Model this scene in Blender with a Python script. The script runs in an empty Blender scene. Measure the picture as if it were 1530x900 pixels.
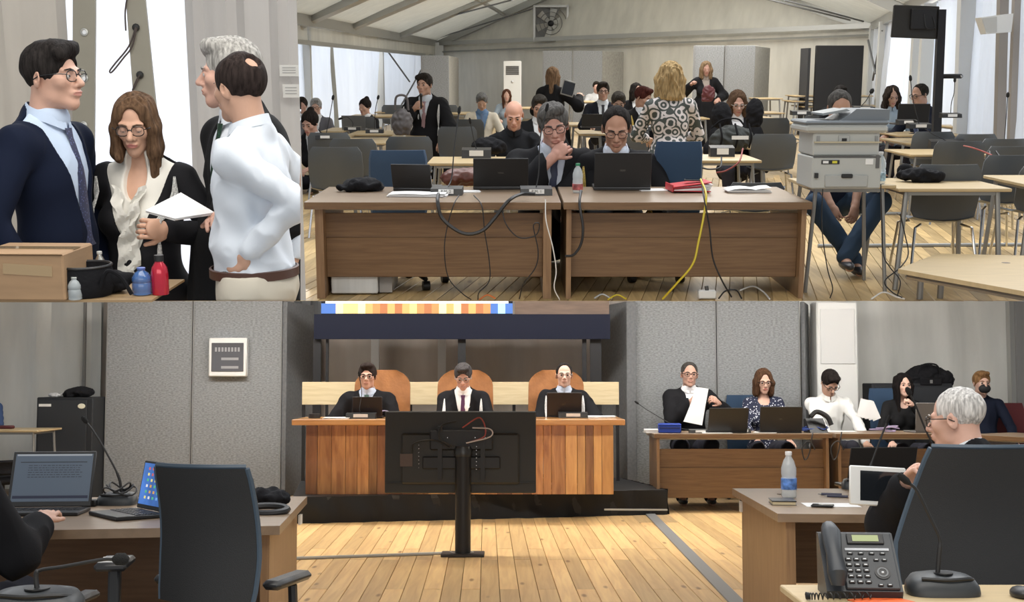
import bpy, math, random
import numpy as np
from mathutils import Vector, Matrix, Euler
random.seed(7); np.random.seed(7)
R = math.radians
SC = bpy.context.scene
COL = SC.collection
# ------------------------------------------------------------------ camera, world, lights, exposure
F = 1800.0                                        # focal length in pixels of the 1530 wide frame
EYE = Vector((0, 0, 1.4))
PITCH = math.atan(115 / F)
cd = bpy.data.cameras.new('camera'); cam = bpy.data.objects.new('camera', cd); COL.objects.link(cam)
cd.sensor_width = 36; cd.sensor_fit = 'HORIZONTAL'; cd.lens = 36 * F / 1530
cd.clip_start = .05; cd.clip_end = 200
cam.location = EYE; cam.rotation_euler = (math.pi / 2 + PITCH, 0, 0)
SC.camera = cam
W = bpy.data.worlds.new('world'); SC.world = W; W.use_nodes = True
W.node_tree.nodes['Background'].inputs[0].default_value = (0.93, 0.97, 1.0, 1)
W.node_tree.nodes['Background'].inputs[1].default_value = 0.42
SC.view_settings.view_transform = 'Standard'; SC.view_settings.look = 'None'
SC.view_settings.exposure = 0.0; SC.view_settings.gamma = 1
TILT = PITCH + math.atan(340 / F)                 # pitch of the raised upper hall
BH = 1.36                                         # eye height over the upper floor
M_UP = Matrix.Translation(EYE) @ Matrix.Rotation(TILT, 4, 'X') @ Matrix.Translation((0, 0, -BH))
M_LO = Matrix.Identity(4)

def area(name, M, loc, rot, sx, sy, power, col=(1, 1, 1)):
    l = bpy.data.lights.new(name, 'AREA'); l.shape = 'RECTANGLE'; l.size = sx; l.size_y = sy
    l.energy = power; l.color = col
    o = bpy.data.objects.new(name, l); COL.objects.link(o)
    o.matrix_world = M @ Matrix.Translation(loc) @ Euler(rot).to_matrix().to_4x4()
    return o
# lower room: added unseen fill lights overhead, one of them above the near desks
area('overhead_fill_light', M_LO, (0.3, 10.2, 2.29), (R(-6), 0, 0), 8.0, .5, 210, (1, .96, .88))
area('overhead_fill_light', M_LO, (0.3, 12.4, 2.70), (R(24), 0, 0), 10.0, .5, 250, (1, .97, .92))
area('overhead_fill_light', M_LO, (0.0, 2.6, 4.2), (R(25), 0, 0), 5.0, 1.6, 130, (1, .95, .87))
area('front_fill_light', M_LO, (0, -3.0, 2.0), (R(90), 0, 0), 8.0, 2.4, 130, (1, .96, .90))  # unseen fill added behind the camera to brighten the lower room
# upper hall: added unseen fill lights up high, daylight behind the plastic curtains
area('upper_fill_light', M_UP, (3.0, 11.0, 4.6), (R(6), 0, 0), 7.0, 3.0, 150, (1, .98, .94))
area('upper_fill_light', M_UP, (3.0, 20.0, 3.95), (R(0), 0, 0), 3.0, 8.0, 360, (1, .98, .95))
area('upper_fill_light', M_UP, (3.6, 28.0, 3.3), (R(12), 0, 0), 7.0, 5.0, 420, (1, .98, .94))
area('daylight', M_UP, (3, 24.0, 8.5), (0, 0, 0), 18.0, 30.0, 6500, (.95, .97, 1))
area('upper_fill_light', M_UP, (-1.3, 2.3, 3.3), (R(28), 0, 0), 2.4, 1.2, 10, (1, .98, .95))  # fill added out of view, high in front of the four talking people
area('daylight', M_UP, (-8.5, 30.0, 2.0), (R(90), 0, R(-84)), 20.0, 4.0, 900, (.93, .96, 1))
area('daylight', M_UP, (-2.9, 7.6, 1.5), (R(-90), 0, 0), 3.2, 3.0, 60, (.93, .96, 1))
area('daylight', M_UP, (9.6, 18.0, 1.6), (R(90), 0, R(90 + 11)), 16.0, 3.0, 300, (.92, .96, 1))

# ------------------------------------------------------------------ placing by sight line
CR = cam.rotation_euler.to_matrix()
def ray(px, py):
    return CR @ Vector(((px - 765) / F, -(py - 450) / F, -1.0))
class Deck:
    def __init__(s, M, h): s.M = M; s.Mi = M.inverted(); s.h = h
    def dr(s, px, py): return (s.Mi.to_3x3() @ ray(px, py))
    def z(s, px, py, z=0.0):
        d = s.dr(px, py); t = (z - s.h) / d.z
        return Vector((d.x * t, d.y * t, z))
    def y(s, px, py, Y):
        d = s.dr(px, py); t = Y / d.y
        return Vector((d.x * t, Y, s.h + d.z * t))
    def cut(s, Y):                                # height at which the frame between the pictures runs
        return s.y(765, 450, Y).z
UP = Deck(M_UP, BH); LO = Deck(M_LO, 1.4)

# ------------------------------------------------------------------ materials
MATS = {}
def mat(name, col, rough=.6, metal=0, noise=0, nscale=30, bump=0, bscale=80, emit=0, alpha=1, trans=0,
        coat=0, kind=None, col2=None, stretch=(1, 1, 1), vary=0, sheen=0, spec=.5):
    if name in MATS: return MATS[name]
    m = bpy.data.materials.new(name); m.use_nodes = True; nt = m.node_tree; N = nt.nodes; L = nt.links
    b = N['Principled BSDF']; c = tuple(col) + (1,)
    b.inputs['Base Color'].default_value = c; b.inputs['Roughness'].default_value = rough
    b.inputs['Metallic'].default_value = metal; b.inputs['Alpha'].default_value = alpha
    b.inputs['Transmission Weight'].default_value = trans
    b.inputs['Coat Weight'].default_value = coat; b.inputs['Specular IOR Level'].default_value = spec; b.inputs['Sheen Weight'].default_value = sheen
    tc = N.new('ShaderNodeTexCoord'); mp = N.new('ShaderNodeMapping'); mp.inputs['Scale'].default_value = stretch
    L.new(tc.outputs['Object'], mp.inputs['Vector'])
    if vary:
        oi = N.new('ShaderNodeObjectInfo'); va = N.new('ShaderNodeVectorMath'); va.operation = 'MULTIPLY_ADD'
        va.inputs[1].default_value = (7, 9, 5)
        cx = N.new('ShaderNodeCombineXYZ')
        for i in range(3): L.new(oi.outputs['Random'], cx.inputs[i])
        L.new(cx.outputs[0], va.inputs[0]); L.new(mp.outputs[0], va.inputs[2]); vec = va.outputs[0]
    else: vec = mp.outputs[0]
    out = None
    if noise or kind:
        if kind in ('wood', 'pine'):
            t = N.new('ShaderNodeTexNoise'); t.inputs['Scale'].default_value = nscale
            t.inputs['Detail'].default_value = 6; t.inputs['Distortion'].default_value = .6
        elif kind == 'dots':
            t = N.new('ShaderNodeTexVoronoi'); t.inputs['Scale'].default_value = nscale
        elif kind == 'scroll':
            t = N.new('ShaderNodeTexWave'); t.wave_type = 'RINGS'; t.inputs['Scale'].default_value = nscale
            t.rings_direction = 'Y'; t.inputs['Distortion'].default_value = 7; t.inputs['Detail'].default_value = 1.0; t.inputs['Detail Scale'].default_value = 1.6
        else:
            t = N.new('ShaderNodeTexNoise'); t.inputs['Scale'].default_value = nscale; t.inputs['Detail'].default_value = 5
        L.new(vec, t.inputs['Vector'])
        src = t.outputs['Distance'] if kind == 'dots' else (t.outputs['Fac'])
        cr = N.new('ShaderNodeValToRGB'); cr.color_ramp.elements[0].position = .32; cr.color_ramp.elements[1].position = .68
        if kind == 'dots': cr.color_ramp.elements[0].position = .25; cr.color_ramp.elements[1].position = .33
        if kind == 'scroll': cr.color_ramp.elements[0].position = .42; cr.color_ramp.elements[1].position = .56
        c2 = col2 if col2 else tuple(min(1, v * (1 + noise)) for v in col)
        c1 = col if (col2 or kind) else tuple(v * (1 - noise) for v in col)
        cr.color_ramp.elements[0].color = tuple(c1) + (1,); cr.color_ramp.elements[1].color = tuple(c2) + (1,)
        L.new(src, cr.inputs[0]); out = cr.outputs[0]
        if kind == 'pine':                          # knots
            v = N.new('ShaderNodeTexVoronoi'); v.inputs['Scale'].default_value = 1.0
            m2 = N.new('ShaderNodeMapping'); m2.inputs['Scale'].default_value = (6, 1.7, 1)
            if vary:
                va2 = N.new('ShaderNodeVectorMath'); va2.operation = 'ADD'
                L.new(tc.outputs['Object'], va2.inputs[0]); mm = N.new('ShaderNodeVectorMath'); mm.operation = 'SCALE'
                mm.inputs['Scale'].default_value = 13; L.new(cx.outputs[0], mm.inputs[0]); L.new(mm.outputs[0], va2.inputs[1])
                L.new(va2.outputs[0], m2.inputs[0])
            else: L.new(tc.outputs['Object'], m2.inputs[0])
            L.new(m2.outputs[0], v.inputs['Vector'])
            k = N.new('ShaderNodeValToRGB'); k.color_ramp.elements[0].position = .05; k.color_ramp.elements[1].position = .13
            k.color_ramp.elements[0].color = (.30, .17, .08, 1); k.color_ramp.elements[1].color = (1, 1, 1, 1)
            L.new(v.outputs['Distance'], k.inputs[0])
            mx = N.new('ShaderNodeMix'); mx.data_type = 'RGBA'; mx.blend_type = 'MULTIPLY'; mx.inputs[0].default_value = .8
            L.new(out, mx.inputs[6]); L.new(k.outputs[0], mx.inputs[7]); out = mx.outputs[2]
    if kind == 'scroll':                            # curls round scattered centres
        vo = N.new('ShaderNodeTexVoronoi'); vo.inputs['Scale'].default_value = 7.5; L.new(vec, vo.inputs['Vector'])
        ad = N.new('ShaderNodeMath'); ad.operation = 'MULTIPLY_ADD'; ad.inputs[1].default_value = 17; L.new(vo.outputs['Distance'], ad.inputs[0]); L.new(t.outputs['Fac'], ad.inputs[2])
        si = N.new('ShaderNodeMath'); si.operation = 'SINE'; L.new(ad.outputs[0], si.inputs[0]); mr_ = N.new('ShaderNodeMapRange'); mr_.inputs[1].default_value = -1; L.new(si.outputs[0], mr_.inputs[0]); L.new(mr_.outputs[0], cr.inputs[0])
    if vary:
        hs = N.new('ShaderNodeHueSaturation'); mr = N.new('ShaderNodeMapRange')
        mr.inputs[3].default_value = 1 - vary; mr.inputs[4].default_value = 1 + vary * .6
        L.new(oi.outputs['Random'], mr.inputs[0]); L.new(mr.outputs[0], hs.inputs['Value'])
        if out: L.new(out, hs.inputs['Color'])
        else: hs.inputs['Color'].default_value = c
        out = hs.outputs[0]
    if out: L.new(out, b.inputs['Base Color'])
    if emit:
        b.inputs['Emission Strength'].default_value = emit
        if out: L.new(out, b.inputs['Emission Color'])
        else: b.inputs['Emission Color'].default_value = c
    if bump:
        t = N.new('ShaderNodeTexNoise'); t.inputs['Scale'].default_value = bscale; t.inputs['Detail'].default_value = 4
        L.new(mp.outputs[0], t.inputs['Vector'])
        bp = N.new('ShaderNodeBump'); bp.inputs['Strength'].default_value = bump; bp.inputs['Distance'].default_value = .01
        L.new(t.outputs['Fac'], bp.inputs['Height']); L.new(bp.outputs[0], b.inputs['Normal'])
    MATS[name] = m
    return m
def plastic_sheet(name, col, tr, mixf=.5, stripes=0):
    """translucent tent fabric"""
    if name in MATS: return MATS[name]
    m = bpy.data.materials.new(name); m.use_nodes = True; nt = m.node_tree; N = nt.nodes; L = nt.links
    b = N['Principled BSDF']; b.inputs['Roughness'].default_value = .45
    t = N.new('ShaderNodeBsdfTranslucent'); t.inputs[0].default_value = tuple(tr) + (1,)
    mx = N.new('ShaderNodeMixShader'); mx.inputs[0].default_value = mixf
    L.new(b.outputs[0], mx.inputs[1]); L.new(t.outputs[0], mx.inputs[2]); L.new(mx.outputs[0], N['Material Output'].inputs[0])
    tc = N.new('ShaderNodeTexCoord'); mp = N.new('ShaderNodeMapping'); mp.inputs['Scale'].default_value = (1, 1, .22)
    n = N.new('ShaderNodeTexNoise'); n.inputs['Scale'].default_value = 3.2; n.inputs['Detail'].default_value = 5
    L.new(tc.outputs['Object'], mp.inputs[0]); L.new(mp.outputs[0], n.inputs['Vector'])
    cr = N.new('ShaderNodeValToRGB'); cr.color_ramp.elements[0].position = .3; cr.color_ramp.elements[1].position = .7
    cr.color_ramp.elements[0].color = tuple(v * .80 for v in col) + (1,); cr.color_ramp.elements[1].color = tuple(col) + (1,)
    L.new(n.outputs[0], cr.inputs[0]); L.new(cr.outputs[0], b.inputs['Base Color'])
    n2 = N.new('ShaderNodeTexNoise'); n2.inputs['Scale'].default_value = 2.5; n2.inputs['Distortion'].default_value = 1.4
    L.new(mp.outputs[0], n2.inputs['Vector'])
    bp = N.new('ShaderNodeBump'); bp.inputs['Strength'].default_value = .3; bp.inputs['Distance'].default_value = .05
    L.new(n2.outputs[0], bp.inputs['Height']); L.new(bp.outputs[0], b.inputs['Normal']); L.new(bp.outputs[0], t.inputs['Normal'])
    MATS[name] = m
    return m

def skin(col, key):
    return mat('skin_' + key, col, .52, noise=.06, nscale=14, bump=.05, bscale=220, spec=.35)

# ------------------------------------------------------------------ geometry collector
class G:
    def __init__(s): s.v = []; s.f = []; s.m = []; s.mi = 0
    def _add(s, vs, fs):
        o = len(s.v); s.v.extend(tuple(p) for p in vs)
        for f in fs: s.f.append([i + o for i in f]); s.m.append(s.mi)
        return s
    def box(s, c, d, rot=(0, 0, 0), ch=0.0):
        """box of size d at c, rotated; ch chamfers the edges"""
        h = Vector(d) / 2; M = Euler(rot).to_matrix(); c = Vector(c)
        ch = min(ch, min(h) * .9)
        if ch <= 0:
            P = [Vector((x, y, z)) for x in (-h.x, h.x) for y in (-h.y, h.y) for z in (-h.z, h.z)]
            Fc = [(0, 1, 3, 2), (4, 6, 7, 5), (0, 4, 5, 1), (2, 3, 7, 6), (0, 2, 6, 4), (1, 5, 7, 3)]
            return s._add([M @ p + c for p in P], Fc)
        P = []; idx = {}
        for sx in (-1, 1):
            for sy in (-1, 1):
                for sz in (-1, 1):
                    for a in range(3):
                        p = [sx * (h.x - ch), sy * (h.y - ch), sz * (h.z - ch)]
                        p[a] = (sx, sy, sz)[a] * h[a]
                        idx[(sx, sy, sz, a)] = len(P); P.append(Vector(p))
        Fc = []
        for a in range(3):
            b, e = [(1, 2), (2, 0), (0, 1)][a]
            for sg in (-1, 1):
                q = []
                for (i, j) in ((-1, -1), (1, -1), (1, 1), (-1, 1)):
                    t = [0, 0, 0]; t[a] = sg; t[b] = i; t[e] = j; q.append(idx[(*t, a)])
                Fc.append(q if sg > 0 else q[::-1])
        for a in range(3):
            b, e = [(1, 2), (2, 0), (0, 1)][a]
            for i in (-1, 1):
                for j in (-1, 1):
                    def k(sa, ax):
                        t = [0, 0, 0]; t[a] = sa; t[b] = i; t[e] = j; return idx[(*t, ax)]
                    q = [k(-1, b), k(1, b), k(1, e), k(-1, e)]
                    Fc.append(q if i * j < 0 else q[::-1])
        for sx in (-1, 1):
            for sy in (-1, 1):
                for sz in (-1, 1):
                    q = [idx[(sx, sy, sz, a)] for a in range(3)]
                    Fc.append(q if sx * sy * sz > 0 else q[::-1])
        return s._add([M @ p + c for p in P], Fc)
    def rings(s, rr, cap=True, closed=True):
        n = len(rr[0]); vs = [p for r_ in rr for p in r_]; fs = []
        for i in range(len(rr) - 1):
            for j in range(n if closed else n - 1):
                a = i * n + j; b = i * n + (j + 1) % n; fs.append((a, b, b + n, a + n))
        if cap:
            fs.append(tuple(range(n))[::-1]); fs.append(tuple(range((len(rr) - 1) * n, len(rr) * n)))
        return s._add(vs, fs)
    def tube(s, pts, r, n=8, sx=1.0, cap=True):
        pts = [Vector(p) for p in pts]; rr = []
        rad = r if isinstance(r, (list, tuple)) else [r] * len(pts)
        up = None
        for i, p in enumerate(pts):
            t = (pts[min(i + 1, len(pts) - 1)] - pts[max(i - 1, 0)])
            t = t.normalized() if t.length > 1e-9 else Vector((0, 0, 1))
            if up is None: up = Vector((0, 0, 1)) if abs(t.z) < .9 else Vector((0, 1, 0))
            a = t.cross(up)
            if a.length < 1e-6: a = t.orthogonal()
            a.normalize(); b = a.cross(t).normalized(); up = b
            rr.append([p + (a * math.cos(q) * sx + b * math.sin(q)) * rad[i] for q in [2 * math.pi * k / n for k in range(n)]])
        return s.rings(rr, cap)
    def cyl(s, a, b, r, r2=None, n=12): return s.tube([a, b], [r, r if r2 is None else r2], n)
    def lathe(s, prof, c=(0, 0, 0), n=20, M=None):
        c = Vector(c); M = M or Matrix.Identity(3)
        rr = [[M @ Vector((r * math.cos(2 * math.pi * k / n), r * math.sin(2 * math.pi * k / n), z)) + c for k in range(n)] for r, z in prof]
        return s.rings(rr)
    def ball(s, c, r, n=12, M=None):
        r = r if isinstance(r, (tuple, list)) else (r, r, r); M = M or Matrix.Identity(3)
        rr = []
        for i in range(n // 2 + 1):
            a = math.pi * (i / (n // 2)); a = min(max(a, .02), math.pi - .02)
            rr.append([M @ Vector((math.sin(a) * math.cos(b) * r[0], math.sin(a) * math.sin(b) * r[1], -math.cos(a) * r[2])) + Vector(c)
                       for b in [2 * math.pi * k / n for k in range(n)]])
        return s.rings(rr)
    def prism(s, poly, a, d):
        """poly: list of points; extruded by vector d (a ignored offset)"""
        a = Vector(a); d = Vector(d); p0 = [Vector(p) + a for p in poly]; n = len(poly)
        vs = p0 + [p + d for p in p0]
        fs = [tuple(range(n))[::-1], tuple(range(n, 2 * n))] + [(i, (i + 1) % n, (i + 1) % n + n, i + n) for i in range(n)]
        return s._add(vs, fs)
    def hull(s, lo, hi): return s.prism(lo, (0, 0, 0), Vector(hi) - Vector((0, 0, 0)))
    def xf(s, M):
        s.v = [tuple(M @ Vector(p)) for p in s.v]; return s
    def mesh(s, name, mats, smooth=False):
        me = bpy.data.meshes.new(name); me.from_pydata(s.v, [], s.f)
        ms = mats if isinstance(mats, (list, tuple)) else [mats]
        for m in ms: me.materials.append(m)
        if len(ms) > 1: me.polygons.foreach_set('material_index', s.m)
        if smooth:
            me.polygons.foreach_set('use_smooth', [True] * len(me.polygons))
            try: me.set_sharp_from_angle(angle=R(42))
            except Exception: pass
        me.validate(); me.update()
        return me
    def make(s, name, mats, parent=None, smooth=True, M=None, label=None):
        return put(name, s.mesh(name, mats, smooth), parent, M, label)
def put(name, me, parent=None, M=None, label=None):
    o = bpy.data.objects.new(name, me); COL.objects.link(o)
    if parent is not None: o.parent = parent
    if M is not None:
        if parent is not None: o.matrix_local = M
        else: o.matrix_world = M
    if label: o['label'] = label
    return o
def TR(loc, rz=0, rx=0, ry=0, sc=1.0):
    return Matrix.Translation(loc) @ Euler((rx, ry, rz)).to_matrix().to_4x4() @ Matrix.Scale(sc, 4)
def tag(o, label, cat, group=None, kind=None):
    o['label'] = label; o['category'] = cat
    if group: o['group'] = group
    if kind: o['kind'] = kind
    return o
def thing(name, D, loc, label, cat, rz=0, group=None, rx=0, ry=0):
    o = bpy.data.objects.new(name, None); COL.objects.link(o); o.empty_display_size = .1
    o.matrix_world = D.M @ TR(loc, rz, rx, ry)
    return tag(o, label, cat, group)
def solo(g, name, mats, D, loc, label, cat, rz=0, group=None, rx=0, ry=0, smooth=True, kind=None):
    o = g.make(name, mats, None, smooth, D.M @ TR(loc, rz, rx, ry))
    return tag(o, label, cat, group, kind)
def struct(g, name, mats, D, smooth=False, M=None):
    o = g.make(name, mats, None, smooth, D.M @ (M or Matrix.Identity(4))); o['kind'] = 'structure'; return o
def copy_tree(o, D, loc, rz, label, group=None, parent=None, ry=0):
    kids = [c for c in COL.objects if c.parent == o] if o.name not in KIDS else KIDS[o.name]
    KIDS[o.name] = kids
    c = o.copy(); COL.objects.link(c)
    if parent is None:
        c.matrix_world = D.M @ TR(loc, rz, 0, ry); c['label'] = label
        if group: c['group'] = group
    else: c.parent = parent; c.matrix_parent_inverse = o.matrix_parent_inverse.copy()
    for k in kids: copy_tree(k, D, None, 0, None, None, c)
    return c
KIDS = {}
def text(s, size, m, parent, M, name='lettering', depth=.0006):
    cu = bpy.data.curves.new(name, 'FONT'); cu.body = s; cu.size = size; cu.align_x = 'CENTER'; cu.align_y = 'CENTER'
    cu.extrude = depth; cu.resolution_u = 2
    t = bpy.data.objects.new('tmp', cu); COL.objects.link(t)
    dg = bpy.context.evaluated_depsgraph_get(); me = bpy.data.meshes.new_from_object(t.evaluated_get(dg))
    bpy.data.objects.remove(t); me.materials.clear(); me.materials.append(m); me.name = name
    return put(name, me, parent, M)
def bez(pts, n=8):
    """catmull-rom through points"""
    P = [Vector(p) for p in pts]; P = [P[0] * 2 - P[1]] + P + [P[-1] * 2 - P[-2]]; out = []
    for i in range(1, len(P) - 2):
        for k in range(n):
            t = k / n; a, b, c, d = P[i - 1:i + 3]
            out.append(.5 * ((2 * b) + (c - a) * t + (2 * a - 5 * b + 4 * c - d) * t * t + (3 * b - a - 3 * c + d) * t ** 3))
    return out + [P[-2]]
# ------------------------------------------------------------------ soft bodies grown from distance fields
class SDF:
    def __init__(s, vox): s.h = vox; s.ops = []
    def _w(s, lo, hi, op, k, fn): s.ops.append((np.array(lo, float), np.array(hi, float), op, k, fn)); return s
    def ell(s, c, r, Rm=None, op='u', k=.02):
        c = Vector(c); r = (r, r, r) if not isinstance(r, (tuple, list)) else r
        Rm = Rm or Matrix.Identity(3); A = [[Rm[i][j] for j in range(3)] for i in range(3)]
        e = [math.sqrt(sum((A[i][j] * r[j]) ** 2 for j in range(3))) for i in range(3)]
        def fn(X, Y, Z):
            x = X - c.x; y = Y - c.y; z = Z - c.z
            l = [A[0][j] * x + A[1][j] * y + A[2][j] * z for j in range(3)]
            k0 = np.sqrt((l[0] / r[0]) ** 2 + (l[1] / r[1]) ** 2 + (l[2] / r[2]) ** 2) + 1e-6
            k1 = np.sqrt((l[0] / r[0] ** 2) ** 2 + (l[1] / r[1] ** 2) ** 2 + (l[2] / r[2] ** 2) ** 2) + 1e-6
            return k0 * (k0 - 1) / k1
        return s._w([c[i] - e[i] for i in range(3)], [c[i] + e[i] for i in range(3)], op, k, fn)
    def cone(s, a, b, ra, rb=None, op='u', k=.02):
        a = Vector(a); b = Vector(b); rb = ra if rb is None else rb; d = b - a; L2 = max(d.length_squared, 1e-9); m = max(ra, rb)
        def fn(X, Y, Z):
            x = X - a.x; y = Y - a.y; z = Z - a.z
            t = np.clip((x * d.x + y * d.y + z * d.z) / L2, 0, 1)
            return np.sqrt((x - t * d.x) ** 2 + (y - t * d.y) ** 2 + (z - t * d.z) ** 2) - (ra + (rb - ra) * t)
        return s._w([min(a[i], b[i]) - m for i in range(3)], [max(a[i], b[i]) + m for i in range(3)], op, k, fn)
    def box(s, c, hs, Rm=None, rnd=.01, op='u', k=.02):
        c = Vector(c); Rm = Rm or Matrix.Identity(3); A = [[Rm[i][j] for j in range(3)] for i in range(3)]
        e = [sum(abs(A[i][j]) * hs[j] for j in range(3)) for i in range(3)]
        def fn(X, Y, Z):
            x = X - c.x; y = Y - c.y; z = Z - c.z
            q = [np.abs(A[0][j] * x + A[1][j] * y + A[2][j] * z) - (hs[j] - rnd) for j in range(3)]
            return np.sqrt(np.maximum(q[0], 0) ** 2 + np.maximum(q[1], 0) ** 2 + np.maximum(q[2], 0) ** 2) + np.minimum(np.maximum(q[0], np.maximum(q[1], q[2])), 0) - rnd
        return s._w([c[i] - e[i] for i in range(3)], [c[i] + e[i] for i in range(3)], op, k, fn)
    def plane(s, p, n, k=.004):
        """keep the side against n"""
        p = Vector(p); n = Vector(n).normalized()
        fn = lambda X, Y, Z: (X - p.x) * n.x + (Y - p.y) * n.y + (Z - p.z) * n.z
        s.ops.append((None, None, 'i', k, fn)); return s
    def raw(s, lo, hi, fn, op='s', k=.005): return s._w(lo, hi, op, k, fn)
    def grow(s):
        U = [o for o in s.ops if o[2] == 'u']; h = s.h
        lo = np.min([o[0] for o in U], 0) - 3 * h; hi = np.max([o[1] for o in U], 0) + 3 * h
        n = np.ceil((hi - lo) / h).astype(int) + 1
        D = np.full(n, 1.0, np.float32); ax = [(lo[i] + h * np.arange(n[i])).astype(np.float32) for i in range(3)]
        for a, b, op, k, fn in s.ops:
            if a is None: sl = [slice(0, n[i]) for i in range(3)]
            else:
                m = 2.5 * h + k * 1.2
                i0 = np.clip(np.floor((a - m - lo) / h).astype(int), 0, n); i1 = np.clip(np.ceil((b + m - lo) / h).astype(int) + 1, 0, n)
                if (i1 <= i0).any(): continue
                sl = [slice(i0[i], i1[i]) for i in range(3)]
            X = ax[0][sl[0]][:, None, None]; Y = ax[1][sl[1]][None, :, None]; Z = ax[2][sl[2]][None, None, :]
            p = fn(X, Y, Z); d = D[tuple(sl)]
            if op == 'u':
                q = np.clip(.5 + .5 * (d - p) / max(k, 1e-5), 0, 1); D[tuple(sl)] = d + (p - d) * q - k * q * (1 - q)
            else:
                if op == 's': p = -p
                q = np.clip(.5 - .5 * (d - p) / max(k, 1e-5), 0, 1); D[tuple(sl)] = d + (p - d) * q + k * q * (1 - q)
        D[0] = D[-1] = 1; D[:, 0] = D[:, -1] = 1; D[:, :, 0] = D[:, :, -1] = 1
        return nets(D, lo, h)
def nets(D, org, h):
    S = D < 0; c = S[:-1, :-1, :-1].astype(np.int8)
    for i in (0, 1):
        for j in (0, 1):
            for k in (0, 1):
                if i or j or k: c = c + S[i:S.shape[0] - 1 + i, j:S.shape[1] - 1 + j, k:S.shape[2] - 1 + k]
    I = np.argwhere((c > 0) & (c < 8))
    if len(I) == 0: return np.zeros((0, 3)), np.zeros((0, 4), int)
    cor = [(i, j, k) for i in (0, 1) for j in (0, 1) for k in (0, 1)]
    V = np.stack([D[I[:, 0] + a, I[:, 1] + b, I[:, 2] + e] for a, b, e in cor], 1)
    acc = np.zeros((len(I), 3)); cnt = np.zeros(len(I))
    for u in range(8):
        for w in range(u + 1, 8):
            if sum(abs(cor[u][q] - cor[w][q]) for q in range(3)) != 1: continue
            fa = V[:, u]; fb = V[:, w]; m = (fa < 0) != (fb < 0)
            t = np.where(m, fa / np.where(m, fa - fb, 1), 0)
            P = np.array(cor[u])[None] + t[:, None] * (np.array(cor[w]) - np.array(cor[u]))[None]
            acc += P * m[:, None]; cnt += m
    verts = (I + acc / cnt[:, None]) * h + org
    mp = np.full(c.shape, -1, np.int32); mp[I[:, 0], I[:, 1], I[:, 2]] = np.arange(len(I))
    Fs = []
    for a in range(3):
        b, e = (a + 1) % 3, (a + 2) % 3
        sa = [slice(None)] * 3; sb = [slice(None)] * 3; sa[a] = slice(0, -1); sb[a] = slice(1, None)
        E = np.argwhere(S[tuple(sa)] != S[tuple(sb)])
        E = E[(E[:, b] > 0) & (E[:, e] > 0) & (E[:, b] < c.shape[b]) & (E[:, e] < c.shape[e])]
        if not len(E): continue
        ins = S[E[:, 0], E[:, 1], E[:, 2]]
        q = []
        for (db, de) in ((-1, -1), (0, -1), (0, 0), (-1, 0)):
            Q = E.copy(); Q[:, b] += db; Q[:, e] += de; q.append(mp[Q[:, 0], Q[:, 1], Q[:, 2]])
        q = np.stack(q, 1); q[~ins] = q[~ins][:, ::-1]
        Fs.append(q)
    Fq = np.concatenate(Fs); return verts, Fq[(Fq >= 0).all(1)]
def vnormals(V, Fq):
    n = np.cross(V[Fq[:, 2]] - V[Fq[:, 0]], V[Fq[:, 3]] - V[Fq[:, 1]]); o = np.zeros_like(V)
    for i in range(4): np.add.at(o, Fq[:, i], n)
    return o / (np.linalg.norm(o, axis=1)[:, None] + 1e-9)
def smoothmesh(V, Fq, it=1, f=.5):
    for _ in range(it):
        a = np.zeros_like(V); c = np.zeros(len(V))
        for i, j in ((0, 1), (1, 2), (2, 3), (3, 0)):
            np.add.at(a, Fq[:, i], V[Fq[:, j]]); np.add.at(c, Fq[:, i], 1)
            np.add.at(a, Fq[:, j], V[Fq[:, i]]); np.add.at(c, Fq[:, j], 1)
        V = V + f * (a / np.maximum(c, 1)[:, None] - V)
    return V
def folds(V, Fq, amp, fr, seed, stretch=(1, 1, .45)):
    """cloth creases along the surface normal"""
    rs = np.random.RandomState(seed); N_ = vnormals(V, Fq); d = np.zeros(len(V)); P = V * np.array(stretch)
    for i in range(5):
        w = rs.normal(size=3); w = w / np.linalg.norm(w) * fr * (0.6 + .5 * i); u = rs.normal(size=3) * fr * .5
        d += np.sin(P @ w + 1.6 * np.sin(P @ u + rs.rand() * 6) + rs.rand() * 6) / (1 + .5 * i)
    d = -np.abs(d) + .8
    return V + N_ * (amp * d)[:, None]
def npmesh(name, V, Fq, mats, midx=None):
    me = bpy.data.meshes.new(name); n = len(Fq)
    me.vertices.add(len(V)); me.vertices.foreach_set('co', np.ascontiguousarray(V, np.float32).ravel())
    me.loops.add(4 * n); me.loops.foreach_set('vertex_index', Fq.astype(np.int32).ravel())
    me.polygons.add(n); me.polygons.foreach_set('loop_start', np.arange(0, 4 * n, 4, dtype=np.int32))
    me.polygons.foreach_set('use_smooth', np.ones(n, bool))
    for m in (mats if isinstance(mats, (list, tuple)) else [mats]): me.materials.append(m)
    if midx is not None: me.polygons.foreach_set('material_index', midx.astype(np.int32))
    me.update(calc_edges=True); me.validate(); return me
def front_y(V, x, z, r=.02, back=False):
    """nearest surface towards -Y of a point cloud around (x, z)"""
    m = (np.abs(V[:, 0] - x) < r) & (np.abs(V[:, 2] - z) < r)
    if not m.any(): return None
    return float(V[m, 1].max() if back else V[m, 1].min())

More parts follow.
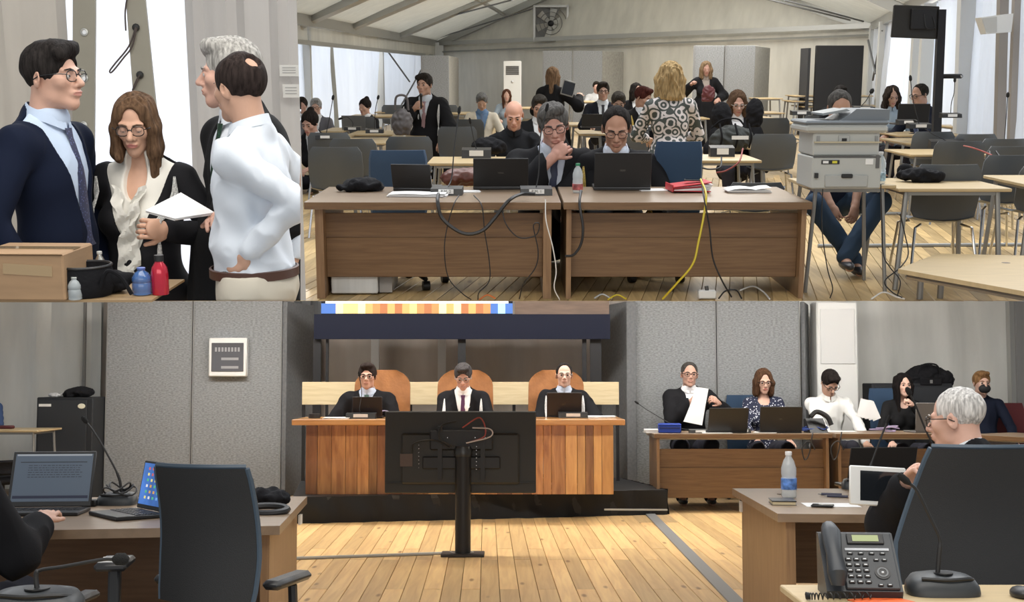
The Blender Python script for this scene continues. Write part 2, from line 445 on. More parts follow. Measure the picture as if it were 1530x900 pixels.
def ik(S, T, l1, l2, pole):
    S = Vector(S); T = Vector(T); d = T - S; L = min(d.length, (l1 + l2) * .995); u = d.normalized(); T = S + u * L
    a = (l1 * l1 - l2 * l2 + L * L) / (2 * L); hgt = math.sqrt(max(l1 * l1 - a * a, 0))
    p = Vector(pole) - u * Vector(pole).dot(u); p = p.normalized() if p.length > 1e-6 else u.orthogonal()
    return S + u * a + p * hgt, T
def hand_prims(s, Wp, d, n, side, curl=.5, k=1.0, spread=1.0, vox=.005, point=False):
    """palm, four fingers and a thumb; d along the forearm, n out of the back of the hand"""
    d = Vector(d).normalized(); n = Vector(n); n = (n - d * n.dot(d)).normalized(); a = d.cross(n) * side   # a towards the thumb
    fr = max(.0085 * k, vox * .95)
    s.cone(Wp, Wp + d * .03 * k, .026 * k, .027 * k, k=.015)
    Rm = Matrix((a, d, n)).transposed()
    s.ell(Wp + d * .055 * k, (.041 * k, .052 * k, .017 * k), Rm, k=.01)
    for i, (o, L) in enumerate(((.03, .072), (.011, .082), (-.009, .076), (-.028, .06))):
        b = Wp + d * .088 * k + a * o * spread * k * 1.05
        c1 = curl * (1 if not (point and i == 0) else .1)
        d1 = (d * math.cos(c1 * .9) - n * math.sin(c1 * .9) + a * o * 1.4).normalized()
        d2 = (d * math.cos(c1 * 2.1) - n * math.sin(c1 * 2.1)).normalized(); d3 = (d * math.cos(c1 * 3) - n * math.sin(c1 * 3)).normalized()
        p1 = b + d1 * L * .45 * k; p2 = p1 + d2 * L * .33 * k; p3 = p2 + d3 * L * .26 * k
        s.cone(b - d * .02 * k, p1, fr * 1.1, fr, k=.004); s.cone(p1, p2, fr, fr * .93, k=.003); s.cone(p2, p3, fr * .93, fr * .82, k=.003)
    t0 = Wp + d * .03 * k + a * .028 * k; td = (d * .75 + a * .62 - n * .45 * (curl + .3)).normalized()
    t1 = t0 + td * .038 * k; td2 = (td * .7 + d * .5 - n * .35 * curl).normalized()
    s.cone(t0, t1, fr * 1.45, fr * 1.2, k=.01); s.cone(t1, t1 + td2 * .032 * k, fr * 1.15, fr * .95, k=.004)

def head_prims(s, H, hk, fem=False, open_=False, beard=False):
    """H: head matrix (origin between the eyes' height and skull centre, face towards -Y)"""
    Rm = H.to_3x3().normalized()
    P = lambda x, y, z: H @ Vector((x, y, z))
    e = lambda c, r, Rr=None, **q: s.ell(P(*c), tuple(v * hk for v in r), Rm if Rr is None else Rm @ Rr, **q)
    c_ = lambda a, b, ra, rb, **q: s.cone(P(*a), P(*b), ra * hk, rb * hk, **q)
    w = .94 if fem else 1.0
    e((0, .014, .034), (.074 * w, .093, .082)); e((0, -.022, -.03), (.060 * w, .068, .072), k=.03 * hk)
    c_((-.034 * w, -.018, -.075), (0, -.066, -.094), .020, .021, k=.025 * hk); c_((.034 * w, -.018, -.075), (0, -.066, -.094), .020, .021, k=.025 * hk)
    for q in (-1, 1):
        e((q * .041 * w, -.060, -.020), (.020, .021, .020), k=.02 * hk)
        c_((q * .042, -.071, .021), (q * .012, -.083, .018), .0095, .0105, k=.012 * hk)
        e((q * .0305, -.099, .001), (.017, .016, .0125), op='s', k=.012 * hk)
        e((q * .0305, -.0745, .000), (.0155, .0125, .0125), k=.003 * hk)
        e((q * .0125, -.094, -.035), (.0095, .0115, .0085), k=.006 * hk)
        e((q * .077 * w, .014, -.008), (.0075, .019, .031), Euler((R(12), 0, q * R(24))).to_matrix(), k=.006 * hk)
        e((q * .082 * w, .010, -.004), (.0035, .009, .016), Euler((R(12), 0, q * R(24))).to_matrix(), op='s', k=.004)
    c_((0, -.084, .012), (0, -.112, -.028), .0088, .0128, k=.010 * hk)
    e((0, -.085, -.060), (.026, .017, .016), k=.014 * hk)
    e((0, -.0965, -.0565), (.0235, .0085, .0052), k=.004 * hk)
    e((0, -.0945, -.0675), (.020, .0085, .0062), k=.004 * hk)
    e((0, -.108, -.0618), (.022, .011, .0016 if not open_ else .005), op='s', k=.003 * hk)
    if beard: e((0, -.06, -.085), (.046, .035, .03), k=.02)

def hair_mesh(H, hk, style, vox, seed, m, cut=None):
    s = SDF(vox); Rm = H.to_3x3().normalized(); P = lambda x, y, z: H @ Vector((x, y, z))
    e = lambda c, r, **q: s.ell(P(*c), tuple(v * hk for v in r), Rm, **q)
    c_ = lambda a, b, ra, rb, **q: s.cone(P(*a), P(*b), ra * hk, rb * hk, **q)
    t = {'thin': .003, 'bald': .002, 'receding': .005}.get(style, .010)
    e((0, .018, .038), (.076 + t, .094 + t, .083 + t))
    if style in ('short', 'neat', 'messy', 'side'):
        c_((-.04, -.070, .092), (.035, -.066, .100), .020, .022, k=.02); e((0, -.02, .10), (.062, .075, .030), k=.02)
        if style == 'side': c_((.045, -.055, .10), (-.055, -.072, .078), .020, .024, k=.02)
    face = (0, -.115, -.028); fr = (.068, .085, .098)
    if style == 'receding': face = (0, -.098, .012); fr = (.082, .086, .106)
    if style == 'thin': face = (0, -.105, .0); fr = (.066, .088, .108)
    if style == 'crown': e((0, .092, .104), (.032, .030, .034), op='s', k=.014)
    if style in ('long', 'longside', 'bob', 'curly'): face, fr = (0, -.113, -.006), (.062, .080, .114)
    if style == 'bald': e((0, -.055, .085), (.082, .105, .078), op='s', k=.004); e((0, -.12, 0), (.2, .11, .2), op='s', k=.006)
    e(face, fr, op='s', k=.008)
    for q in (-1, 1): e((q * .08, -.012, -.035), (.02, .045, .036), op='s', k=.006)
    s.plane(P(0, 0, -.062), Rm @ Vector((0, .25, -1)))
    amp, frq = .0025, 60
    if style in ('long', 'longside', 'pony', 'bob', 'curly', 'bushy'):
        for q in (-1, 1):
            L = {'long': .34, 'longside': .36, 'pony': .10, 'bob': .13, 'curly': .15, 'bushy': .13}[style]
            rad = {'curly': .036, 'bushy': .042, 'bob': .034}.get(style, .028)
            if style == 'longside' and q < 0: L = .13
            for j, y0 in enumerate((-.045, -.012, .03, .07)):
                x0 = .072 - .018 * (j == 3); Lj = L * (1 - .10 * (j == 0))
                c_((q * .045, y0, .075), (q * (x0 + .004), y0, -.01), .022, rad * .8, k=.02)
                if style == 'longside':
                    c_((q * (x0 + .004), y0, -.01), (q * (x0 + .004), y0 - .02, -.10), rad * .8, rad * .8, k=.02)
                    c_((q * (x0 + .004), y0 - .02, -.10), (q * (x0 - .008), y0 - .055, -Lj), rad * .8, rad * .45, k=.02)
                else:
                    c_((q * (x0 + .004), y0, -.01), (q * (x0 - (.015 if L > .2 else .0)), y0 + .012, -Lj), rad * .8, rad * (.55 if L > .2 else .9), k=.02)
        if style != 'pony': c_((0, .09, .03), (0, .098, -{'long': .34, 'longside': .3, 'bob': .12, 'curly': .13, 'bushy': .12}[style]), .04, .04, k=.04)
        if style == 'pony': c_((0, .10, .04), (0, .12, -.26), .03, .018, k=.02)
        e((0, -.10, -.045), (.054, .062, .085), op='s', k=.01)
        amp, frq = (.004, 70) if style not in ('curly', 'bushy') else (.009, 75)
    if style == 'bun':
        e((0, .07, .115), (.038, .04, .036), k=.01)
    V, Fq = s.grow(); V = smoothmesh(V, Fq, 1)
    V = folds(V, Fq, amp * hk, frq, seed, (1, 1, .25)); return npmesh('hair', V, Fq, m)

def glasses(parent, H, hk, m, big=False, s=100):
    g = G(); rx, rz = (.0245, .0195) if not big else (.028, .0245); n = 18 if s > 300 else 10
    for q in (-1, 1):
        cx = q * .0315; pts = []
        for i in range(n + 1):
            a = 2 * math.pi * i / n; ca, sa = math.cos(a), math.sin(a); p = .75
            pts.append((cx + rx * math.copysign(abs(ca) ** p, ca), -.101 + .006 * abs(math.copysign(abs(ca) ** p, ca) * q * 1 > 0) * abs(ca), .0 + rz * math.copysign(abs(sa) ** p, sa)))
        g.tube(pts, .0019 if s > 200 else .0024, 6)
        g.tube([(cx + q * rx, -.099, .006), (q * .076, -.075, .008), (q * .082, .0, .004), (q * .080, .025, -.008)], .0021 if s > 200 else .003, 6)
    g.tube([(-.0085, -.101, .004), (0, -.104, .007), (.0085, -.101, .004)], .0022 if s > 200 else .003, 6)
    o = g.make('glasses', m, parent, True, H @ Matrix.Scale(1, 4))
    if s > 200:
        l = G()
        for q in (-1, 1): l.lathe([(.0001, 0), (1, 0)], (0, 0, 0), 14) if False else l.rings([[Vector((q * .0315 + rx * .93 * math.cos(a) * t, -.0995, rz * .93 * math.sin(a) * t)) for a in [2 * math.pi * i / 16 for i in range(16)]] for t in (.02, 1)], cap=False)
        l.make('lens', mat('spectacle_lens', (.95, .97, 1), .03, alpha=.035), o)
    return o

CLOTH = {}
SIDE_R = ray(449.3, 0).cross(ray(449.3, 900)).normalized()
if SIDE_R.x < 0: SIDE_R = -SIDE_R
SIDE_L = -ray(450, 0).cross(ray(450, 900)).normalized()
if SIDE_L.x > 0: SIDE_L = -SIDE_L
def person(D, head, s, label, yaw=0, hyaw=0, hpitch=0, hroll=0, k=1.0, lean=0, pose='sit', fem=False,
           skin_c=(.62, .40, .30), hair='short', hair_c=(.03, .022, .018), top='robe', top_c=(.012, .012, .014),
           shirt_c=(.75, .78, .82), tie=None, wr=None, wl=None, specs=None, cut=None, bot_c=(.03, .03, .04),
           jabot=False, cords=None, group=None, arms=True, cr=.45, cl=.45, nr=None, nl=None, fat=1.0, seat=None,
           legs=True, pr=None, pl=None, mask=None, open_=False, roll=0, pattern=None, vox=None, opening=.075, hold=None, skirt=True, hs=1.0, sleeve=None, waist=None, vneck=0, shoe_c=(.02, .02, .02), feet=None, headx=0, coll=True, fl=0):
    """head: head centre in the deck's frame; s: pixels per metre there; arms reach for wr / wl (person frame, from the neck, m)"""
    seed = abs(hash(label)) % 9973 if False else sum(ord(c) * (i + 3) for i, c in enumerate(label)) % 9973
    vb = vox or min(max(.95 / s, .0042), .014); vc = vb * 1.35
    rz = R(yaw)
    hk = k * hs
    Ml = Matrix.Rotation(-R(lean), 3, 'X') if lean else Matrix.Identity(3)     # forward towards -Y
    Ml = Matrix.Rotation(R(roll), 3, 'Y') @ Matrix.Rotation(R(lean), 3, 'X')
    neck_l = Ml @ Vector((0, 0, .52 * k)); hc_l = neck_l + Matrix.Rotation(R(lean) * .5, 3, 'X') @ Vector((headx * k, -.035 * k, .155 * k))
    # root placed so that the head centre falls on 'head'
    off = Euler((0, 0, rz)).to_matrix() @ hc_l
    pel = Vector(head) - off
    root = thing('person', D, (pel.x, pel.y, fl), label, 'person', rz, group)
    B = Vector((0, 0, pel.z - fl)); u = lambda x, y, z: B + Ml @ Vector((x * k, y * k, z * k))
    neck = B + neck_l; hc = B + hc_l
    H = Matrix.Translation(hc) @ (Euler((0, 0, R(hyaw))).to_matrix() @ Matrix.Rotation(R(hroll), 3, 'Y') @ Matrix.Rotation(R(hpitch), 3, 'X')).to_4x4() @ Matrix.Scale(hk, 4)
    sw = (.150 if fem else .175) * fat ** .5
    sh = {1: u(sw, .005, .455), -1: u(-sw, .005, .455)}
    W = {}
    Wi = root.matrix_world.inverted() @ D.M
    # arms: +x of the person is its left hand
    for q, t in ((1, wl), (-1, wr)):
        t = t if t is not None else (q * .16, -.34, -.30)
        W[q] = (Wi @ Vector(t[1])) if t[0] == 'w' else neck + Vector(t) * k
    L1, L2 = .275 * k, .25 * k
    El = {}; pole = {1: pl or (1, .5, -1), -1: pr or (-1, .5, -1)}
    for q in (1, -1): El[q], W[q] = ik(sh[q], W[q], L1, L2, pole[q])
    hipz = B.z; hips = {q: u(q * .085, 0, -.01) for q in (1, -1)}; Kn = {}; An = {}
    for q in (1, -1):
        if pose == 'sit':
            Kn[q] = Vector((q * .14 * k, B.y - .42 * k, max(hipz - .0, .10) + .03)); An[q] = Vector((q * .13 * k, B.y - .40 * k, .07))
            if feet: Kn[q] = Vector(feet[q][0]); An[q] = Vector(feet[q][1])
        else:
            Kn[q] = Vector((q * .10 * k, B.y - .03, max(hipz * .53, .1))); An[q] = Vector((q * .11 * k, B.y, .07))
    cutp = None
    if cut: cutp = (Vector((0, 0, 0)), Vector((0, 0, -1)))
    def planes(sd):
        if cut is not None:                            # below the picture's edge nothing of the figure is modelled
            c0 = (root.matrix_world.inverted() @ EYE); n_ = root.matrix_world.inverted().to_3x3() @ (CR @ Vector((0, -1, 0)))
            if cut != 'side': sd.plane(c0, n_, k=.001)
            sd.plane(c0, root.matrix_world.inverted().to_3x3() @ (SIDE_L if cut == 'side' else SIDE_R), k=.001)
        return sd
    def torso(sd, o, kk=.045, low=True):
        f = fat
        sd.ell(u(0, .0, .33), ((.155 * (.9 if fem else 1) + o) * k * f ** .5, (.108 * f + o) * k, (.19 + o) * k), Ml, k=kk * k)
        sd.cone(u(-sw + .02, .012, .452), u(sw - .02, .012, .452), (.058 + o) * k, k=kk * k)
        sd.cone(u(-.09, .02, .478), u(0, .02, .535), (.045 + o) * k, (.05 + o) * k, k=.03 * k); sd.cone(u(.09, .02, .478), u(0, .02, .535), (.045 + o) * k, (.05 + o) * k, k=.03 * k)
        if fem:
            for q in (-1, 1): sd.ell(u(q * .07, -.085, .30), ((.068 + o) * k, (.06 + o) * k, (.068 + o) * k), Ml, k=.03 * k)
        sd.ell(u(0, -.012 * f, .13), ((.138 * (.86 if fem else 1) * f + o) * k, (.108 * f ** 1.5 + o) * k, (.17 + o) * k), Ml, k=kk * k)
        if low: sd.ell(u(0, .012, 0), ((.165 * f ** .5 + o) * k, (.12 + o) * k, (.12 + o) * k), Ml, k=kk * k)
    # ---- the body itself
    sb = SDF(vb); head_prims(sb, H, hk, fem, open_)
    nb = u(0, .014, .50); sb.cone(H @ Vector((0, .026, -.055)), nb, (.047 if fem else .056) * k, (.049 if fem else .057) * k, k=.025 * k)
    torso(sb, -.022)
    for q in (1, -1):
        if arms:
            sb.cone(sh[q], El[q], .042 * k, .036 * k, k=.02); sb.cone(El[q], W[q], .037 * k, .026 * k, k=.015)
            dirf = (W[q] - El[q]).normalized()
            nn = (nl if q > 0 else nr) or (0, -.2, 1)
            hand_prims(sb, W[q], dirf if not hold else dirf, nn, 1 if q < 0 else -1, cl if q > 0 else cr, k * 1.0, 1, vb)
        if legs:
            sb.cone(hips[q], Kn[q], .065 * k, .048 * k, k=.03); sb.cone(Kn[q], An[q], .048 * k, .036 * k, k=.02); sb.cone(An[q], An[q] + Vector((0, -.12 * k, -.03)), .036 * k, .03 * k, k=.02)
    planes(sb); V, Fq = sb.grow(); V = smoothmesh(V, Fq, 1, .25)
    Hi = np.array(H.inverted()); cen = V[Fq].mean(1); lc = cen @ Hi[:3, :3].T + Hi[:3, 3]
    mi = np.zeros(len(Fq), int)
    lip = ((lc[:, 0] / .023) ** 2 + ((lc[:, 2] + .062) / .0095) ** 2 < 1) & (lc[:, 1] < -.086)
    mi[lip] = 1
    sk = skin(skin_c, '%02d%02d%02d' % tuple(int(v * 99) for v in skin_c))
    lipm = mat('lips_%02d_%d' % (int(skin_c[0] * 99), fem), (skin_c[0] * .88, skin_c[1] * (.74 if not fem else .55), skin_c[2] * (.76 if not fem else .6)), .45)
    body = put('body', npmesh('body', V, Fq, [sk, lipm], mi), root)
    # ---- eyes, brows
    if s > 95:
        for q in (-1, 1):
            g = G(); ns = 16 if s > 300 else 10
            g.ball((q * .0305, -.0785, .0005), .0118, ns)
            for i, f in enumerate(g.f):
                c = sum((Vector(g.v[j]) for j in f), Vector()) / len(f) - Vector((q * .0305 , -.0785, -.0015 if hpitch > 8 else .0005))
                g.m[i] = 1 if math.hypot(c.x, c.z) < (.0058 if s > 200 else .0078) and c.y < 0 else 0
            g.make('eye', [mat('eye_white_%d' % (s > 200), (.60, .57, .55) if s > 200 else (.36, .32, .30), .35, spec=.2), mat('eye_iris', (.03, .02, .015), .2)], root, True, H)
            if s > 180:
                g = G(); lid = .0045 if hpitch < 8 else -.003
                rr = []
                for i in range(7):
                    a = math.pi * (.5 * i / 6); zz = lid + (.0132 - lid) * math.sin(a); rad = math.sqrt(max(.0132 ** 2 - zz ** 2, 1e-8))
                    rr.append([Vector((q * .0305 + rad * math.cos(b), -.0785 + rad * math.sin(b), zz)) for b in [math.pi + math.pi * j / 12 for j in range(13)]])
                g.rings(rr, cap=False, closed=False); g.make('eyelid', sk, root, True, H)
            g = G(); hb = hair_c if hair != 'bald' else tuple(v * .6 for v in hair_c)
            g.tube([(q * .012, -.0945, .0195), (q * .030, -.0935, .0250), (q * .047, -.0815, .0215)], [.0032, .0034, .0016], 6)
            g.make('eyebrow', mat('brow_%02d%02d' % (int(hb[0] * 99), int(hb[1] * 99)), tuple(v * .8 for v in hb), .8), root, True, H)
    if specs: glasses(root, H, hk, mat('specs_' + specs, {'black': (.012, .012, .013), 'brown': (.09, .035, .02), 'metal': (.35, .33, .3), 'red': (.3, .03, .03)}[specs], .25), s > 400 and fem, s)
    hm = None
    if hair:
        key = 'hair_%02d%02d%02d' % tuple(int(v * 99) for v in hair_c)
        hm = mat(key, hair_c, .75, spec=.06, noise=.45, nscale=90, stretch=(1, 1, .15), bump=.5, bscale=160)
        put('hair', hair_mesh(H, hk, hair, max(vb, .0042), seed, hm), root)
    if mask:
        sd = SDF(vb * .8); e = (.060, .054, .050); sd.ell(H @ Vector((0, -.072, -.055)), tuple(v * hk for v in e), H.to_3x3().normalized())
        V, Fq = sd.grow(); put('face_mask', npmesh('face_mask', V, Fq, mat('mask_cloth', (.015, .015, .017), .8)), root)
    # ---- clothes
    def cloth(nm, sd, m, amp=.004, fr=26, st=(1, 1, .5)):
        planes(sd); V, Fq = sd.grow()
        if not len(Fq): return None, None
        V = smoothmesh(V, Fq, 1); V = folds(V, Fq, amp * k, fr / k, seed + len(nm), st)
        if cut is not None:                           # folds never cross the edge
            Mw = np.array(root.matrix_world)
            for nv in ((SIDE_L,) if cut == 'side' else (CR @ Vector((0, -1, 0)), SIDE_R)):
                nrm = np.array(nv); Pw = V @ Mw[:3, :3].T + Mw[:3, 3] - np.array(EYE)
                ex = np.maximum(Pw @ nrm + .0008, 0); nl_ = np.linalg.inv(Mw[:3, :3]) @ nrm; V = V - ex[:, None] * nl_
        return put(nm, npmesh(nm, V, Fq, m), root), V
    cm = lambda pre, c: mat('%s_%02d%02d%02d' % ((pre,) + tuple(int(v * 150) for v in c)), c, .85, noise=.05, nscale=6, bump=.10, bscale=700 if s > 300 else 200, spec=.15)
    robe = top == 'robe'; jack = top in ('robe', 'suit')
    Vs = None
    if jack:                                          # the shirt seen in the opening
        sd = SDF(vc * .8); torso(sd, .004, low=True)
        sd.cone(nb + Ml @ Vector((0, -.004, .005)) * k, neck + Ml @ Vector((0, -.012, .016)) * k, .070 * k, .064 * k, k=.01)
        sd.plane(u(0, .03, 0), Ml @ Vector((0, 1, 0)))
        if vneck: sd.ell(u(0, -.10, .50), (.050 * k, .09 * k, vneck * k), Ml, op='s', k=.006)
        if waist: sd.plane(u(0, 0, .10), Ml @ Vector((0, 0, -1)))
        sh_o, Vs = cloth('shirt', sd, cm('shirt', shirt_c), .0015, 40)
    if waist:
        s2 = SDF(vc); torso(s2, .004); s2.plane(u(0, 0, .105), Ml @ Vector((0, 0, 1))); cloth('skirt', s2, cm('skirt', waist), .002, 20)
    sd = SDF(vc)
    o = .016 if robe else (.012 if top == 'suit' else .004)
    torso(sd, o)
    if robe and skirt:
        if pose == 'stand':
            sd.cone(u(0, .01, .05), (0, B.y, .12), .185 * k, .24 * k, k=.06); sd.cone(u(-.05, .01, .05), (-.10 * k, B.y, .14), .17 * k, .20 * k, k=.06); sd.cone(u(.05, .01, .05), (.10 * k, B.y, .14), .17 * k, .20 * k, k=.06)
            sd.plane((0, 0, .10), (0, 0, -1))
    if pattern == 'dress' or top == 'dress':
        sd.cone(u(0, .01, .02), (0, B.y + .02, max(B.z * .55, .25)), .19 * k, .20 * k, k=.05)
    nsl = 1.0 if sleeve is None else sleeve
    for q in (1, -1):
        if robe:
            sd.cone(sh[q], El[q], .074 * k, .078 * k, k=.04 * k)
            cuff = El[q] + (W[q] - El[q]) * .86
            sd.cone(El[q], cuff, .075 * k, .062 * k, k=.04 * k); sd.cone(El[q] + Vector((0, 0, -.02)) * k, cuff + Vector((0, 0, -.06)) * k, .05 * k, .03 * k, k=.05 * k)
            sd.cone(cuff, W[q] + (W[q] - El[q]).normalized() * .07 * k, .034 * k, .036 * k, op='s', k=.006)
        else:
            ra = .056 if top == 'suit' else .050
            if nsl >= 1:
                sd.cone(sh[q], El[q], ra * 1.1 * k, ra * k, k=.03 * k); sd.cone(El[q], W[q] + (El[q] - W[q]) * .04, ra * k, ra * .78 * k, k=.012 * k)
            else: sd.cone(sh[q], sh[q] + (El[q] - sh[q]) * nsl, ra * 1.12 * k, ra * 1.1 * k, k=.03 * k)
    # neck opening
    if jack:
        Li = np.array(Ml.transposed()); b0 = np.array(B)
        zt, zb, ww = .56, (.22 if robe else .13), opening
        def vfn(X, Y, Z):
            x = X - b0[0]; y = Y - b0[1]; z = Z - b0[2]
            lx = (Li[0, 0] * x + Li[0, 1] * y + Li[0, 2] * z) / k; ly = (Li[1, 0] * x + Li[1, 1] * y + Li[1, 2] * z) / k; lz = (Li[2, 0] * x + Li[2, 1] * y + Li[2, 2] * z) / k
            wd = ww * np.clip((lz - zb) / (zt - zb), -.5, 1.15)
            return np.maximum(np.abs(lx) - wd, ly - .035) * k * .8
        sd.raw(u(0, 0, .33) - Vector((.3, .35, .35)) * k, u(0, 0, .33) + Vector((.3, .35, .4)) * k, vfn, 's', .006 * k)
        sd.cone(neck + Ml @ Vector((0, -.01, -.0)) * k, H @ Vector((0, 0, -.03)), .072 * k, .085 * k, op='s', k=.006)
    else:
        if top == 'shirt' and pose == 'stand': sd.plane(u(0, 0, .055), Ml @ Vector((0, 0, -1)))
        dp = .05 if top in ('blouse', 'dress') else .0
        sd.cone(neck + Ml @ Vector((0, -.02 - dp * .9 if dp else .0, .035 - dp if dp else .06)) * k, H @ Vector((0, -.01, -.03)), (.058 + dp * .25) * k, .09 * k, op='s', k=.004)
    base = cm('cloth', top_c)
    if pattern == 'scroll': base = mat('scroll_print', (.045, .055, .05), .7, kind='scroll', nscale=3.2, col2=(.58, .53, .52), stretch=(1.6, 1, 1.6))
    if pattern == 'dots': base = mat('dotted_cloth', (.62, .64, .7), .8, kind='dots', nscale=38, col2=(.012, .016, .045))
    nm = {'robe': 'robe', 'suit': 'jacket', 'shirt': 'shirt', 'blouse': 'blouse', 'dress': 'dress', 'sweater': 'sweater'}[top]
    to, Vt = cloth(nm, sd, base, {'robe': .007, 'suit': .0035, 'shirt': .0075}.get(top, .003), {'robe': 22, 'shirt': 34}.get(top, 24))
    if Vs is None: Vs = Vt
    if top == 'shirt' and pose == 'stand':
        s2 = SDF(vc); torso(s2, .006); s2.plane(u(0, 0, .045), Ml @ Vector((0, 0, 1)))
        for q in (1, -1): s2.cone(hips[q], hips[q] + Vector((q * .01, 0, -.3)), .095 * k, .085 * k, k=.03)
        cloth('trousers', s2, cm('trousers', bot_c), .004, 26)
        g = G(); bw_, bd_ = .146 * fat ** .5, .122 * fat; g.rings([[u(math.cos(a) * (bw_ + t), -.004 + math.sin(a) * (bd_ + t), z) for a in [2 * math.pi * i / 40 for i in range(40)]] for t, z in ((.006, .030), (.014, .032), (.014, .062), (.006, .064))], cap=False)
        g.make('belt', mat('belt_brown', (.07, .03, .02), .4), root)
    # collar
    if coll and top != 'blouse' and top != 'dress' and top != 'sweater' and s > 60:
        g = G(); m = cm('collar', shirt_c if jack else top_c); n = 20
        cc = neck + Ml @ Vector((0, -.002, .012)) * k
        for (dr0, z0, dr1, z1) in ((.060, .052, .070, .0),):
            rr = []
            for j, (dr, zz) in enumerate(((.058, .006), (.0575, .036), (.0635, .038), (.074, .004))):
                rr.append([cc + Ml @ Vector((math.sin(a) * dr * 1.05, -math.cos(a) * dr * 1.05, zz - .022 * math.cos(a) - (.018 if j == 3 else 0) * max(0, math.cos(a)) ** 3)) * k
                           for a in [.10 + (2 * math.pi - .20) * i / n for i in range(n + 1)]])
            g.rings(rr, cap=False, closed=False)
        g.make('collar', m, root)
    def strip(nm_, path, wfun, m, lift=.004, th=.003, Vv=None):
        """ribbon laid on the chest: path of (x, z) in the leaned body frame"""
        Vv = Vs if Vv is None else Vv; g = G(); rr = []
        Lm = np.array(Ml.transposed()); Q = (Vv - np.array(B)) @ Lm.T / k
        ly = None
        for i, (x, z) in enumerate(path):
            y = front_y(Q, x, z, .022) ; 
            if y is None: y = ly if ly is not None else -.1
            if ly is not None: y = .5 * y + .5 * ly
            ly = y; w = wfun(i / max(1, len(path) - 1))
            rr.append([u(x - w, y - lift + .003, z), u(x, y - lift - th, z), u(x + w, y - lift + .003, z), u(x, y - lift + .008, z)])
        g.rings(rr); return g.make(nm_, m, root)
    if tie:
        tc = tie if isinstance(tie, tuple) else (.05, .05, .1)
        tm = mat('tie_%02d%02d%02d_%d' % (*[int(v * 99) for v in tc], s > 300), tc, .5, kind='dots' if s > 300 else None, nscale=95, col2=tuple(v * .35 for v in tc)) if s > 300 else mat('tie_%02d%02d%02d' % tuple(int(v * 99) for v in tc), tc, .5)
        L = .40 if jack else .42
        strip('tie', [(0, .505 - L * t / 12) for t in range(13)], lambda t: (.020 if t < .05 else .013 + .022 * t) * k, tm, lift=.006)
    if jabot == 'ruffle':
        wm = cm('ruffle', shirt_c); Lm = np.array(Ml.transposed()); Q = (Vs - np.array(B)) @ Lm.T / k
        for q in (-1, 1):
            g = G(); rr = []
            for i in range(30):
                t = i / 29; z = .44 - .44 * t; xc = q * .052 * (1 - min(1, t / .42)) ** 1.0 - .012 + .012 * q * (t > .42); y = front_y(Q, xc, max(z, .12), .03) or -.1; w = .018 + .024 * t
                rr.append([u(xc + w * a + .006 * math.sin(i * 1.1), y - .010 - .010 * math.sin(i * 1.25 + 2.2 * a + q), z + .006 * a * q) for a in [-1 + 2 * j / 8 for j in range(9)]])
            g.rings(rr, cap=False, closed=False); g.make('ruffle', wm, root)
    elif jabot:
        g = G(); wm = cm('jabot', (.8, .8, .8)); rr = []
        Lm = np.array(Ml.transposed()); Q = (Vs - np.array(B)) @ Lm.T / k
        for i in range(14):
            t = i / 13; z = .50 - .20 * t; y = front_y(Q, 0, z, .03) or -.1; w = .018 + .035 * t
            rr.append([u(w * a, y - .012 - .008 * math.sin(9 * a + 2 * t), z) for a in [-1 + 2 * j / 10 for j in range(11)]])
        g.rings(rr, cap=False, closed=False); g.make('jabot', wm, root)
    if cords:
        cmn = mat('cord_' + cords, {'silver': (.62, .62, .60), 'gold': (.62, .45, .12), 'white': (.8, .8, .78)}[cords], .5, noise=.5, nscale=200, bump=.8, bscale=300)
        Lm = np.array(Ml.transposed()); Q = (Vt - np.array(B)) @ Lm.T / k
        for q in (-1, 1):
            g = G(); x = q * (sw / 1.0 - .012)
            for j in range(3):
                pts = []
                for i in range(9):
                    t = i / 8; z = .475 - .24 * t; xx = x + q * (.012 + .011 * (j - 1) * math.sin(math.pi * t)); y = front_y(Q, xx, z, .025) or -.09
                    pts.append(u(xx, y - .010, z))
                g.tube(pts, .0048 * k, 6)
            g.tube([pts[-1], pts[-1] + Vector((0, -.004, -.02)) * k, pts[-1] + Vector((0, -.004, -.09)) * k], [.007 * k, .009 * k, .014 * k], 8)
            g.make('tassel', cmn, root)
    if legs and (pose == 'stand' and not robe and top != 'dress' or pose == 'sit'):
        sd = SDF(vc * 1.15); sd.ell(u(0, .01, -.01), (.172 * k * fat ** .5, .128 * k, .11 * k), Ml)
        for q in (1, -1):
            sd.cone(hips[q], Kn[q], .085 * k, .068 * k, k=.03); sd.cone(Kn[q], An[q] + Vector((0, 0, .02)), .068 * k, .056 * k, k=.02)
        cloth('trousers', sd, cm('trousers', bot_c), .006, 26)
    if legs and cut != True:
        for q in (1, -1):
            g = SDF(.009); g.ell(An[q] + Vector((0, -.055 * k, -.025)), (.042 * k, .115 * k, .035)); g.ell(An[q] + Vector((0, .01, .0)), (.040 * k, .045 * k, .055)); g.plane((0, 0, .004), (0, 0, -1))
            V, Fq = g.grow(); put('shoe', npmesh('shoe', V, Fq, mat('shoe_%02d' % int(shoe_c[0] * 99), shoe_c, .35)), root)
    root['_n'] = 0; del root['_n']
    return root, dict(W=W, El=El, neck=neck, H=H, B=B, u=u, Ml=Ml, k=k, Vt=Vt, Vs=Vs, sh=sh, strip=strip, cm=cm)
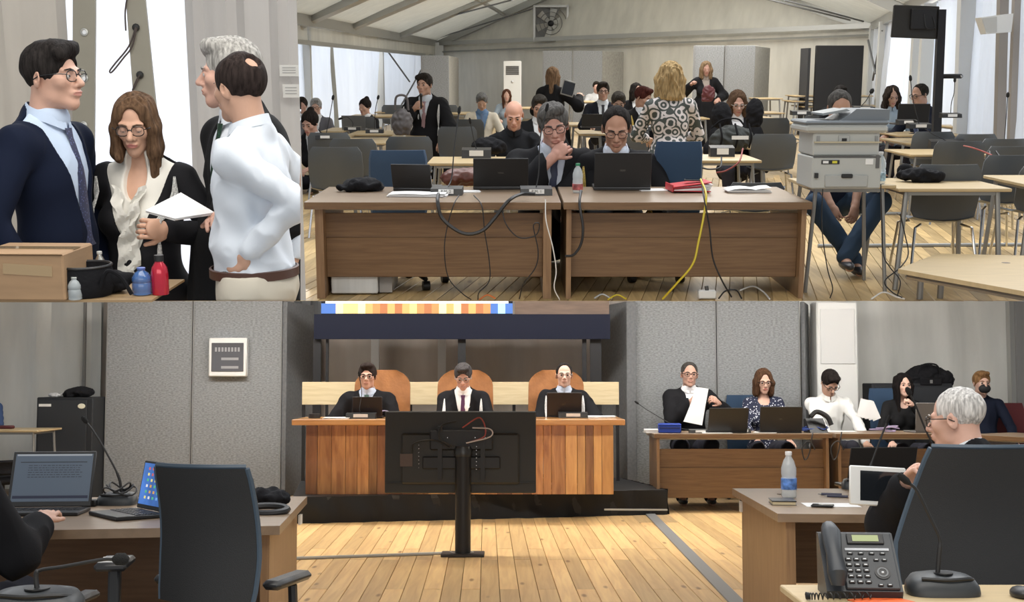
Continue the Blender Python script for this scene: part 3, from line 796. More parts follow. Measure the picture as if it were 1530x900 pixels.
# ------------------------------------------------------------------ shared materials
GREY = mat('metal_grey', (.30, .30, .29), .4, .6)
CHROME = mat('chrome', (.6, .6, .6), .2, 1)
BLACKP = mat('black_plastic', (.014, .014, .015), .42, bump=.1, bscale=400)
BLACKM = mat('black_metal', (.018, .018, .02), .45, .3)
BLACKC = mat('black_cloth', (.010, .010, .012), .9, bump=.4, bscale=60, spec=.2)
CABLE = mat('cable_black', (.012, .012, .013), .5)
WHITEP = mat('white_plastic', (.72, .72, .70), .4)
PAPER = mat('paper', (.82, .82, .82), .7)
LABEL = mat('label_white', (.75, .75, .74), .6)
INK = mat('ink', (.02, .02, .02), .6)
BEECH = mat('beech_laminate', (.50, .38, .21), .4, noise=.06, nscale=6, stretch=(1, 6, 1))
BEECHE = mat('beech_edge', (.34, .23, .12), .5)
WALNUT = mat('brown_laminate', (.19, .108, .050), .42, kind='wood', nscale=5, col2=(.135, .073, .033), stretch=(.7, 2, 16))
WALTOP = mat('brown_laminate_top', (.27, .19, .125), .35, kind='wood', nscale=5, col2=(.21, .145, .092), stretch=(.7, 12, 2))
WALV = mat('brown_laminate_side', (.29, .175, .09), .42, kind='wood', nscale=5, col2=(.21, .12, .06), stretch=(12, 12, .7))
GREYPL = mat('grey_seat_plastic', (.085, .095, .105), .42)
FELT = mat('grey_felt', (.25, .258, .265), .95, noise=.28, nscale=34, bump=.35, bscale=90, stretch=(1, 1, 2.6))
FELTE = mat('panel_edge', (.22, .22, .22), .7)
BLUEF = mat('blue_fabric', (.028, .062, .12), .85, bump=.2, bscale=400)
ALU = mat('tent_aluminium', (.42, .42, .40), .38, .5)
mat('glass_black', (.01, .012, .015), .08); mat('cable_red', (.30, .05, .04), .5); mat('grommet', (.16, .12, .09), .5); mat('laptop_black', (.007, .007, .008), .5)
TVB = mat('tv_back', (.018, .017, .015), .5, bump=.1, bscale=200)
GLASSP = mat('clear_plastic', (.9, .95, 1), .06, alpha=.28)

# ------------------------------------------------------------------ furniture
def school_table(D, loc, w, d, h, label, rz=0, group=None, legr=.014):
    t = thing('school_table', D, loc, label, 'table', rz, group)
    G().box((0, 0, h - .011), (w, d, .022), ch=.004).make('tabletop', [BEECH], t)
    g = G(); x, y = w / 2 - .07, d / 2 - .06
    for s in (-1, 1): g.box((0, s * y, h - .035), (2 * x, .02, .026)); g.box((s * x, 0, h - .035), (.02, 2 * y, .026))
    g.make('frame', GREY, t, False)
    for i in (-1, 1):
        for j in (-1, 1):
            G().cyl((i * x, j * y, h - .024), (i * (x + .045), j * (y + .03), 0), legr, n=8).make('leg', GREY, t)
    return t
def plastic_chair(D, loc, label, rz=0, group=None, h=.40, w=.44, bh=.36):
    """faces -Y locally"""
    t = thing('plastic_chair', D, loc, label, 'chair', rz, group)
    def shell(prof, th=.012, ww=w):
        g = G(); rr = []
        for (y, z, f) in prof:
            rr.append([(ww / 2 * f * a, y - (0 if z < h + .05 else .05 * a * a) , z + (.03 * a * a if z < h + .05 else 0)) for a in (-1, -.8, -.45, 0, .45, .8, 1)])
        a = [list(map(Vector, r)) for r in rr]; full = [r + [p + Vector((0, th if i > 1 else 0, -th if i <= 1 else 0)) for p in r[::-1]] for i, r in enumerate(a)]
        g.rings(full); return g
    shell([(-.22, h - .01, .86), (-.16, h, .95), (.1, h - .008, .95), (.17, h + .01, .9)]).make('seat', GREYPL, t)
    shell([(.17, h + .02, .9), (.20, h + .09, .97), (.225, h + .2, 1), (.25, h + bh - .05, .97), (.255, h + bh, .82)]).make('backrest', GREYPL, t)
    for i in (-1, 1):
        for j in (-1, 1):
            G().tube([(i * w * .3, j * .12, h - .02), (i * w * .42, j * .18, h - .035), (i * w * .5, j * .23 + .02, 0)], .0105, 7).make('leg', CHROME, t)
    return t
def office_desk(D, A, B_, dep, h, label, ptop=.045, panel=(.20, .88), name='office_desk', inset=.06, side=.03, group=None, sidecut=True):
    """front edge from A to B (deck points on the floor), depth away from the viewer"""
    A = Vector(A); B_ = Vector(B_); v = B_ - A; w = v.length; rz = math.atan2(v.y, v.x)
    t = thing(name, D, ((A.x + B_.x) / 2, (A.y + B_.y) / 2, 0), label, 'desk', rz, group)
    G().box((0, dep / 2, h - ptop / 2), (w, dep, ptop), ch=.004).make('desktop', WALTOP, t)
    G().box((0, -.001, h - ptop / 2), (w - .004, .006, ptop - .004)).make('edge_band', WALNUT, t)
    for q in (-1, 1): G().box((q * (w / 2 - inset - side / 2), dep / 2, (h - ptop) / 2), (side, dep * .9, h - ptop)).make('side_panel', WALV, t)
    z0, z1 = panel[0] * h, panel[1] * h; zm = z0 + (z1 - z0) * .62
    G().box((0, .15, (z0 + zm) / 2), (w - 2 * inset - 2 * side, .022, zm - z0), ch=.003).make('modesty_panel', WALNUT, t)
    G().box((0, .165, (zm + z1) / 2), (w - 2 * inset - 2 * side, .02, z1 - zm)).make('upper_panel', WALNUT, t)
    G().box((0, .17, h - ptop - .012), (w - 2 * inset - 2 * side, .02, .02)).make('rail', mat('rail_grey', (.36, .33, .28), .5), t)
    return t
def office_chair(D, loc, label, rz=0, seat_h=.42, bw=.46, bh=.55, m=None, arms=True, base=True, lean=8, group=None, name='office_chair', puff=.05, arm_h=.2):
    """faces -Y locally"""
    m = m or BLUEF
    t = thing(name, D, loc, label, 'chair', rz, group)
    g = G(); g.box((0, 0, seat_h), (bw, .46, .08), ch=.03); g.make('seat', m, t)
    g = G(); rr = []; n = 20 if puff > .1 else 8
    for i in range(n + 1):
        f = i / n; tw = 1 if f < .8 else math.sqrt(max(0, 1 - ((f - .8) / .2) ** 2 * .75)); z = seat_h + .06 + bh * f; wy = .22 + math.tan(R(lean)) * bh * f - .03 * math.sin(math.pi * f); hw = bw / 2 * (.93 + .08 * math.sin(math.pi * min(f * .6 + .2, 1))) * (tw if puff > .1 else (1 if 0 < i < n else .95))
        th = puff * (1 if 0 < i < n else .5)
        row = [Vector((hw * a, wy - .03 * (1 - a * a) * -1 - .03 , z)) for a in (-1, -.93, -.5, 0, .5, .93, 1)]
        back = [p + Vector((0, th * (1 if abs(p.x) < hw * .98 else .45), 0)) for p in row[::-1]]
        rr.append(row + back)
    g.rings(rr); g.make('backrest', m, t)
    if base:
        G().cyl((0, 0, .10), (0, 0, seat_h - .03), .028, .022).make('gas_column', BLACKM, t)
        for i in range(5):
            a = 2 * math.pi * i / 5 + .3; c, s_ = math.cos(a), math.sin(a)
            lg = G().tube([(0, 0, .12), (c * .15, s_ * .15, .11), (c * .28, s_ * .28, .075)], [.024, .018, .014], 6).make('base_arm', BLACKP, t)
            gg = G(); gg.cyl((c * .28 - s_ * .022, s_ * .28 + c * .022, .03), (c * .28 + s_ * .022, s_ * .28 - c * .022, .03), .029, n=12); gg.cyl((c * .28, s_ * .28, .03), (c * .28, s_ * .28, .08), .012, n=6)
            gg.make('caster', BLACKP, lg)
    if arms:
        for q in (-1, 1):
            g = G(); x = q * (bw / 2 + .045); g.tube([(q * bw * .35, .02, seat_h - .03), (x, .02, seat_h - .02), (x, .03, seat_h + arm_h - .02)], .016, 7)
            g.box((x, .0, seat_h + arm_h), (.07, .26, .03), ch=.012); g.make('armrest', BLACKP, t)
    return t
def laptop(D, loc, label, rz=0, w=.34, d=.23, ang=100, screen=None, lidm=None, group=None, mark=True, marktext=None, sh=None, icons=0):
    """user at +Y, lid hinged at -Y; ang = opening angle"""
    t = thing('laptop', D, loc, label, 'laptop', rz, group); lidm = lidm or BLACKP; sh = sh or d
    b = G().box((0, 0, .010), (w, d, .018), ch=.004).make('keyboard_base', lidm, t)
    g = G()
    for r_ in range(4):
        for c in range(11): g.box((-w * .42 + c * w * .084, d * (-.30 + r_ * .115), .0205), (w * .066, d * .085, .003))
    g.make('keys', mat('key_black', (.03, .03, .032), .5), b)
    a = R(ang - 90); up = Vector((0, -math.sin(a), math.cos(a))); nrm = Vector((0, math.cos(a), math.sin(a)))   # nrm faces the user
    Mx = Matrix.Translation((0, -d / 2, .02)) @ Matrix((Vector((-1, 0, 0)), up, nrm)).transposed().to_4x4()
    l = G().box((0, sh / 2, 0), (w, sh, .009), ch=.003).make('lid', lidm, t, M=Mx)
    sm = screen or mat('screen_off', (.01, .012, .016), .15)
    G().box((0, sh * .52, .0052), (w * .93, sh * .86, .0012)).make('display', sm, l)
    if mark: G().box((w * .0, sh * .5, -.005), (w * .10, sh * .06, .001)).make('badge', mat('badge_dim', (.06, .06, .06), .25, .5), l)
    return t, l
def mic_station(D, loc, label, rz=0, plate='P.M. 1', bw=.17, bd=.10, bhh=.035, neck=None, group=None, nm='conference_microphone', psz=.030, pface=-1, headr=.011, black=None):
    """base with name plate and a gooseneck; neck: local points of the stem"""
    t = thing(nm, D, loc, label, 'microphone', rz, group)
    g = G(); g.prism([(-bw / 2, -bd / 2, 0), (-bw / 2, bd / 2, 0), (-bw / 2, bd / 2, bhh), (-bw / 2, -bd / 2 * .8, bhh * .8)], (0, 0, 0), (bw, 0, 0)); b = g.make('base', black or BLACKP, t, False)
    if plate is not None:
        p = G().box((0, -bd / 2 - .002, bhh * .5), (bw * .48, .003, bhh * .55)).make('name_plate', LABEL, b)
        if plate: text(plate, psz, INK, p, Matrix.Translation((0, -bd / 2 - .0042, bhh * .5)) @ Matrix.Rotation(math.pi / 2, 4, 'X'))
    if neck:
        pts = bez([(0, 0, bhh * .8)] + neck, 6); G().tube(pts, .0042, 6).make('gooseneck', CABLE, t)
        e = (pts[-1] - pts[-3]).normalized()
        G().tube([pts[-1], pts[-1] + e * .012, pts[-1] + e * .04, pts[-1] + e * .055], [.006, headr, headr, .005], 10).make('microphone_head', mat('foam_black', (.01, .01, .01), .95, bump=.8, bscale=500), t)
    return t
def bottle(D, loc, label, h=.23, r=.033, cap=(.03, .25, .12), col=None, lab=(.7, .2, .2), full=None, nm='water_bottle', band=(.18, .42)):
    t = thing(nm, D, loc, label, 'bottle')
    m = col or mat('bottle_plastic', (.80, .88, .92), .05, alpha=.42, coat=.6)
    pr = [(.001, 0), (r * .85, .0), (r, h * .04), (r * .96, h * .12), (r, h * .17), (r, h * .42), (r * .93, h * .46), (r, h * .52), (r * .98, h * .64), (r * .7, h * .80), (r * .40, h * .88), (r * .36, h * .93)]
    G().lathe(pr, n=20).make('bottle_body', m, t)
    if lab: G().lathe([(r * 1.01, h * band[0]), (r * 1.02, h * band[0] + .001), (r * 1.02, h * band[1]), (r * 1.01, h * band[1] + .001)], n=20).make('paper_label', mat('lab_%d%d%d' % tuple(int(v * 99) for v in lab), lab, .4, noise=.7, nscale=25), t)
    G().lathe([(r * .42, h * .915), (r * .44, h * .93), (r * .44, h * .99), (r * .40, h)], n=16).make('cap', mat('cap_%d%d%d' % tuple(int(v * 99) for v in cap), cap, .4), t)
    return t
def cable(D, pts, label, r=.004, m=None, cat='cable', group=None, nm='cable', smooth=7):
    g = G(); P = bez(pts, smooth); c = P[0].copy(); g.tube([p - c for p in P], r, 6)
    return solo(g, nm, m or CABLE, D, c, label, cat, group=group)
def sheets(D, loc, w, d, label, rz=0, n=3, th=.004, m=None, nm='paper_sheets', curl=.0, group=None):
    g = G()
    for i in range(n):
        a = random.uniform(-.08, .08); x = random.uniform(-.01, .01)
        g.box((x, x, th * (i + .5)), (w, d, th * .8), (0, 0, a))
    if curl:
        nx = 8; rr = []
        for i in range(nx + 1):
            f = i / nx; z = th * n + curl * (abs(math.sin(f * 5)) * .6 + .3 * f); rr.append([(-w / 2 + w * f, -d / 2, z), (-w / 2 + w * f, d / 2, z + curl * .3), (-w / 2 + w * f, d / 2, z + curl * .3 + .001), (-w / 2 + w * f, -d / 2, z + .001)])
        g.rings(rr)
    return solo(g, nm, m or PAPER, D, loc, label, 'papers', rz, group)
def soft_lump(D, loc, dims, label, cat, nm, m=None, seed=1, rz=0, n=7, amp=.012, vox=.012, extra=None):
    """crumpled soft thing: a few joined lobes"""
    rs = random.Random(seed); sd = SDF(vox); w, d, h = dims
    sd.ell((0, 0, h * .42), (w * .42, d * .42, h * .5))
    for i in range(n):
        sd.ell((rs.uniform(-.34, .34) * w, rs.uniform(-.3, .3) * d, h * rs.uniform(.2, .5)), (w * rs.uniform(.12, .22), d * rs.uniform(.15, .25), h * rs.uniform(.22, .42)), k=.02)
    sd.plane((0, 0, .002), (0, 0, -1)); V, Fq = sd.grow(); V = folds(V, Fq, amp, 40, seed, (1, 1, 1)); V[:, 2] = np.maximum(V[:, 2], 0)
    me = npmesh(nm, V, Fq, m or BLACKC)
    if extra is None:
        o = put(nm, me, None, D.M @ TR(loc, rz)); return tag(o, label, cat)
    t = thing(nm, D, loc, label, cat, rz); put('body', me, t); extra(t); return t
def curtain(D, A, B_, z0, z1, m, amp=.05, nf=8, name='wall_left', seed=1, nz=10, struct_=True, z1b=None, bulge=0, lower=None):
    A = Vector(A); B_ = Vector(B_); v = B_ - A; w = v.length; nrm = Vector((v.y, -v.x, 0)).normalized(); rs = random.Random(seed)
    ph = [rs.uniform(0, 6) for _ in range(4)]; nx = max(12, nf * 6); rr = []
    for j in range(nz + 1):
        g = j / nz; row = []
        for i in range(nx + 1):
            f = i / nx; zt = z1 if z1b is None else z1 + (z1b - z1) * f; za = z0 if lower is None else z0 + (lower - z0) * f
            o = amp * (.5 * math.sin(2 * math.pi * nf * f + ph[0] + 1.2 * math.sin(3 * g + ph[1])) + .35 * math.sin(2 * math.pi * nf * 1.7 * f + ph[2] + g) + .3 * math.sin(5 * f + 4 * g + ph[3])) + bulge * math.sin(math.pi * g)
            p = A + v * f + nrm * o; row.append(Vector((p.x, p.y, za + (zt - za) * g)))
        rr.append(row + [p - nrm * .004 for p in row[::-1]])
    gm = G(); gm.rings(rr); return struct(gm, name, m, D, True) if struct_ else gm
# ------------------------------------------------------------------ structure of the lower room
PINE = mat('pine_plank', (.92, .64, .30), .42, kind='pine', nscale=2.6, col2=(.74, .47, .21), stretch=(9, .55, 1), vary=.24, bump=.05, bscale=30)
PINE2 = mat('pine_plank_grey', (.60, .43, .20), .42, kind='pine', nscale=2.6, col2=(.42, .28, .12), stretch=(9, .55, 1), vary=.38, bump=.05, bscale=30)
def planks(D, name, vp, x0, x1, y0, rows, w, m, sub, seed, bev=0):
    """boards running towards the vanishing point, ends parallel to X"""
    rs = random.Random(seed); k = (vp - 765) / F                       # dX per dY
    xa, xb = (x0 + x1) / 2 + k * 6 - (x1 - x0 + 8) / 2, (x0 + x1) / 2 + k * 6 + (x1 - x0 + 8) / 2     # joists' deck, its front edge undercut
    fl = struct(G().prism([(xa, y0 + bev * .031, -.031), (xa, y0 + bev * .10, -.10), (xa, y0 + sub, -.10), (xa, y0 + sub, -.031)], (0, 0, 0), (xb - xa, 0, 0)), name, mat('subfloor', (.20, .13, .07), .8), D)
    ln = rows; g = 0.004
    def mk(L, first):
        b_ = bev if first else 0
        gg = G(); hw = (w - g) / 2; c = .0018
        base = [(-hw, 0), (hw, 0), (hw + k * (L - g), L - g), (-hw + k * (L - g), L - g)]
        rr = [[(x, y + (.026 * b_ if y == 0 else 0), -.026) for x, y in base], [(x, y, -c) for x, y in base], [((x - k * y) * (1 - c / hw) + k * y, y + (c if y == 0 else -c), 0) for x, y in base]]
        gg.rings(rr); return gg.mesh('plank', m)
    meshes = {(L, q): mk(L, q) for L in ln for q in (True, False)}
    n = int((x1 - x0) / w)
    for i in range(n):
        y = y0; order = list(ln)
        for L in (order if i % 2 else order[::-1]):
            o = bpy.data.objects.new('plank', meshes[(L, y == y0)]); COL.objects.link(o); o.parent = fl
            o.location = (x0 + (i + .5) * w + k * (y - y0), y, rs.uniform(-.0012, .0012)); y += L
    return fl
planks(LO, 'floor', 726, -3.3, 3.7, 4.2, (3.3, 1.9, 3.9), .127, PINE, 12, 3)
struct(G().box((0, 14.9, -.03), (12, 6.2, .058)), 'floor', mat('far_floor', (.62, .43, .22), .5, kind='wood', nscale=3, col2=(.5, .33, .16), stretch=(10, .6, 1)), LO)
for q in (-1, 1):
    struct(G().box((q * 4.95, 8, -.031), (2.5, 8, .058)), 'floor', mat('far_floor', (.62, .43, .22)), LO)

FAB = plastic_sheet('tent_fabric_lower', (.80, .80, .76), (.5, .5, .47), .08)
def zc(Y): return LO.cut(Y) - .004
def P(px, Y, z=0):                                       # lower room: point on column px at depth Y
    v = LO.y(px, 600, Y); return Vector((v.x, Y, z))
curtain(LO, P(-60, 15.3), P(150, 15.3), 0, zc(15.45), FAB, .05, 4, 'wall_back', 3)
struct(G().tube([P(126, 15.12, 0), P(124, 15.12, zc(15.12))], .022, 8), 'trim_1', mat('seam_grey', (.22, .21, .2), .7), LO)
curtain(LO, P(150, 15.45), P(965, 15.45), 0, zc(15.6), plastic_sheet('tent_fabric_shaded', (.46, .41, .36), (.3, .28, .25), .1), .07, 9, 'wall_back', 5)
curtain(LO, P(1180, 15.3), P(1508, 15.3), 0, zc(15.45), FAB, .04, 4, 'wall_back', 8, bulge=.05)
struct(G().box(P(1515, 14.9, zc(14.9) / 2), (.10, .12, zc(14.84))), 'trim_2', ALU, LO)
struct(G().box(P(1530, 14.6, zc(14.6) / 2), (.16, .05, zc(14.55))), 'trim_3', mat('post_dark', (.2, .2, .2), .6), LO)
for x in (560, 660, 900): struct(G().box(P(x - (x > 880) * 0, 15.2, zc(15.2) / 2), (.10, .05, zc(15.18))), 'trim_4', mat('post_pale', (.55, .56, .56), .5), LO)
struct(G().box((0, 15.95, 1.23), (13, .08, 2.44)), 'wall_back', mat('outer_wall', (.4, .4, .38), .8), LO)

def acoustic(D, A, B_, z1, label, seams, th=.16, z0=0, label2=None, edge=True):
    A = Vector(A); B_ = Vector(B_)
    pts = [A + (B_ - A) * f for f in [0] + seams + [1]]; out = []
    for i in range(len(pts) - 1):
        v = pts[i + 1] - pts[i]; c = (pts[i] + pts[i + 1]) / 2; lb = label[i]
        t = thing('acoustic_panel', D, (c.x, c.y, 0), lb, 'panel', math.atan2(v.y, v.x))
        G().box((0, th / 2, (z0 + z1) / 2), (v.length - .012, th, z1 - z0), ch=.006).make('felt_board', FELT, t, False)
        for q in (-1, 1): G().box((q * (v.length / 2 - .012), -.004, (z0 + z1) / 2), (.014, .012, z1 - z0 - .01)).make('edge_strip', FELTE, t, False)
        out.append(t)
    return out
acoustic(LO, P(157, 14.3), P(421, 14.3), zc(14.46), ['wide grey felt acoustic panel beside the black cabinet', 'grey felt acoustic panel carrying the white fuse box'], [.49])
t = thing('acoustic_panel', LO, P(424, 14.3), 'grey felt panel turned edge on between the fuse box panel and the bench', 'panel', R(90 - 14))
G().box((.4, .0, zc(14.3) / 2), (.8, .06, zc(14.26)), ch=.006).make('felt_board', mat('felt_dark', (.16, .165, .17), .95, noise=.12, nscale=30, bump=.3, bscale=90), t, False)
curtain(LO, P(438, 14.9), P(478, 15.2), 0, zc(15.25), mat('drape_dark', (.13, .135, .14), .9), .05, 2, 'drape', 4)
acoustic(LO, P(948, 14.3), P(1197, 14.3), zc(14.46), ['grey felt acoustic panel behind the man reading the paper', 'grey felt acoustic panel behind the woman in the dotted blouse'], [.495])
t = thing('acoustic_panel', LO, P(944, 14.2), 'dark edge-on felt panel right of the dark blue screen frame', 'panel', R(104))
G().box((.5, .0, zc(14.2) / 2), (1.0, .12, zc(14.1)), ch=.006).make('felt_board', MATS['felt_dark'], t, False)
t = thing('acoustic_panel', LO, P(1201, 14.35), 'grey felt panel turned edge on beside the white air conditioner', 'panel', R(72))
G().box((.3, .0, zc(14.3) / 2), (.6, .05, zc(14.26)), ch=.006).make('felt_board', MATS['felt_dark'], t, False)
# fuse box
a = LO.y(311, 563, 14.2); b = LO.y(369, 505, 14.2); w_, h_ = b.x - a.x, b.z - a.z
t = thing('fuse_box', LO, ((a.x + b.x) / 2, 14.3, (a.z + b.z) / 2), 'white wall box with a smoked clear door on the grey panel', 'fuse box')
G().box((0, -.05, 0), (w_, .10, h_), ch=.012).make('housing', WHITEP, t)
G().box((0, -.104, 0), (w_ * .84, .012, h_ * .74), ch=.004).make('door', mat('smoked_door', (.10, .10, .11), .12, coat=1), t)
g = G()
for i in range(8): g.box((-w_ * .3 + i * w_ * .085, -.112, .09), (w_ * .05, .004, .05))
for i in range(2): g.box((.03, -.112, -.02 - .1 * i), (w_ * .45, .004, .03))
g.make('breaker_row', mat('breaker_grey', (.32, .32, .33), .4), t, False)
# cabinet
a = P(55, 13.9); b = P(139, 13.9); zt = LO.y(90, 594, 13.9).z
t = thing('equipment_cabinet', LO, ((a.x + b.x) / 2, 13.9, 0), 'tall black equipment cabinet against the tent wall', 'cabinet')
G().box((0, .3, zt / 2), (b.x - a.x, .6, zt), ch=.01).make('cabinet_body', mat('cabinet_black', (.016, .018, .022), .5), t, False)
G().box((-.02, -.01, zt / 2), (b.x - a.x - .09, .02, zt - .06), ch=.004).make('door', mat('cabinet_door', (.022, .025, .030), .45), t, False)
G().box((-.22, -.022, zt - .09), (.14, .004, .03)).make('badge', LABEL, t)
G().ball((.20, -.022, zt - .10), (.045, .003, .03), 10).make('sticker', mat('sticker_cream', (.7, .68, .55), .6), t)
soft_lump(LO, P(118, 14.1, zt), (.36, .3, .13), 'black crumpled cloth bag on the black cabinet', 'bag', 'cloth_bag', seed=4)
soft_lump(LO, P(84, 14.1, zt), (.16, .2, .05), 'small pale crumpled plastic on the black cabinet', 'plastic bag', 'plastic_bag', mat('pale_plastic', (.6, .6, .6), .4), seed=5)
# air conditioner
def air_con(D, px0, px1, Y, ytop, label, ybot=None, cutted=False, grille='top'):
    a = D.y(px0, 600 if D is LO else 150, Y); b = D.y(px1, 600 if D is LO else 150, Y); zt = (D.cut(Y) - .004) if cutted else D.y(px0, ytop, Y).z; w = b.x - a.x
    t = thing('air_conditioner', D, ((a.x + b.x) / 2, Y, 0), label, 'air conditioner')
    G().box((0, .16, zt / 2), (w, .32, zt), ch=.02).make('case', WHITEP, t)
    if grille == 'top':
        g = G()
        for i in range(9): g.box((0, -.006, zt - .14 - i * w * .055), (w * .72, .012, w * .03), (R(25), 0, 0))
        g.make('louvre', mat('louvre_dark', (.05, .05, .05), .5), t, False)
    else:
        G().box((0, -.004, zt - .42), (w * .84, .014, .66), ch=.006).make('front_panel', mat('white_plastic_2', (.66, .66, .65), .35), t, False)
    G().ball((0, -.006, zt * (.60 if grille != 'top' else .68)), (.035, .012, .035), 12).make('emblem', mat('emblem_silver', (.5, .5, .5), .3, .8), t)
    return t
air_con(LO, 1222, 1284, 14.4, 450, 'tall white air conditioner behind the man in the white shirt', cutted=True, grille='panel')

# ------------------------------------------------------------------ stage and judges' bench
STG = .25
stf = mat('stage_skirt', (.010, .010, .011), .5, bump=.4, bscale=5, spec=.3)
A0 = LO.z(436, 783); A1 = LO.z(997, 769)
v = A1 - A0
t = thing('stage', LO, (0, 0, 0), 'low black platform carrying the wooden bench', 'platform')
poly = [(A0.x, A0.y, 0), (A1.x, A1.y, 0), (A1.x - .35, 14.0, 0), (A0.x - .3, 14.0, 0)]
G().prism([(x, y, STG - .03) for x, y, z in poly], (0, 0, 0), (0, 0, .03)).make('stage_top', mat('stage_black', (.03, .03, .032), .5, noise=.3, nscale=6), t, False)
G().prism([(x, y, 0) for x, y, z in poly], (0, 0, 0), (0, 0, STG - .031)).make('stage_frame', BLACKM, t, False)
gm = curtain(LO, A0 + Vector((0, -.02, 0)), A1 + Vector((0, -.02, 0)), 0, STG + .004, stf, .028, 11, struct_=False, seed=5, nz=6); gm.make('skirt', stf, t)
gm = curtain(LO, A1 + Vector((.02, 0, 0)), Vector((A1.x - .32, 13.9, 0)), 0, STG + .004, stf, .02, 8, struct_=False, seed=6, nz=6); gm.make('skirt', stf, t)
G().box(tuple(LO.z(950, 762, STG)), (.55, .03, .012), (0, 0, R(-3))).make('edge_strip', ALU, t)

YB = LO.z(600, 739, STG).y
def PB(px, Y, z): p = P(px, Y); p.z = z; return p
zt = LO.y(600, 627, YB - .12).z
x0, x1 = P(458, YB).x, P(916, YB).x
bench = thing('judges_bench', LO, ((x0 + x1) / 2, YB, STG), 'long varnished bench with striped vertical boards on the black platform', 'bench')
hb = zt - STG; wb = x1 - x0
ORW = mat('bench_board', (.50, .235, .085), .3, kind='wood', nscale=3, col2=(.26, .10, .035), stretch=(6, 6, .8), vary=.55, coat=.5)
ORL = mat('bench_board_light', (.66, .36, .13), .3, kind='wood', nscale=3, col2=(.48, .23, .08), stretch=(6, 6, .8), vary=.3, coat=.5)
ORD = mat('bench_board_dark', (.25, .10, .04), .3, kind='wood', nscale=3, col2=(.14, .055, .022), stretch=(6, 6, .8), vary=.3, coat=.5)
ORT = mat('bench_top', (.60, .30, .10), .28, kind='wood', nscale=3, col2=(.47, .21, .065), stretch=(1, 8, 8), coat=.5)
tl, trr = P(436, YB - .15).x - bench.matrix_world.translation.x, P(934, YB - .15).x - bench.matrix_world.translation.x
G().box(((tl + trr) / 2, .25, hb - .028), (trr - tl, .80, .056), ch=.006).make('bench_top', ORT, bench)
nb_ = 27; rs = random.Random(12); ws = [rs.choice([.7, 1, 1.2, 1.0]) for _ in range(nb_)]; tot = sum(ws); xx = -wb / 2
for w0 in ws:
    w = wb * w0 / tot; G().box((xx + w / 2, rs.uniform(-.002, .002), (hb - .056) / 2), (w - .003, .03, hb - .058), ch=.002).make('board', rs.choice([ORW, ORW, ORL, ORD]), bench, False); xx += w
for q in (-1, 1): G().box((q * (wb / 2 - .02), .32, (hb - .056) / 2), (.04, .58, hb - .058)).make('end_panel', ORW, bench)
# leather chairs
LEA = mat('brown_leather', (.30, .125, .045), .38, noise=.2, nscale=8, bump=.25, bscale=40)
for (px, lb) in ((568, 'brown leather armchair of the judge at the left of the bench'), (694, 'brown leather armchair of the judge bending over his papers'), (832, 'brown leather armchair of the judge at the right of the bench')):
    yy = 13.05; ztp = LO.y(px, 553, yy).z
    c = P(px, yy - .16); c.y = yy - .16; office_chair(LO, (c.x, c.y, STG), lb, 0, .36, .60, ztp - STG - .42, LEA, True, True, 3, 'high-backed leather chairs on the platform', 'leather_chair', .13, .18)
# screen frame
yy = 13.95; a = LO.y(470, 507, yy); b = LO.y(911, 470, yy)
t = thing('video_wall', LO, ((a.x + b.x) / 2, yy, 0), 'large video screen in a dark blue frame above the judges', 'screen')
NAVY = mat('navy_frame', (.005, .007, .020), .6, spec=.2)
G().box((0, 0, (a.z + b.z) / 2), (b.x - a.x, .10, b.z - a.z)).make('frame', NAVY, t, False)
ztop = zc(yy + .1); c0 = LO.y(480, 472, yy); c1 = LO.y(766, 472, yy); tx = t.matrix_world.translation.x
G().box(((c0.x + c1.x) / 2 - tx, .03, (b.z + ztop) / 2), (c1.x - c0.x, .08, ztop - b.z)).make('screen_housing', NAVY, t, False)
rs = random.Random(5); xx = c0.x - tx; cols = [(.55, .26, .08), (.30, .10, .03), (.75, .45, .15), (.42, .17, .05), (.85, .62, .28)]
n = 26; w = (c1.x - c0.x) / n
for i in range(n):
    c = cols[rs.randrange(5)] if 1 < i < n - 3 else (.03, .10, .33)
    if i == n - 2: c = (.25, .5, .8)
    G().box((xx + (i + .5) * w, -.012, (b.z + ztop - .03) / 2 + .004), (w, .004, ztop - b.z - .04)).make('display_stripe', mat('screen_%d' % int(c[0] * 100 + c[2] * 1000), c, .5, emit=1.0), t)
G().box(((c0.x + c1.x) / 2 - tx, -.011, ztop - .018), (c1.x - c0.x - .1, .006, .026)).make('display_edge', mat('screen_pale', (.8, .82, .7), .5, emit=.8), t)
c2 = LO.y(911, 472, yy)
G().box(((c1.x + c2.x) / 2 - tx + .01, .05, (b.z + ztop) / 2), (c2.x - c1.x - .03, .06, ztop - b.z)).make('side_board', mat('dim_brown', (.13, .085, .06), .6, noise=.2, nscale=3, stretch=(1, 1, 6)), t, False)
for px, w in ((474, .09), (489, .03), (690, .09), (873, .05), (890, .13)):
    p = LO.y(px, 520, yy + .05); G().box((p.x - tx, .06, a.z / 2 + STG / 2 + .0), (w, .05, a.z - STG)).make('post', BLACKM, t, False)
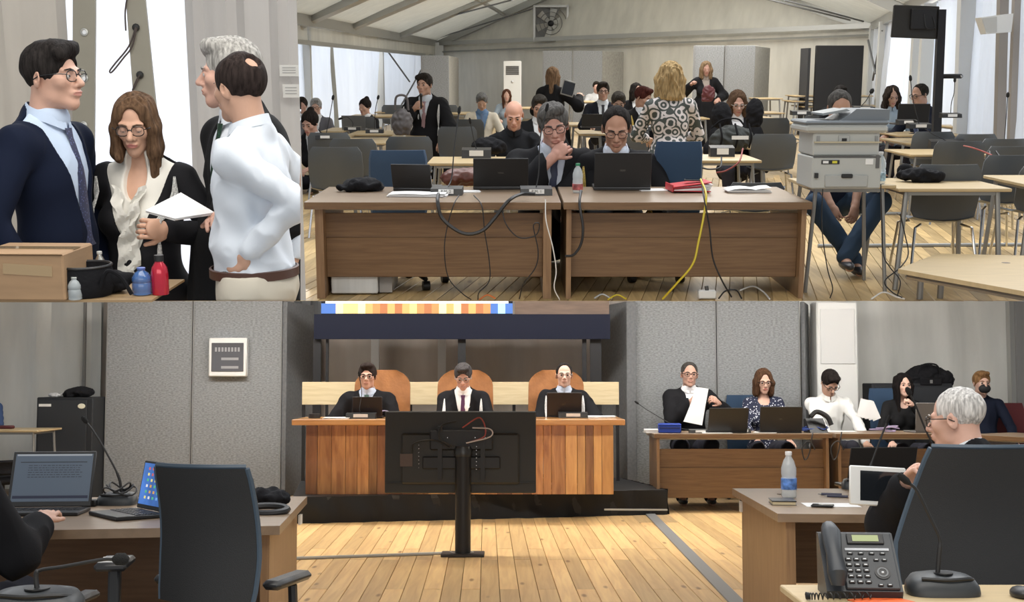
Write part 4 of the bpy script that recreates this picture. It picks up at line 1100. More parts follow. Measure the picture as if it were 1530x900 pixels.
# pale boards behind the chairs
yy = 13.55; a = LO.y(451, 605, yy); b = LO.y(925, 571, yy)
t = thing('board_fence', LO, ((a.x + b.x) / 2, yy, STG), 'row of pale wooden boards on thin black posts behind the judges', 'board')
n = 4; w = (b.x - a.x) / n
PAL = mat('pale_board', (.62, .52, .33), .5, kind='wood', nscale=3, col2=(.52, .42, .25), stretch=(1, 5, 10))
for i in range(n):
    G().box((-(b.x - a.x) / 2 + w * (i + .5), 0, (a.z + b.z) / 2 - STG), (w - .008, .03, b.z - a.z), ch=.003).make('board', PAL, t, False)
for px in (453, 613, 768, 923):
    G().box((P(px, yy).x - t.matrix_world.translation.x, .04, (a.z - STG) / 2 + .1), (.035, .03, a.z - STG + .2)).make('post', BLACKM, t)

# ------------------------------------------------------------------ television seen from behind
bs = LO.z(692, 829); sT = F / bs.y
t = thing('television_stand', LO, bs, 'large television seen from behind on a black floor stand', 'television')
a = LO.y(574, 738, bs.y - .0); b = LO.y(801, 615, bs.y - .0); cx = (a.x + b.x) / 2 - bs.x
TVB = mat('tv_back', (.018, .017, .015), .5, bump=.1, bscale=200)
tv = G().box((cx, .05, (a.z + b.z) / 2), (b.x - a.x, .035, b.z - a.z), ch=.008).make('screen_panel', TVB, t, False)
G().box((cx, .012, (a.z + b.z) / 2 - .05), ((b.x - a.x) * .78, .04, (b.z - a.z) * .62), ch=.015).make('back_cover', TVB, tv, False)
G().box((cx, .02, a.z + .085), ((b.x - a.x) * .98, .01, .006)).make('back_seam', BLACKP, tv, False)
zm = (a.z + b.z) / 2
G().box((cx + .01, -.03, zm + .10), (.50, .03, .16), ch=.01).make('mount_plate', BLACKM, t, False)
G().box((cx + .01, -.03, zm - .08), (.62, .02, .10), ch=.01).make('mount_plate', BLACKM, t, False)
for q in (-1, 1): G().box((cx + .01 + q * .17, -.04, zm), (.035, .03, .42)).make('mount_rail', BLACKM, t, False)
g = G()
for i in range(7): g.ball((cx - .33, -.012, zm + .06 - i * .03), .006, 6); g.ball((cx + .13, -.05, zm + .05 - i * .03), .006, 6)
for q in (-.1, .12, .2): g.ball((cx + q, -.05, zm + .12), .007, 6)
g.make('screws', CHROME, t)
G().cyl((0, -.06, .02), (0, -.06, a.z + .36), .062, n=16).make('pole', BLACKM, t)
g = G(); g.lathe([(.07, a.z + .30), (.075, a.z + .33), (.06, a.z + .38)], (0, -.06, 0)); g.make('pole_clamp', mat('clamp', (.05, .05, .05), .3, .5), t)
G().box((0, -.06, .012), (.34, .20, .024), ch=.005).make('base_plate', mat('base_brown', (.03, .022, .018), .5), t)
for i, pts in enumerate(([(-.03, -.07, .25), (-.14, -.09, .22), (-.16, -.09, .12), (-.05, -.08, .05)], [(.02, -.08, .2), (.16, -.09, .28), (.20, -.09, .14), (.06, -.08, .08)], [(-.38, -.03, 0), (-.36, -.05, .08), (-.2, -.05, .1), (-.08, -.06, .04)], [(.05, -.09, .08), (.24, -.1, .13), (.24, -.1, .19), (.1, -.09, .20)])):
    G().tube(bez([(cx + x, y - .02, zm + z) for x, y, z in pts], 6), .006, 6).make('cable', [CABLE, mat('cable_red', (.25, .05, .04), .5), CABLE, mat('cable_grey', (.5, .45, .45), .5)][i], t)
G().box((cx - .43, -.012, zm - .06), (.10, .012, .10)).make('port_panel', mat('port', (.09, .06, .05), .5), t)
# conduit and cable cover on the floor
p0 = LO.z(440, 837); p1 = LO.z(672, 829)
g = G(); g.tube([Vector((0, 0, .012)), (p1 - p0) + Vector((0, 0, .012))], .012, 8); g.tube([(p1 - p0) + Vector((0, 0, .012))] + [(p1 - p0) + Vector((.10 + .09 * math.cos(x), -.02 + .07 * math.sin(x), .014)) for x in (3.1, 3.9, 4.7, 5.5, 6.2, 7.0)], .012, 8)
solo(g, 'floor_conduit', mat('conduit_grey', (.42, .42, .40), .5), LO, p0, 'grey conduit along the boards to the television stand', 'conduit')
q0 = [LO.z(x, y) for x, y in ((963, 768), (976, 767), (1180, 968), (1155, 972))]
c = q0[0].copy(); g = G(); g.rings([[Vector((p.x, p.y, 0)) - Vector((c.x, c.y, 0)) for p in q0], [Vector((p.x, p.y, .012)) - Vector((c.x, c.y, 0)) for p in q0]])
solo(g, 'cable_cover', mat('cable_cover', (.25, .255, .26), .5), LO, Vector((c.x, c.y, 0)), 'flat grey cable cover running across the pale floor boards', 'cable cover', smooth=False)
# ------------------------------------------------------------------ upper left: backdrop of plastic sheets
def U(px, Y, z=0): v = UP.y(px, 200, Y); return Vector((v.x, Y, z))
ZB = UP.cut(6.3) + .004; ZT = UP.y(200, -30, 6.3).z
SHEETA = plastic_sheet('curtain_beige', (.62, .59, .55), (.58, .55, .50), .42)
SHEETB = plastic_sheet('curtain_white', (.86, .88, .93), (.92, .94, 1.0), .72)
SHEETC = plastic_sheet('curtain_grey', (.60, .59, .58), (.62, .60, .58), .42)
OLIVE = mat('olive_strip', (.30, .285, .235), .7, noise=.06, nscale=4)
Ya = 6.30
curtain(UP, U(-40, Ya), U(112, Ya), ZB, ZT, SHEETA, .02, 3, 'wall_left', 2)
curtain(UP, U(106, Ya + .12), U(290, Ya + .12), ZB, ZT, SHEETB, .03, 3, 'wall_left', 9)
curtain(UP, U(284, Ya), U(449.2, Ya), ZB, ZT, SHEETC, .025, 4, 'wall_left', 6)
def slab(px_top0, px_top1, px_bot0, px_bot1, Y, name, label, m, th=.02, holes=(), cat='tent strip'):
    a, b = UP.y(px_top0, -25, Y), UP.y(px_top1, -25, Y); zb = ZB; c, d = UP.y(px_bot0, 446, Y), UP.y(px_bot1, 446, Y); o = Vector(((c.x + d.x) / 2, Y, zb))
    t = thing(name, UP, o, label, cat); poly = [Vector((p.x, Y, z)) - o for p, z in ((c, zb), (d, zb), (b, ZT), (a, ZT))]
    g = G(); g.prism(poly, (0, 0, 0), (0, th, 0)); g.make('fabric_band', m, t, False)
    for (x, y) in holes:
        p = UP.y(x, y, Y - .004) - o; g = G(); Mx = Matrix.Rotation(math.pi / 2, 3, 'X')
        rr = []
        for r_, zz in ((.010, .0), (.0135, .004), (.019, .003), (.020, 0)): rr.append([p + Vector((r_ * math.cos(q), -zz, r_ * math.sin(q))) for q in [2 * math.pi * k / 18 for k in range(18)]])
        g.rings(rr, cap=False); g.make('eyelet', mat('eyelet', (.55, .55, .52), .3, .7), t)
        G().cyl(p + Vector((0, .001, 0)), p + Vector((0, -.001, 0)), .0105, n=14).make('eyelet_hole', mat('hole_light', (.80, .82, .86), .8), t)
    return t, o
slab(109, 143, 107, 138, Ya - .03, 'tent_strip', 'upright olive strip with metal eyelets behind the man in navy suit', OLIVE, holes=((126, 48), (126, 117), (125, 187)))
t_, o_ = slab(186, 214, 222, 262, Ya - .03, 'tent_strip', 'slanting olive strip with loops of cord behind the woman', OLIVE)
for k_, pts in enumerate(([(190, -5), (187, 20), (188, 46)], [(203, 41), (192, 70), (172, 95), (164, 106), (168, 107), (185, 86), (197, 70), (204, 42)], [(209, 112), (203, 122), (198, 136), (207, 118)])):
    G().tube(bez([UP.y(x, y, Ya - .05) - o_ for x, y in pts], 6), .0045, 6).make('cord', mat('cord_brown', (.07, .055, .05), .7), t_)
for k_, (x, y) in enumerate(((203, 41), (209, 112))): G().ball(UP.y(x, y, Ya - .04) - o_, (.02, .012, .02), 10).make('knot', mat('knot', (.02, .02, .02), .6), t_)
for k_, (x0, y0, x1, y1, lb) in enumerate(((418, 97, 446, 114, 'upper pale paper notice pinned to the grey curtain'), (423, 126, 447, 146, 'lower pale paper notice pinned to the grey curtain'))):
    a = UP.y(x0, y1, Ya - .06); b = UP.y(x1, y0, Ya - .06); g = G().box((0, 0, 0), (b.x - a.x, .003, b.z - a.z)); t = thing('notice', UP, (a + b) / 2, lb, 'notice'); g.make('sheet', mat('notice_paper', (.62, .62, .60), .6), t)
    g = G()
    for i in range(3): g.box((0, -.003, (b.z - a.z) * (.25 - .22 * i)), ((b.x - a.x) * .7, .001, .004))
    g.make('text_line', mat('notice_ink', (.35, .35, .35), .7), t)
# table edge in front of the four with the box, the bags and the bottles
Yt = 3.86; zt0 = UP.cut(Yt) + .002
t = thing('table', UP, U(122, Yt + .16, zt0 - .0), 'table at the feet of the group, carrying the cardboard box and the bottles', 'table')
g = G(); a = U(-20, Yt).x - U(122, Yt).x; b = U(238, Yt).x - U(122, Yt).x
g.box(((a + b) / 2, .05, -.004), (b - a, .40, .008)); g.make('tabletop', BEECHE, t, False)
def ont(px, dy=0): p = U(px, Yt + dy + .08, zt0 + .001); return p
sA = F / Yt
a = UP.y(-12, 449, Yt + .1); b = UP.y(114, 372, Yt + .1)
t = thing('cardboard_box', UP, ((a.x + b.x) / 2, Yt + .12, zt0), 'brown cardboard box closed with clear tape at the left edge', 'box', R(-2))
CARD = mat('cardboard', (.36, .23, .13), .8, noise=.10, nscale=5, stretch=(1, 1, 6)); hb_ = b.z - zt0; wb_ = b.x - a.x
G().box((0, 0, hb_ / 2), (wb_, .26, hb_), ch=.006).make('carton', CARD, t, False)
G().box((0, 0, hb_ + .001), (wb_ * .99, .06, .002)).make('tape', mat('tape', (.5, .36, .2), .12, coat=1, alpha=.7), t); G().box((.03, -.131, hb_ * .66), (wb_ * .55, .001, .035), (0, R(3), 0)).make('tape', MATS['tape'], t)
for q in (-1, 1): G().box((0, -.131 , hb_ - .004), (wb_, .002, .004)).make('flap_edge', mat('card_dark', (.2, .12, .06), .8), t)
def bag1(t):
    G().tube(bez([(-.12, -.08, .05), (-.15, -.10, .13), (-.08, -.1, .17), (-.03, -.08, .11)], 6), .006, 6).make('strap', BLACKC, t)
    G().tube(bez([(.02, -.09, .10), (.06, -.11, .16), (.12, -.1, .10), (.14, -.09, .03)], 6), .008, 6).make('strap', BLACKC, t); G().box((.09, -.10, .12), (.06, .01, .012), (0, R(-8), 0)).make('zip_pull', GREY, t)
g = G(); pr = [(.085, 0), (.098, .03), (.092, .08), (.088, .10), (.080, .100), (.078, .07)]
t = thing('black_bag', UP, ont(112, .02), 'open-topped black bag in front of the cardboard box', 'bag'); g.lathe(pr, n=24); g.make('bag_body', BLACKC, t); G().tube([(.088 * math.cos(a_), .088 * math.sin(a_), .10) for a_ in [2 * math.pi * k / 24 for k in range(25)]], .005, 6).make('rim', BLACKP, t)
G().tube(bez([(-.09, -.05, .05), (-.13, -.06, .09), (-.16, -.05, .04), (-.15, -.05, .01)], 6), .005, 6).make('strap', BLACKC, t); G().tube(bez([(.07, -.06, .03), (.10, -.07, .09), (.14, -.06, .07), (.17, -.05, .01)], 6), .007, 6).make('strap', BLACKC, t)
soft_lump(UP, ont(163, .06), (.12, .12, .085), 'small black bag with straps next to the blue bottle', 'bag', 'handbag', seed=21, vox=.007)
bottle(UP, ont(137, .16), 'steel flask with a silver lid behind the black bag', .126, .02, (.5, .5, .48), mat('steel', (.55, .54, .5), .25, .9), None)
bottle(UP, ont(96, -.07), 'small clear water bottle with a pale cap before the bag', .075, .022, (.45, .47, .46), None, None)
bottle(UP, ont(199, .02), 'blue plastic water bottle next to the red flask', .092, .032, (.10, .16, .45), mat('bottle_blue', (.06, .16, .42), .08, alpha=.72, coat=.7), None)
t = thing('red_flask', UP, ont(227, .03), 'shiny red metal flask with a black cap', 'bottle')
G().lathe([(.027, 0), (.0285, .01), (.0285, .070), (.025, .092), (.014, .108), (.012, .115)], n=24).make('flask_body', mat('red_metal', (.50, .01, .035), .22, .3, coat=.8), t); G().lathe([(.0155, .112), (.0155, .132), (.001, .133)], n=18).make('cap', BLACKP, t)
# papers in the grey-haired man's hand
def sheetstack(name, label, corners, Yc, m=PAPER, th=.004):
    Ps = [UP.y(x, y, Y) for x, y, Y in corners]; o = sum(Ps, Vector()) / 4; g = G(); q = [p - o for p in Ps]; nrm = (q[1] - q[0]).cross(q[2] - q[0]).normalized()
    if nrm.z < 0: nrm = -nrm
    for i in range(3): g.prism([p + nrm * (.0035 * i) + Vector((random.uniform(-.004, .004), 0, 0)) for p in q], (0, 0, 0), nrm * .0022)
    return solo(g, name, m, UP, o, label, 'papers', smooth=False)
sheetstack('paper_sheets', 'white sheets of paper held out before the woman in the robe', ((218, 318, 4.30), (270, 291, 4.52), (322, 321, 4.42), (262, 330, 4.24)), 4.4)

# ------------------------------------------------------------------ upper right hall: tent
VP = 1095
Y0 = UP.z(765, 449.6, 0).y
planks(UP, 'floor', VP, -3.6, 4.9, Y0, (2.9, 2.3, 4.0), .0895, PINE2, 12, 9, Y0 / BH * 1.03)
struct(G().prism([(-6.5, 16.0, -.03), (12, 16.0, -.03), (14.5, 42, -.03), (-6.5, 42, -.03)], (0, 0, 0), (0, 0, .03)), 'floor', mat('far_floor_2', (.50, .38, .22), .5, kind='wood', nscale=3, col2=(.4, .29, .16), stretch=(10, .6, 1)), UP)
EL = [U(655, 40), U(585, 33), U(512, 27), U(450, 23.2)]
def zy(py, Y): return UP.y(765, py, Y).z
ze = zy(64, 40)
ER = [Vector((8.75, 30, 0)), Vector((7.4, 23, 0)), Vector((6.2, 16.5, 0)), Vector((5.45, 12.8, 0))]; zr_ = zy(40, 30)
FABB = plastic_sheet('tent_fabric_cream', (.74, .72, .65), (.6, .6, .55), .15)
PVC = plastic_sheet('tent_window_sheet', (.80, .83, .88), (.90, .94, 1.0), .60)
def seg(A, B_, z0, z1, m, name, amp, nf, seed, **q): return curtain(UP, A, B_, z0, z1, m, amp, nf, name, seed, **q)
bl, br = U(652, 40), Vector((8.75, 30, 0))
seg(bl, br, 0, ze - .15, FABB, 'wall_back', .05, 9, 3, z1b=zr_ - .1)
# gable above the back wall
ap = UP.y(965, -75, 35.6); 
g = G(); g.prism([(bl.x, bl.y, ze - .2), (br.x, br.y, zr_ - .2), (br.x, br.y, zr_ + .1), (ap.x, ap.y, ap.z), (bl.x, bl.y, ze + .1)], (0, .15, 0), (0, .06, 0)); struct(g, 'wall_back', FABB, UP)
# roof: two slopes with folds
rn = Vector((ap.x - .9 * 1.2, 12.5, ap.z + .0)); lf = U(440, 21.0); lf2 = Vector((lf.x - .8, 12.5, 0)); rf = Vector((5.3, 12.0, 0))
TOPF = plastic_sheet('tent_roof', (.74, .73, .68), (.70, .69, .64), .42)
g = G(); g.prism([(bl.x, bl.y, ze), (ap.x, ap.y, ap.z), (rn.x, rn.y, rn.z), (lf2.x, lf2.y, ze)], (0, 0, .05), (0, 0, .03)); struct(g, 'ceiling', TOPF, UP)
g = G(); g.prism([(br.x, br.y, zr_), (ap.x, ap.y, ap.z), (rn.x, rn.y, rn.z), (rf.x, rf.y, zr_ + .3)], (0, 0, .05), (0, 0, .03)); struct(g, 'ceiling', TOPF, UP)
def beam(a, b, w, h, name='trim_5', m=ALU):
    a = Vector(a); b = Vector(b); d = b - a; L = d.length; d.normalize(); s = d.cross(Vector((0, 0, 1))); s = s.normalized() if s.length > .01 else Vector((1, 0, 0)); u_ = s.cross(d)
    g = G(); g.rings([[p + s * w / 2 * i + u_ * h / 2 * j for i, j in ((-1, -1), (1, -1), (1, 1), (-1, 1))] for p in (a, b)]); return struct(g, name, m, UP)
def ridge(f): return ap + (rn - ap) * f
for i, (e, f, w) in enumerate(((EL[0], .0, .20), (EL[1] , .30, .22), (EL[2], .56, .22), (EL[3], .73, .22))):
    r_ = ridge(f); beam((e.x, e.y, ze - .06), (r_.x, r_.y, r_.z - .06), w, .20)
for e, f in ((ER[0], .0), (ER[1], .42), (ER[2], .8)):
    r_ = ridge(f); beam((e.x, e.y, zr_ - .02), (r_.x, r_.y, r_.z - .06), .2, .20)
beam((bl.x, bl.y, ze), (lf2.x, lf2.y, ze), .14, .24); beam((bl.x, bl.y, ze - .42), (lf2.x, lf2.y, ze - .42), .08, .08)
beam((br.x, br.y, zr_), (rf.x, rf.y, zr_ + .3), .14, .22)
beam((bl.x, bl.y - .3, ze - .03), (br.x, br.y - .3, zr_ + .02), .10, .12); beam((bl.x, bl.y - .25, ze - .30), (br.x, br.y - .25, zr_ - .2), .04, .05, 'trim_6', mat('seam_dark', (.22, .22, .2), .7))
# purlins and thin tension rods
for f1, f2 in ((.35, .35), (.66, .66)):
    A = Vector((EL[0].x, EL[0].y, ze)).lerp(ridge(0), f1); B_ = Vector((EL[3].x, EL[3].y, ze)).lerp(ridge(.73), f2); beam(A + Vector((0, 0, -.05)), B_ + Vector((0, 0, -.05)), .09, .07)
    A = Vector((ER[0].x, ER[0].y, zr_)).lerp(ridge(0), f1); B_ = Vector((ER[2].x, ER[2].y, zr_)).lerp(ridge(.8), f2); beam(A + Vector((0, 0, -.05)), B_ + Vector((0, 0, -.05)), .09, .07)
ROD = mat('rod', (.16, .16, .16), .5, .5)
for a, b in (((598, 44, 34), (765, 0, 30)), ((650, 58, 39.5), (800, 12, 37.5)), ((1290, 32, 29.5), (1172, 0, 27)), ((1270, 30, 29), (1120, -8, 26))):
    g = G(); g.tube([UP.y(*a), UP.y(*b)], .022, 5); struct(g, 'trim_7', ROD, UP)
# uprights
def post(px, Y, z1, w=.16, d=.16, m=ALU, name='trim_8', lean=0, z0=0):
    p = U(px, Y); g = G(); g.prism([(p.x - w / 2, p.y, z0), (p.x + w / 2, p.y, z0), (p.x + w / 2 + lean, p.y, z1), (p.x - w / 2 + lean, p.y, z1)], (0, 0, 0), (0, d, 0)); return struct(g, name, m, UP)
for px, Y in ((657, 39.5), (566, 31.5), (455, 23.5)): post(px, Y, ze, .30, .2, m=mat('post_pale_2', (.52, .53, .52), .5))
for px, Y in ((856, 38.2), (1066, 33.9)):
    e = UP.y(px, -6, Y).z; post(px, Y, e, .13, .1, m=mat('post_pale_2', (.5, .5, .5)), lean=.08)
g = G(); g.tube([U(965, 35.8, 0), UP.y(964, -20, 35.8)], .02, 6); struct(g, 'trim_9', mat('seam_grey', (.22, .21, .2)), UP)
for px, Y in ((1296, 29.3), (1310, 27), (1365, 20.7), (1378, 20.0)): post(px, Y, zr_, .12 if Y > 22 else .2, .12, m=mat('post_pale_2', (.5, .5, .5)))
post(1442, 16.3, zr_ + .6, .20, .14, m=mat('post_pale_3', (.60, .61, .61), .5), lean=-.10)
post(1500, 14.0, zr_ + .6, .10, .10, m=mat('post_brown', (.34, .31, .28), .6), lean=-.15)
post(1517, 13.6, zr_ + .6, .07, .08, m=mat('post_brown', (.34, .31, .28), .6), lean=-.12)
# curtain walls
seg(U(655, 40), U(566, 31.6), 0, ze - .4, PVC, 'wall_left', .06, 5, 11); seg(U(566, 31.4), U(448, 23.0), 0, ze - .4, PVC, 'wall_left', .07, 9, 12)
seg(Vector((-4.25, 22.9, 0)), Vector((-5.7, Y0 + .4, 0)), 0, ze, PVC, 'wall_left', .07, 12, 16)
seg(U(655, 40), U(440, 22.4), ze - .45, ze + .05, FABB, 'wall_left', .02, 5, 15)
for (px, Y) in ((503, 26.3), (618, 36.5)): post(px, Y - .3, ze - .4, .14, .03, OLIVE, 'trim_10', lean=-.1)
seg(Vector((8.75, 30, 0)), Vector((6.2, 16.5, 0)), 0, zr_, PVC, 'wall_right', .08, 10, 13); seg(Vector((6.2, 16.5, 0)), Vector((5.3, 12.2, 0)), 0, zr_ + .8, PVC, 'wall_right', .06, 7, 14)
for (a, b) in (((576, 72, 32), (612, 122, 35)), ((629, 105, 36), (598, 160, 33)), ((1297, 60, 28.5), (1308, 110, 27.5)), ((1318, 45, 27), (1304, 120, 28))):
    g = G(); g.tube([UP.y(*a), UP.y(*b)], .025, 5); struct(g, 'trim_11', ROD, UP)
# fan
Yf = 37.0; a = UP.y(797, 61, Yf); b = UP.y(849, 9, Yf); w_ = b.x - a.x; c = (a + b) / 2
t = thing('exhaust_fan', UP, c, 'large square exhaust fan hung in the tent gable', 'fan', 0)
FANM = mat('fan_dark', (.16, .16, .155), .5, .4)
for q in (-1, 1): G().box((q * w_ * .48, 0, 0), (w_ * .06, .35, w_ * 1.0)).make('frame_side', GREY, t, False); G().box((0, 0, q * w_ * .48), (w_, .35, w_ * .06)).make('frame_side', GREY, t, False)
G().box((0, .16, 0), (w_ * .9, .02, w_ * .9)).make('back_plate', FANM, t, False)
for i in range(6):
    a_ = 2 * math.pi * i / 6 + .3; g = G(); d = Vector((math.cos(a_), 0, math.sin(a_))); e = Vector((-math.sin(a_), 0, math.cos(a_)))
    g.prism([d * w_ * .08 - e * .05, d * w_ * .43 - e * .10, d * w_ * .43 + e * .12 + Vector((0, .08, 0)), d * w_ * .08 + e * .05 + Vector((0, .05, 0))], (0, -.05, 0), (0, .015, 0)); g.make('fan_blade', mat('blade', (.55, .55, .53), .35, .6), t, False)
G().ball((0, -.06, 0), w_ * .09, 12).make('hub', BLACKM, t)
g = G()
for r_ in (.2, .32, .45): g.tube([(w_ * r_ * math.cos(x), -.15, w_ * r_ * math.sin(x)) for x in [2 * math.pi * k / 24 for k in range(25)]], .012, 5)
g.make('guard', FANM, t)
# panels and machines along the back wall
def upanel(px0, px1, ytop, Y, label, n=2, side=0, m=None, z1=None, deep=1.4, names='acoustic_panel', cat='panel'):
    a, b = U(px0, Y), U(px1, Y); z = z1 or UP.y(px0, ytop, Y).z
    for i in range(n):
        x0 = a.x + (b.x - a.x) * i / n; x1 = a.x + (b.x - a.x) * (i + 1) / n
        t = thing(names, UP, ((x0 + x1) / 2, Y, 0), label[i], cat); G().box((0, .06, z / 2), (x1 - x0 - .02, .12, z), ch=.01).make('felt_board', m or FELT, t, False)
        G().box((x1 - x0, 0, 0), (.001, .001, .001)) 
        G().box(((x0 - x1) / 2 + .02, -.01, z / 2), (.03, .02, z)).make('edge_strip', FELTE, t, False)
    if side:
        px_e, lb = side; c = U(px_e, Y + deep); e = b if px_e > px1 else a; v = c - e
        t = thing(names, UP, (e.x, e.y, 0), lb, cat, math.atan2(v.y, v.x)); G().box((v.length / 2, .06, z / 2), (v.length, .08, z), ch=.01).make('felt_board', mat('felt_mid', (.36, .355, .33), .95, noise=.15, nscale=20) if m is None else m, t, False)
upanel(630, 672, 83, 30, ['grey felt panel behind the man speaking at the left'], 1, (687, 'return panel right of the grey felt panel by the left windows'), deep=4)
upanel(810, 899, 76, 33, ['grey felt panel behind the woman carrying a laptop', 'grey felt panel right of the woman carrying a laptop'], 2, (931, 'side return of the felt panels in the middle of the back wall'), deep=1.6)
upanel(1033, 1125, 68, 28, ['grey felt panel behind the robed woman with a red bag', 'grey felt panel right of the robed woman with a red bag'], 2, (1147, 'side return of the felt panels right of the robed woman'), deep=2.6)
a, b = U(1197, 27), U(1281, 27); z = UP.y(1240, 68, 27).z
t = thing('black_screen', UP, ((a.x + b.x) / 2, 27, 0), 'large black free-standing screen at the back right', 'screen', R(4)); G().box((.14, 0, z / 2), ((b.x - a.x) * .85, .1, z), ch=.01).make('screen_board', mat('screen_black', (.008, .008, .009), .7), t, False); G().box((-(b.x - a.x) * .43, .25, z / 2 - .03), (.06, .55, z - .05)).make('side_wing', mat('wing_black', (.022, .022, .024), .7), t, False)
air_con(UP, 752, 779, 32, 91, 'tall white air conditioner at the back left of the hall')
# television on its pole
Yp = 14.7; a = UP.y(1334, 57, Yp); b = UP.y(1405, 8, Yp); c = UP.y(1413, 100, Yp - .1)
t = thing('television_stand', UP, (c.x, Yp, 0), 'wall-type television seen from behind, high on a black pole at the right', 'television', 0)
o = t.matrix_world.translation
G().box((a.x / 2 + b.x / 2 - c.x, .06, (a.z + b.z) / 2), (b.x - a.x, .05, b.z - a.z), (0, R(2), 0), ch=.01).make('screen_panel', TVB, t, False)
G().box((a.x / 2 + b.x / 2 - c.x + .08, .01, (a.z + b.z) / 2 + .03), (.30, .06, .24), ch=.01).make('mount_plate', BLACKM, t, False)
G().tube(bez([(a.x - c.x + .35, -.02, a.z + .28), (a.x - c.x + .38, -.04, a.z + .12), (a.x - c.x + .48, -.04, a.z + .12), (a.x - c.x + .45, -.02, a.z + .25)], 6), .008, 5).make('cable', CABLE, t)
zt_ = UP.y(1410, 14, Yp).z; g = G(); g.prism([(-.05, 0, .02), (.05, 0, .02), (.0, 0, zt_), (-.09, 0, zt_)], (0, 0, 0), (0, .08, 0)); g.make('pole', BLACKM, t, False)
zh_ = UP.y(1430, 114, Yp).z; g = G(); g.box((.13, .03, zh_), (.26, .05, .055), ch=.02); g.make('grip_arm', BLACKM, t); G().ball((.23, -.0, zh_), (.013, .01, .013), 8).make('bolt', CHROME, t)
G().box((0, .1, .02), (.6, .5, .04), ch=.01).make('base_plate', BLACKM, t)
# speaker
Ys = 13.4; a = UP.y(1458, 51, Ys); b = UP.y(1511, 20, Ys)
t = thing('loudspeaker', UP, ((a.x + b.x) / 2, Ys, a.z), 'white wall loudspeaker fixed to the tent post at the upper right', 'loudspeaker')
w_ = b.x - a.x; h_ = b.z - a.z; g = G(); g.rings([[(-w_ * .30, -.1, 0), (w_ * .5, -.04, .02), (w_ * .5, .16, .02), (-w_ * .2, .16, 0)], [(-w_ * .5, -.12, h_ * .78), (w_ * .5, -.06, h_ * .98), (w_ * .5, .16, h_), (-w_ * .4, .16, h_ * .8)]]); g.make('case', WHITEP, t, False)
g = G(); g.rings([[(-w_ * .30, -.105, .012), (w_ * .02, -.09, .02), (w_ * .02, -.085, .02), (-w_ * .3, -.1, .012)], [(-w_ * .47, -.128, h_ * .74), (-w_ * .02, -.10, h_ * .82), (-w_ * .02, -.095, h_ * .82), (-w_ * .47, -.123, h_ * .74)]]); g.make('grille', mat('grille_pale', (.50, .50, .48), .7), t, False)
G().box((w_ * .45, .2, h_ * .5), (.04, .14, .1)).make('bracket', GREY, t)
# ------------------------------------------------------------------ prosecutors' desks of the upper hall
YD = Y0 + .02; HU = .60
def GU(px, Y): return U(px, Y)
ud1 = office_desk(UP, GU(450.5, YD), GU(839, YD), 1.0, HU, 'brown office desk on the left with the P.M. 2 microphone', panel=(.20, .86), inset=.055, side=.05)
ud2 = office_desk(UP, GU(843, YD), GU(1219, YD), 1.0, HU, 'brown office desk on the right carrying the red folder', panel=(.20, .86), inset=.02, side=.03)
def tu(px, py, z=HU): return UP.z(px, py, z)
def pb(px, py, s, *a, **q): return person(UP, UP.y(px, py, F / s), s, *a, **q)
_, lw1 = pb(827, 188, 212, 'grey-haired lawyer in a black robe smiling with his hand on his cheek', k=1.27, yaw=8, hyaw=-8, hpitch=12, lean=16, skin_c=(.60, .33, .26), hair='side', hair_c=(.11, .105, .10), specs='black', top='robe', tie=(.04, .05, .10), shirt_c=(.6, .65, .75), fat=1.15,
   wl=(.18, -.34, -.38), wr=(-.03, -.19, -.02), cr=.9, pr=(-1, -.3, -1), nr=(-.4, -.7, .2), hroll=-6)
_, lw2 = pb(921, 192, 212, 'dark-haired lawyer with thin glasses reading his laptop, robe with gold cords', k=1.22, yaw=-4, hpitch=20, lean=12, skin_c=(.52, .29, .20), hair='receding', hair_c=(.022, .019, .018), specs='black', top='robe', cords='gold', tie=(.04, .04, .07), shirt_c=(.62, .68, .78), fat=1.12, wr=(-.26, -.34, -.30), wl=(.2, -.34, -.34), opening=.06)
def lap(px0, px1, ybot, ytop, label, rz=0, ang=104, z=HU, D=UP, m=None, mark=True):
    p = D.z((px0 + px1) / 2, ybot, z); s = F / p.y; w = (px1 - px0) / s; p = p + Vector((0, .16, 0)); hgt = (ybot - ytop) / s
    return laptop(D, p, label, rz, w, .30, ang, lidm=m, mark=mark, sh=hgt / math.sin(R(ang)) * .98)
lap(592, 652, 286, 249, 'black laptop at an angle behind the P.M. 2 microphone', R(-10), 108)
lap(706, 788, 284, 240, 'black laptop before the grey-haired lawyer'[:60], R(2), 106, m=mat('laptop_black', (.007, .007, .008), .5))
lap(888, 973, 285, 232, 'wide black laptop before the lawyer with gold cords', R(-1), 100, m=mat('laptop_black', (.007, .007, .008)))
mic_station(UP, tu(668, 291), 'name-plated microphone base P.M. 2 on the left front desk', R(-3), 'P.M. 2', .20, .13, .052, neck=[(.02, .1, .1), (.03, .2, .3), (.05, .3, .5)], psz=.026)
mic_station(UP, tu(801, 291), 'name-plated microphone base P.M. 1 before the grey-haired lawyer', R(2), 'P.M. 1', .20, .13, .052, neck=[(.02, .05, .15), (.03, .1, .35), (.07, .15, .52)], psz=.026)
soft_lump(UP, tu(543, 285), (.32, .28, .09), 'black crumpled soft bag on the left end of the front desk', 'bag', 'soft_bag', seed=31, vox=.010)
sheets(UP, tu(625, 293), .36, .17, 'white sheets spread beside the P.M. 2 microphone', R(-4), 4, curl=.006)
sheets(UP, tu(700, 287), .16, .10, 'single white sheet right of the P.M. 2 microphone', R(6), 2)
bottle(UP, tu(863, 288), 'clear water bottle with a green cap and red label between the two desks', .19, .034, (.02, .22, .10), lab=(.45, .12, .12), band=(.1, .3))
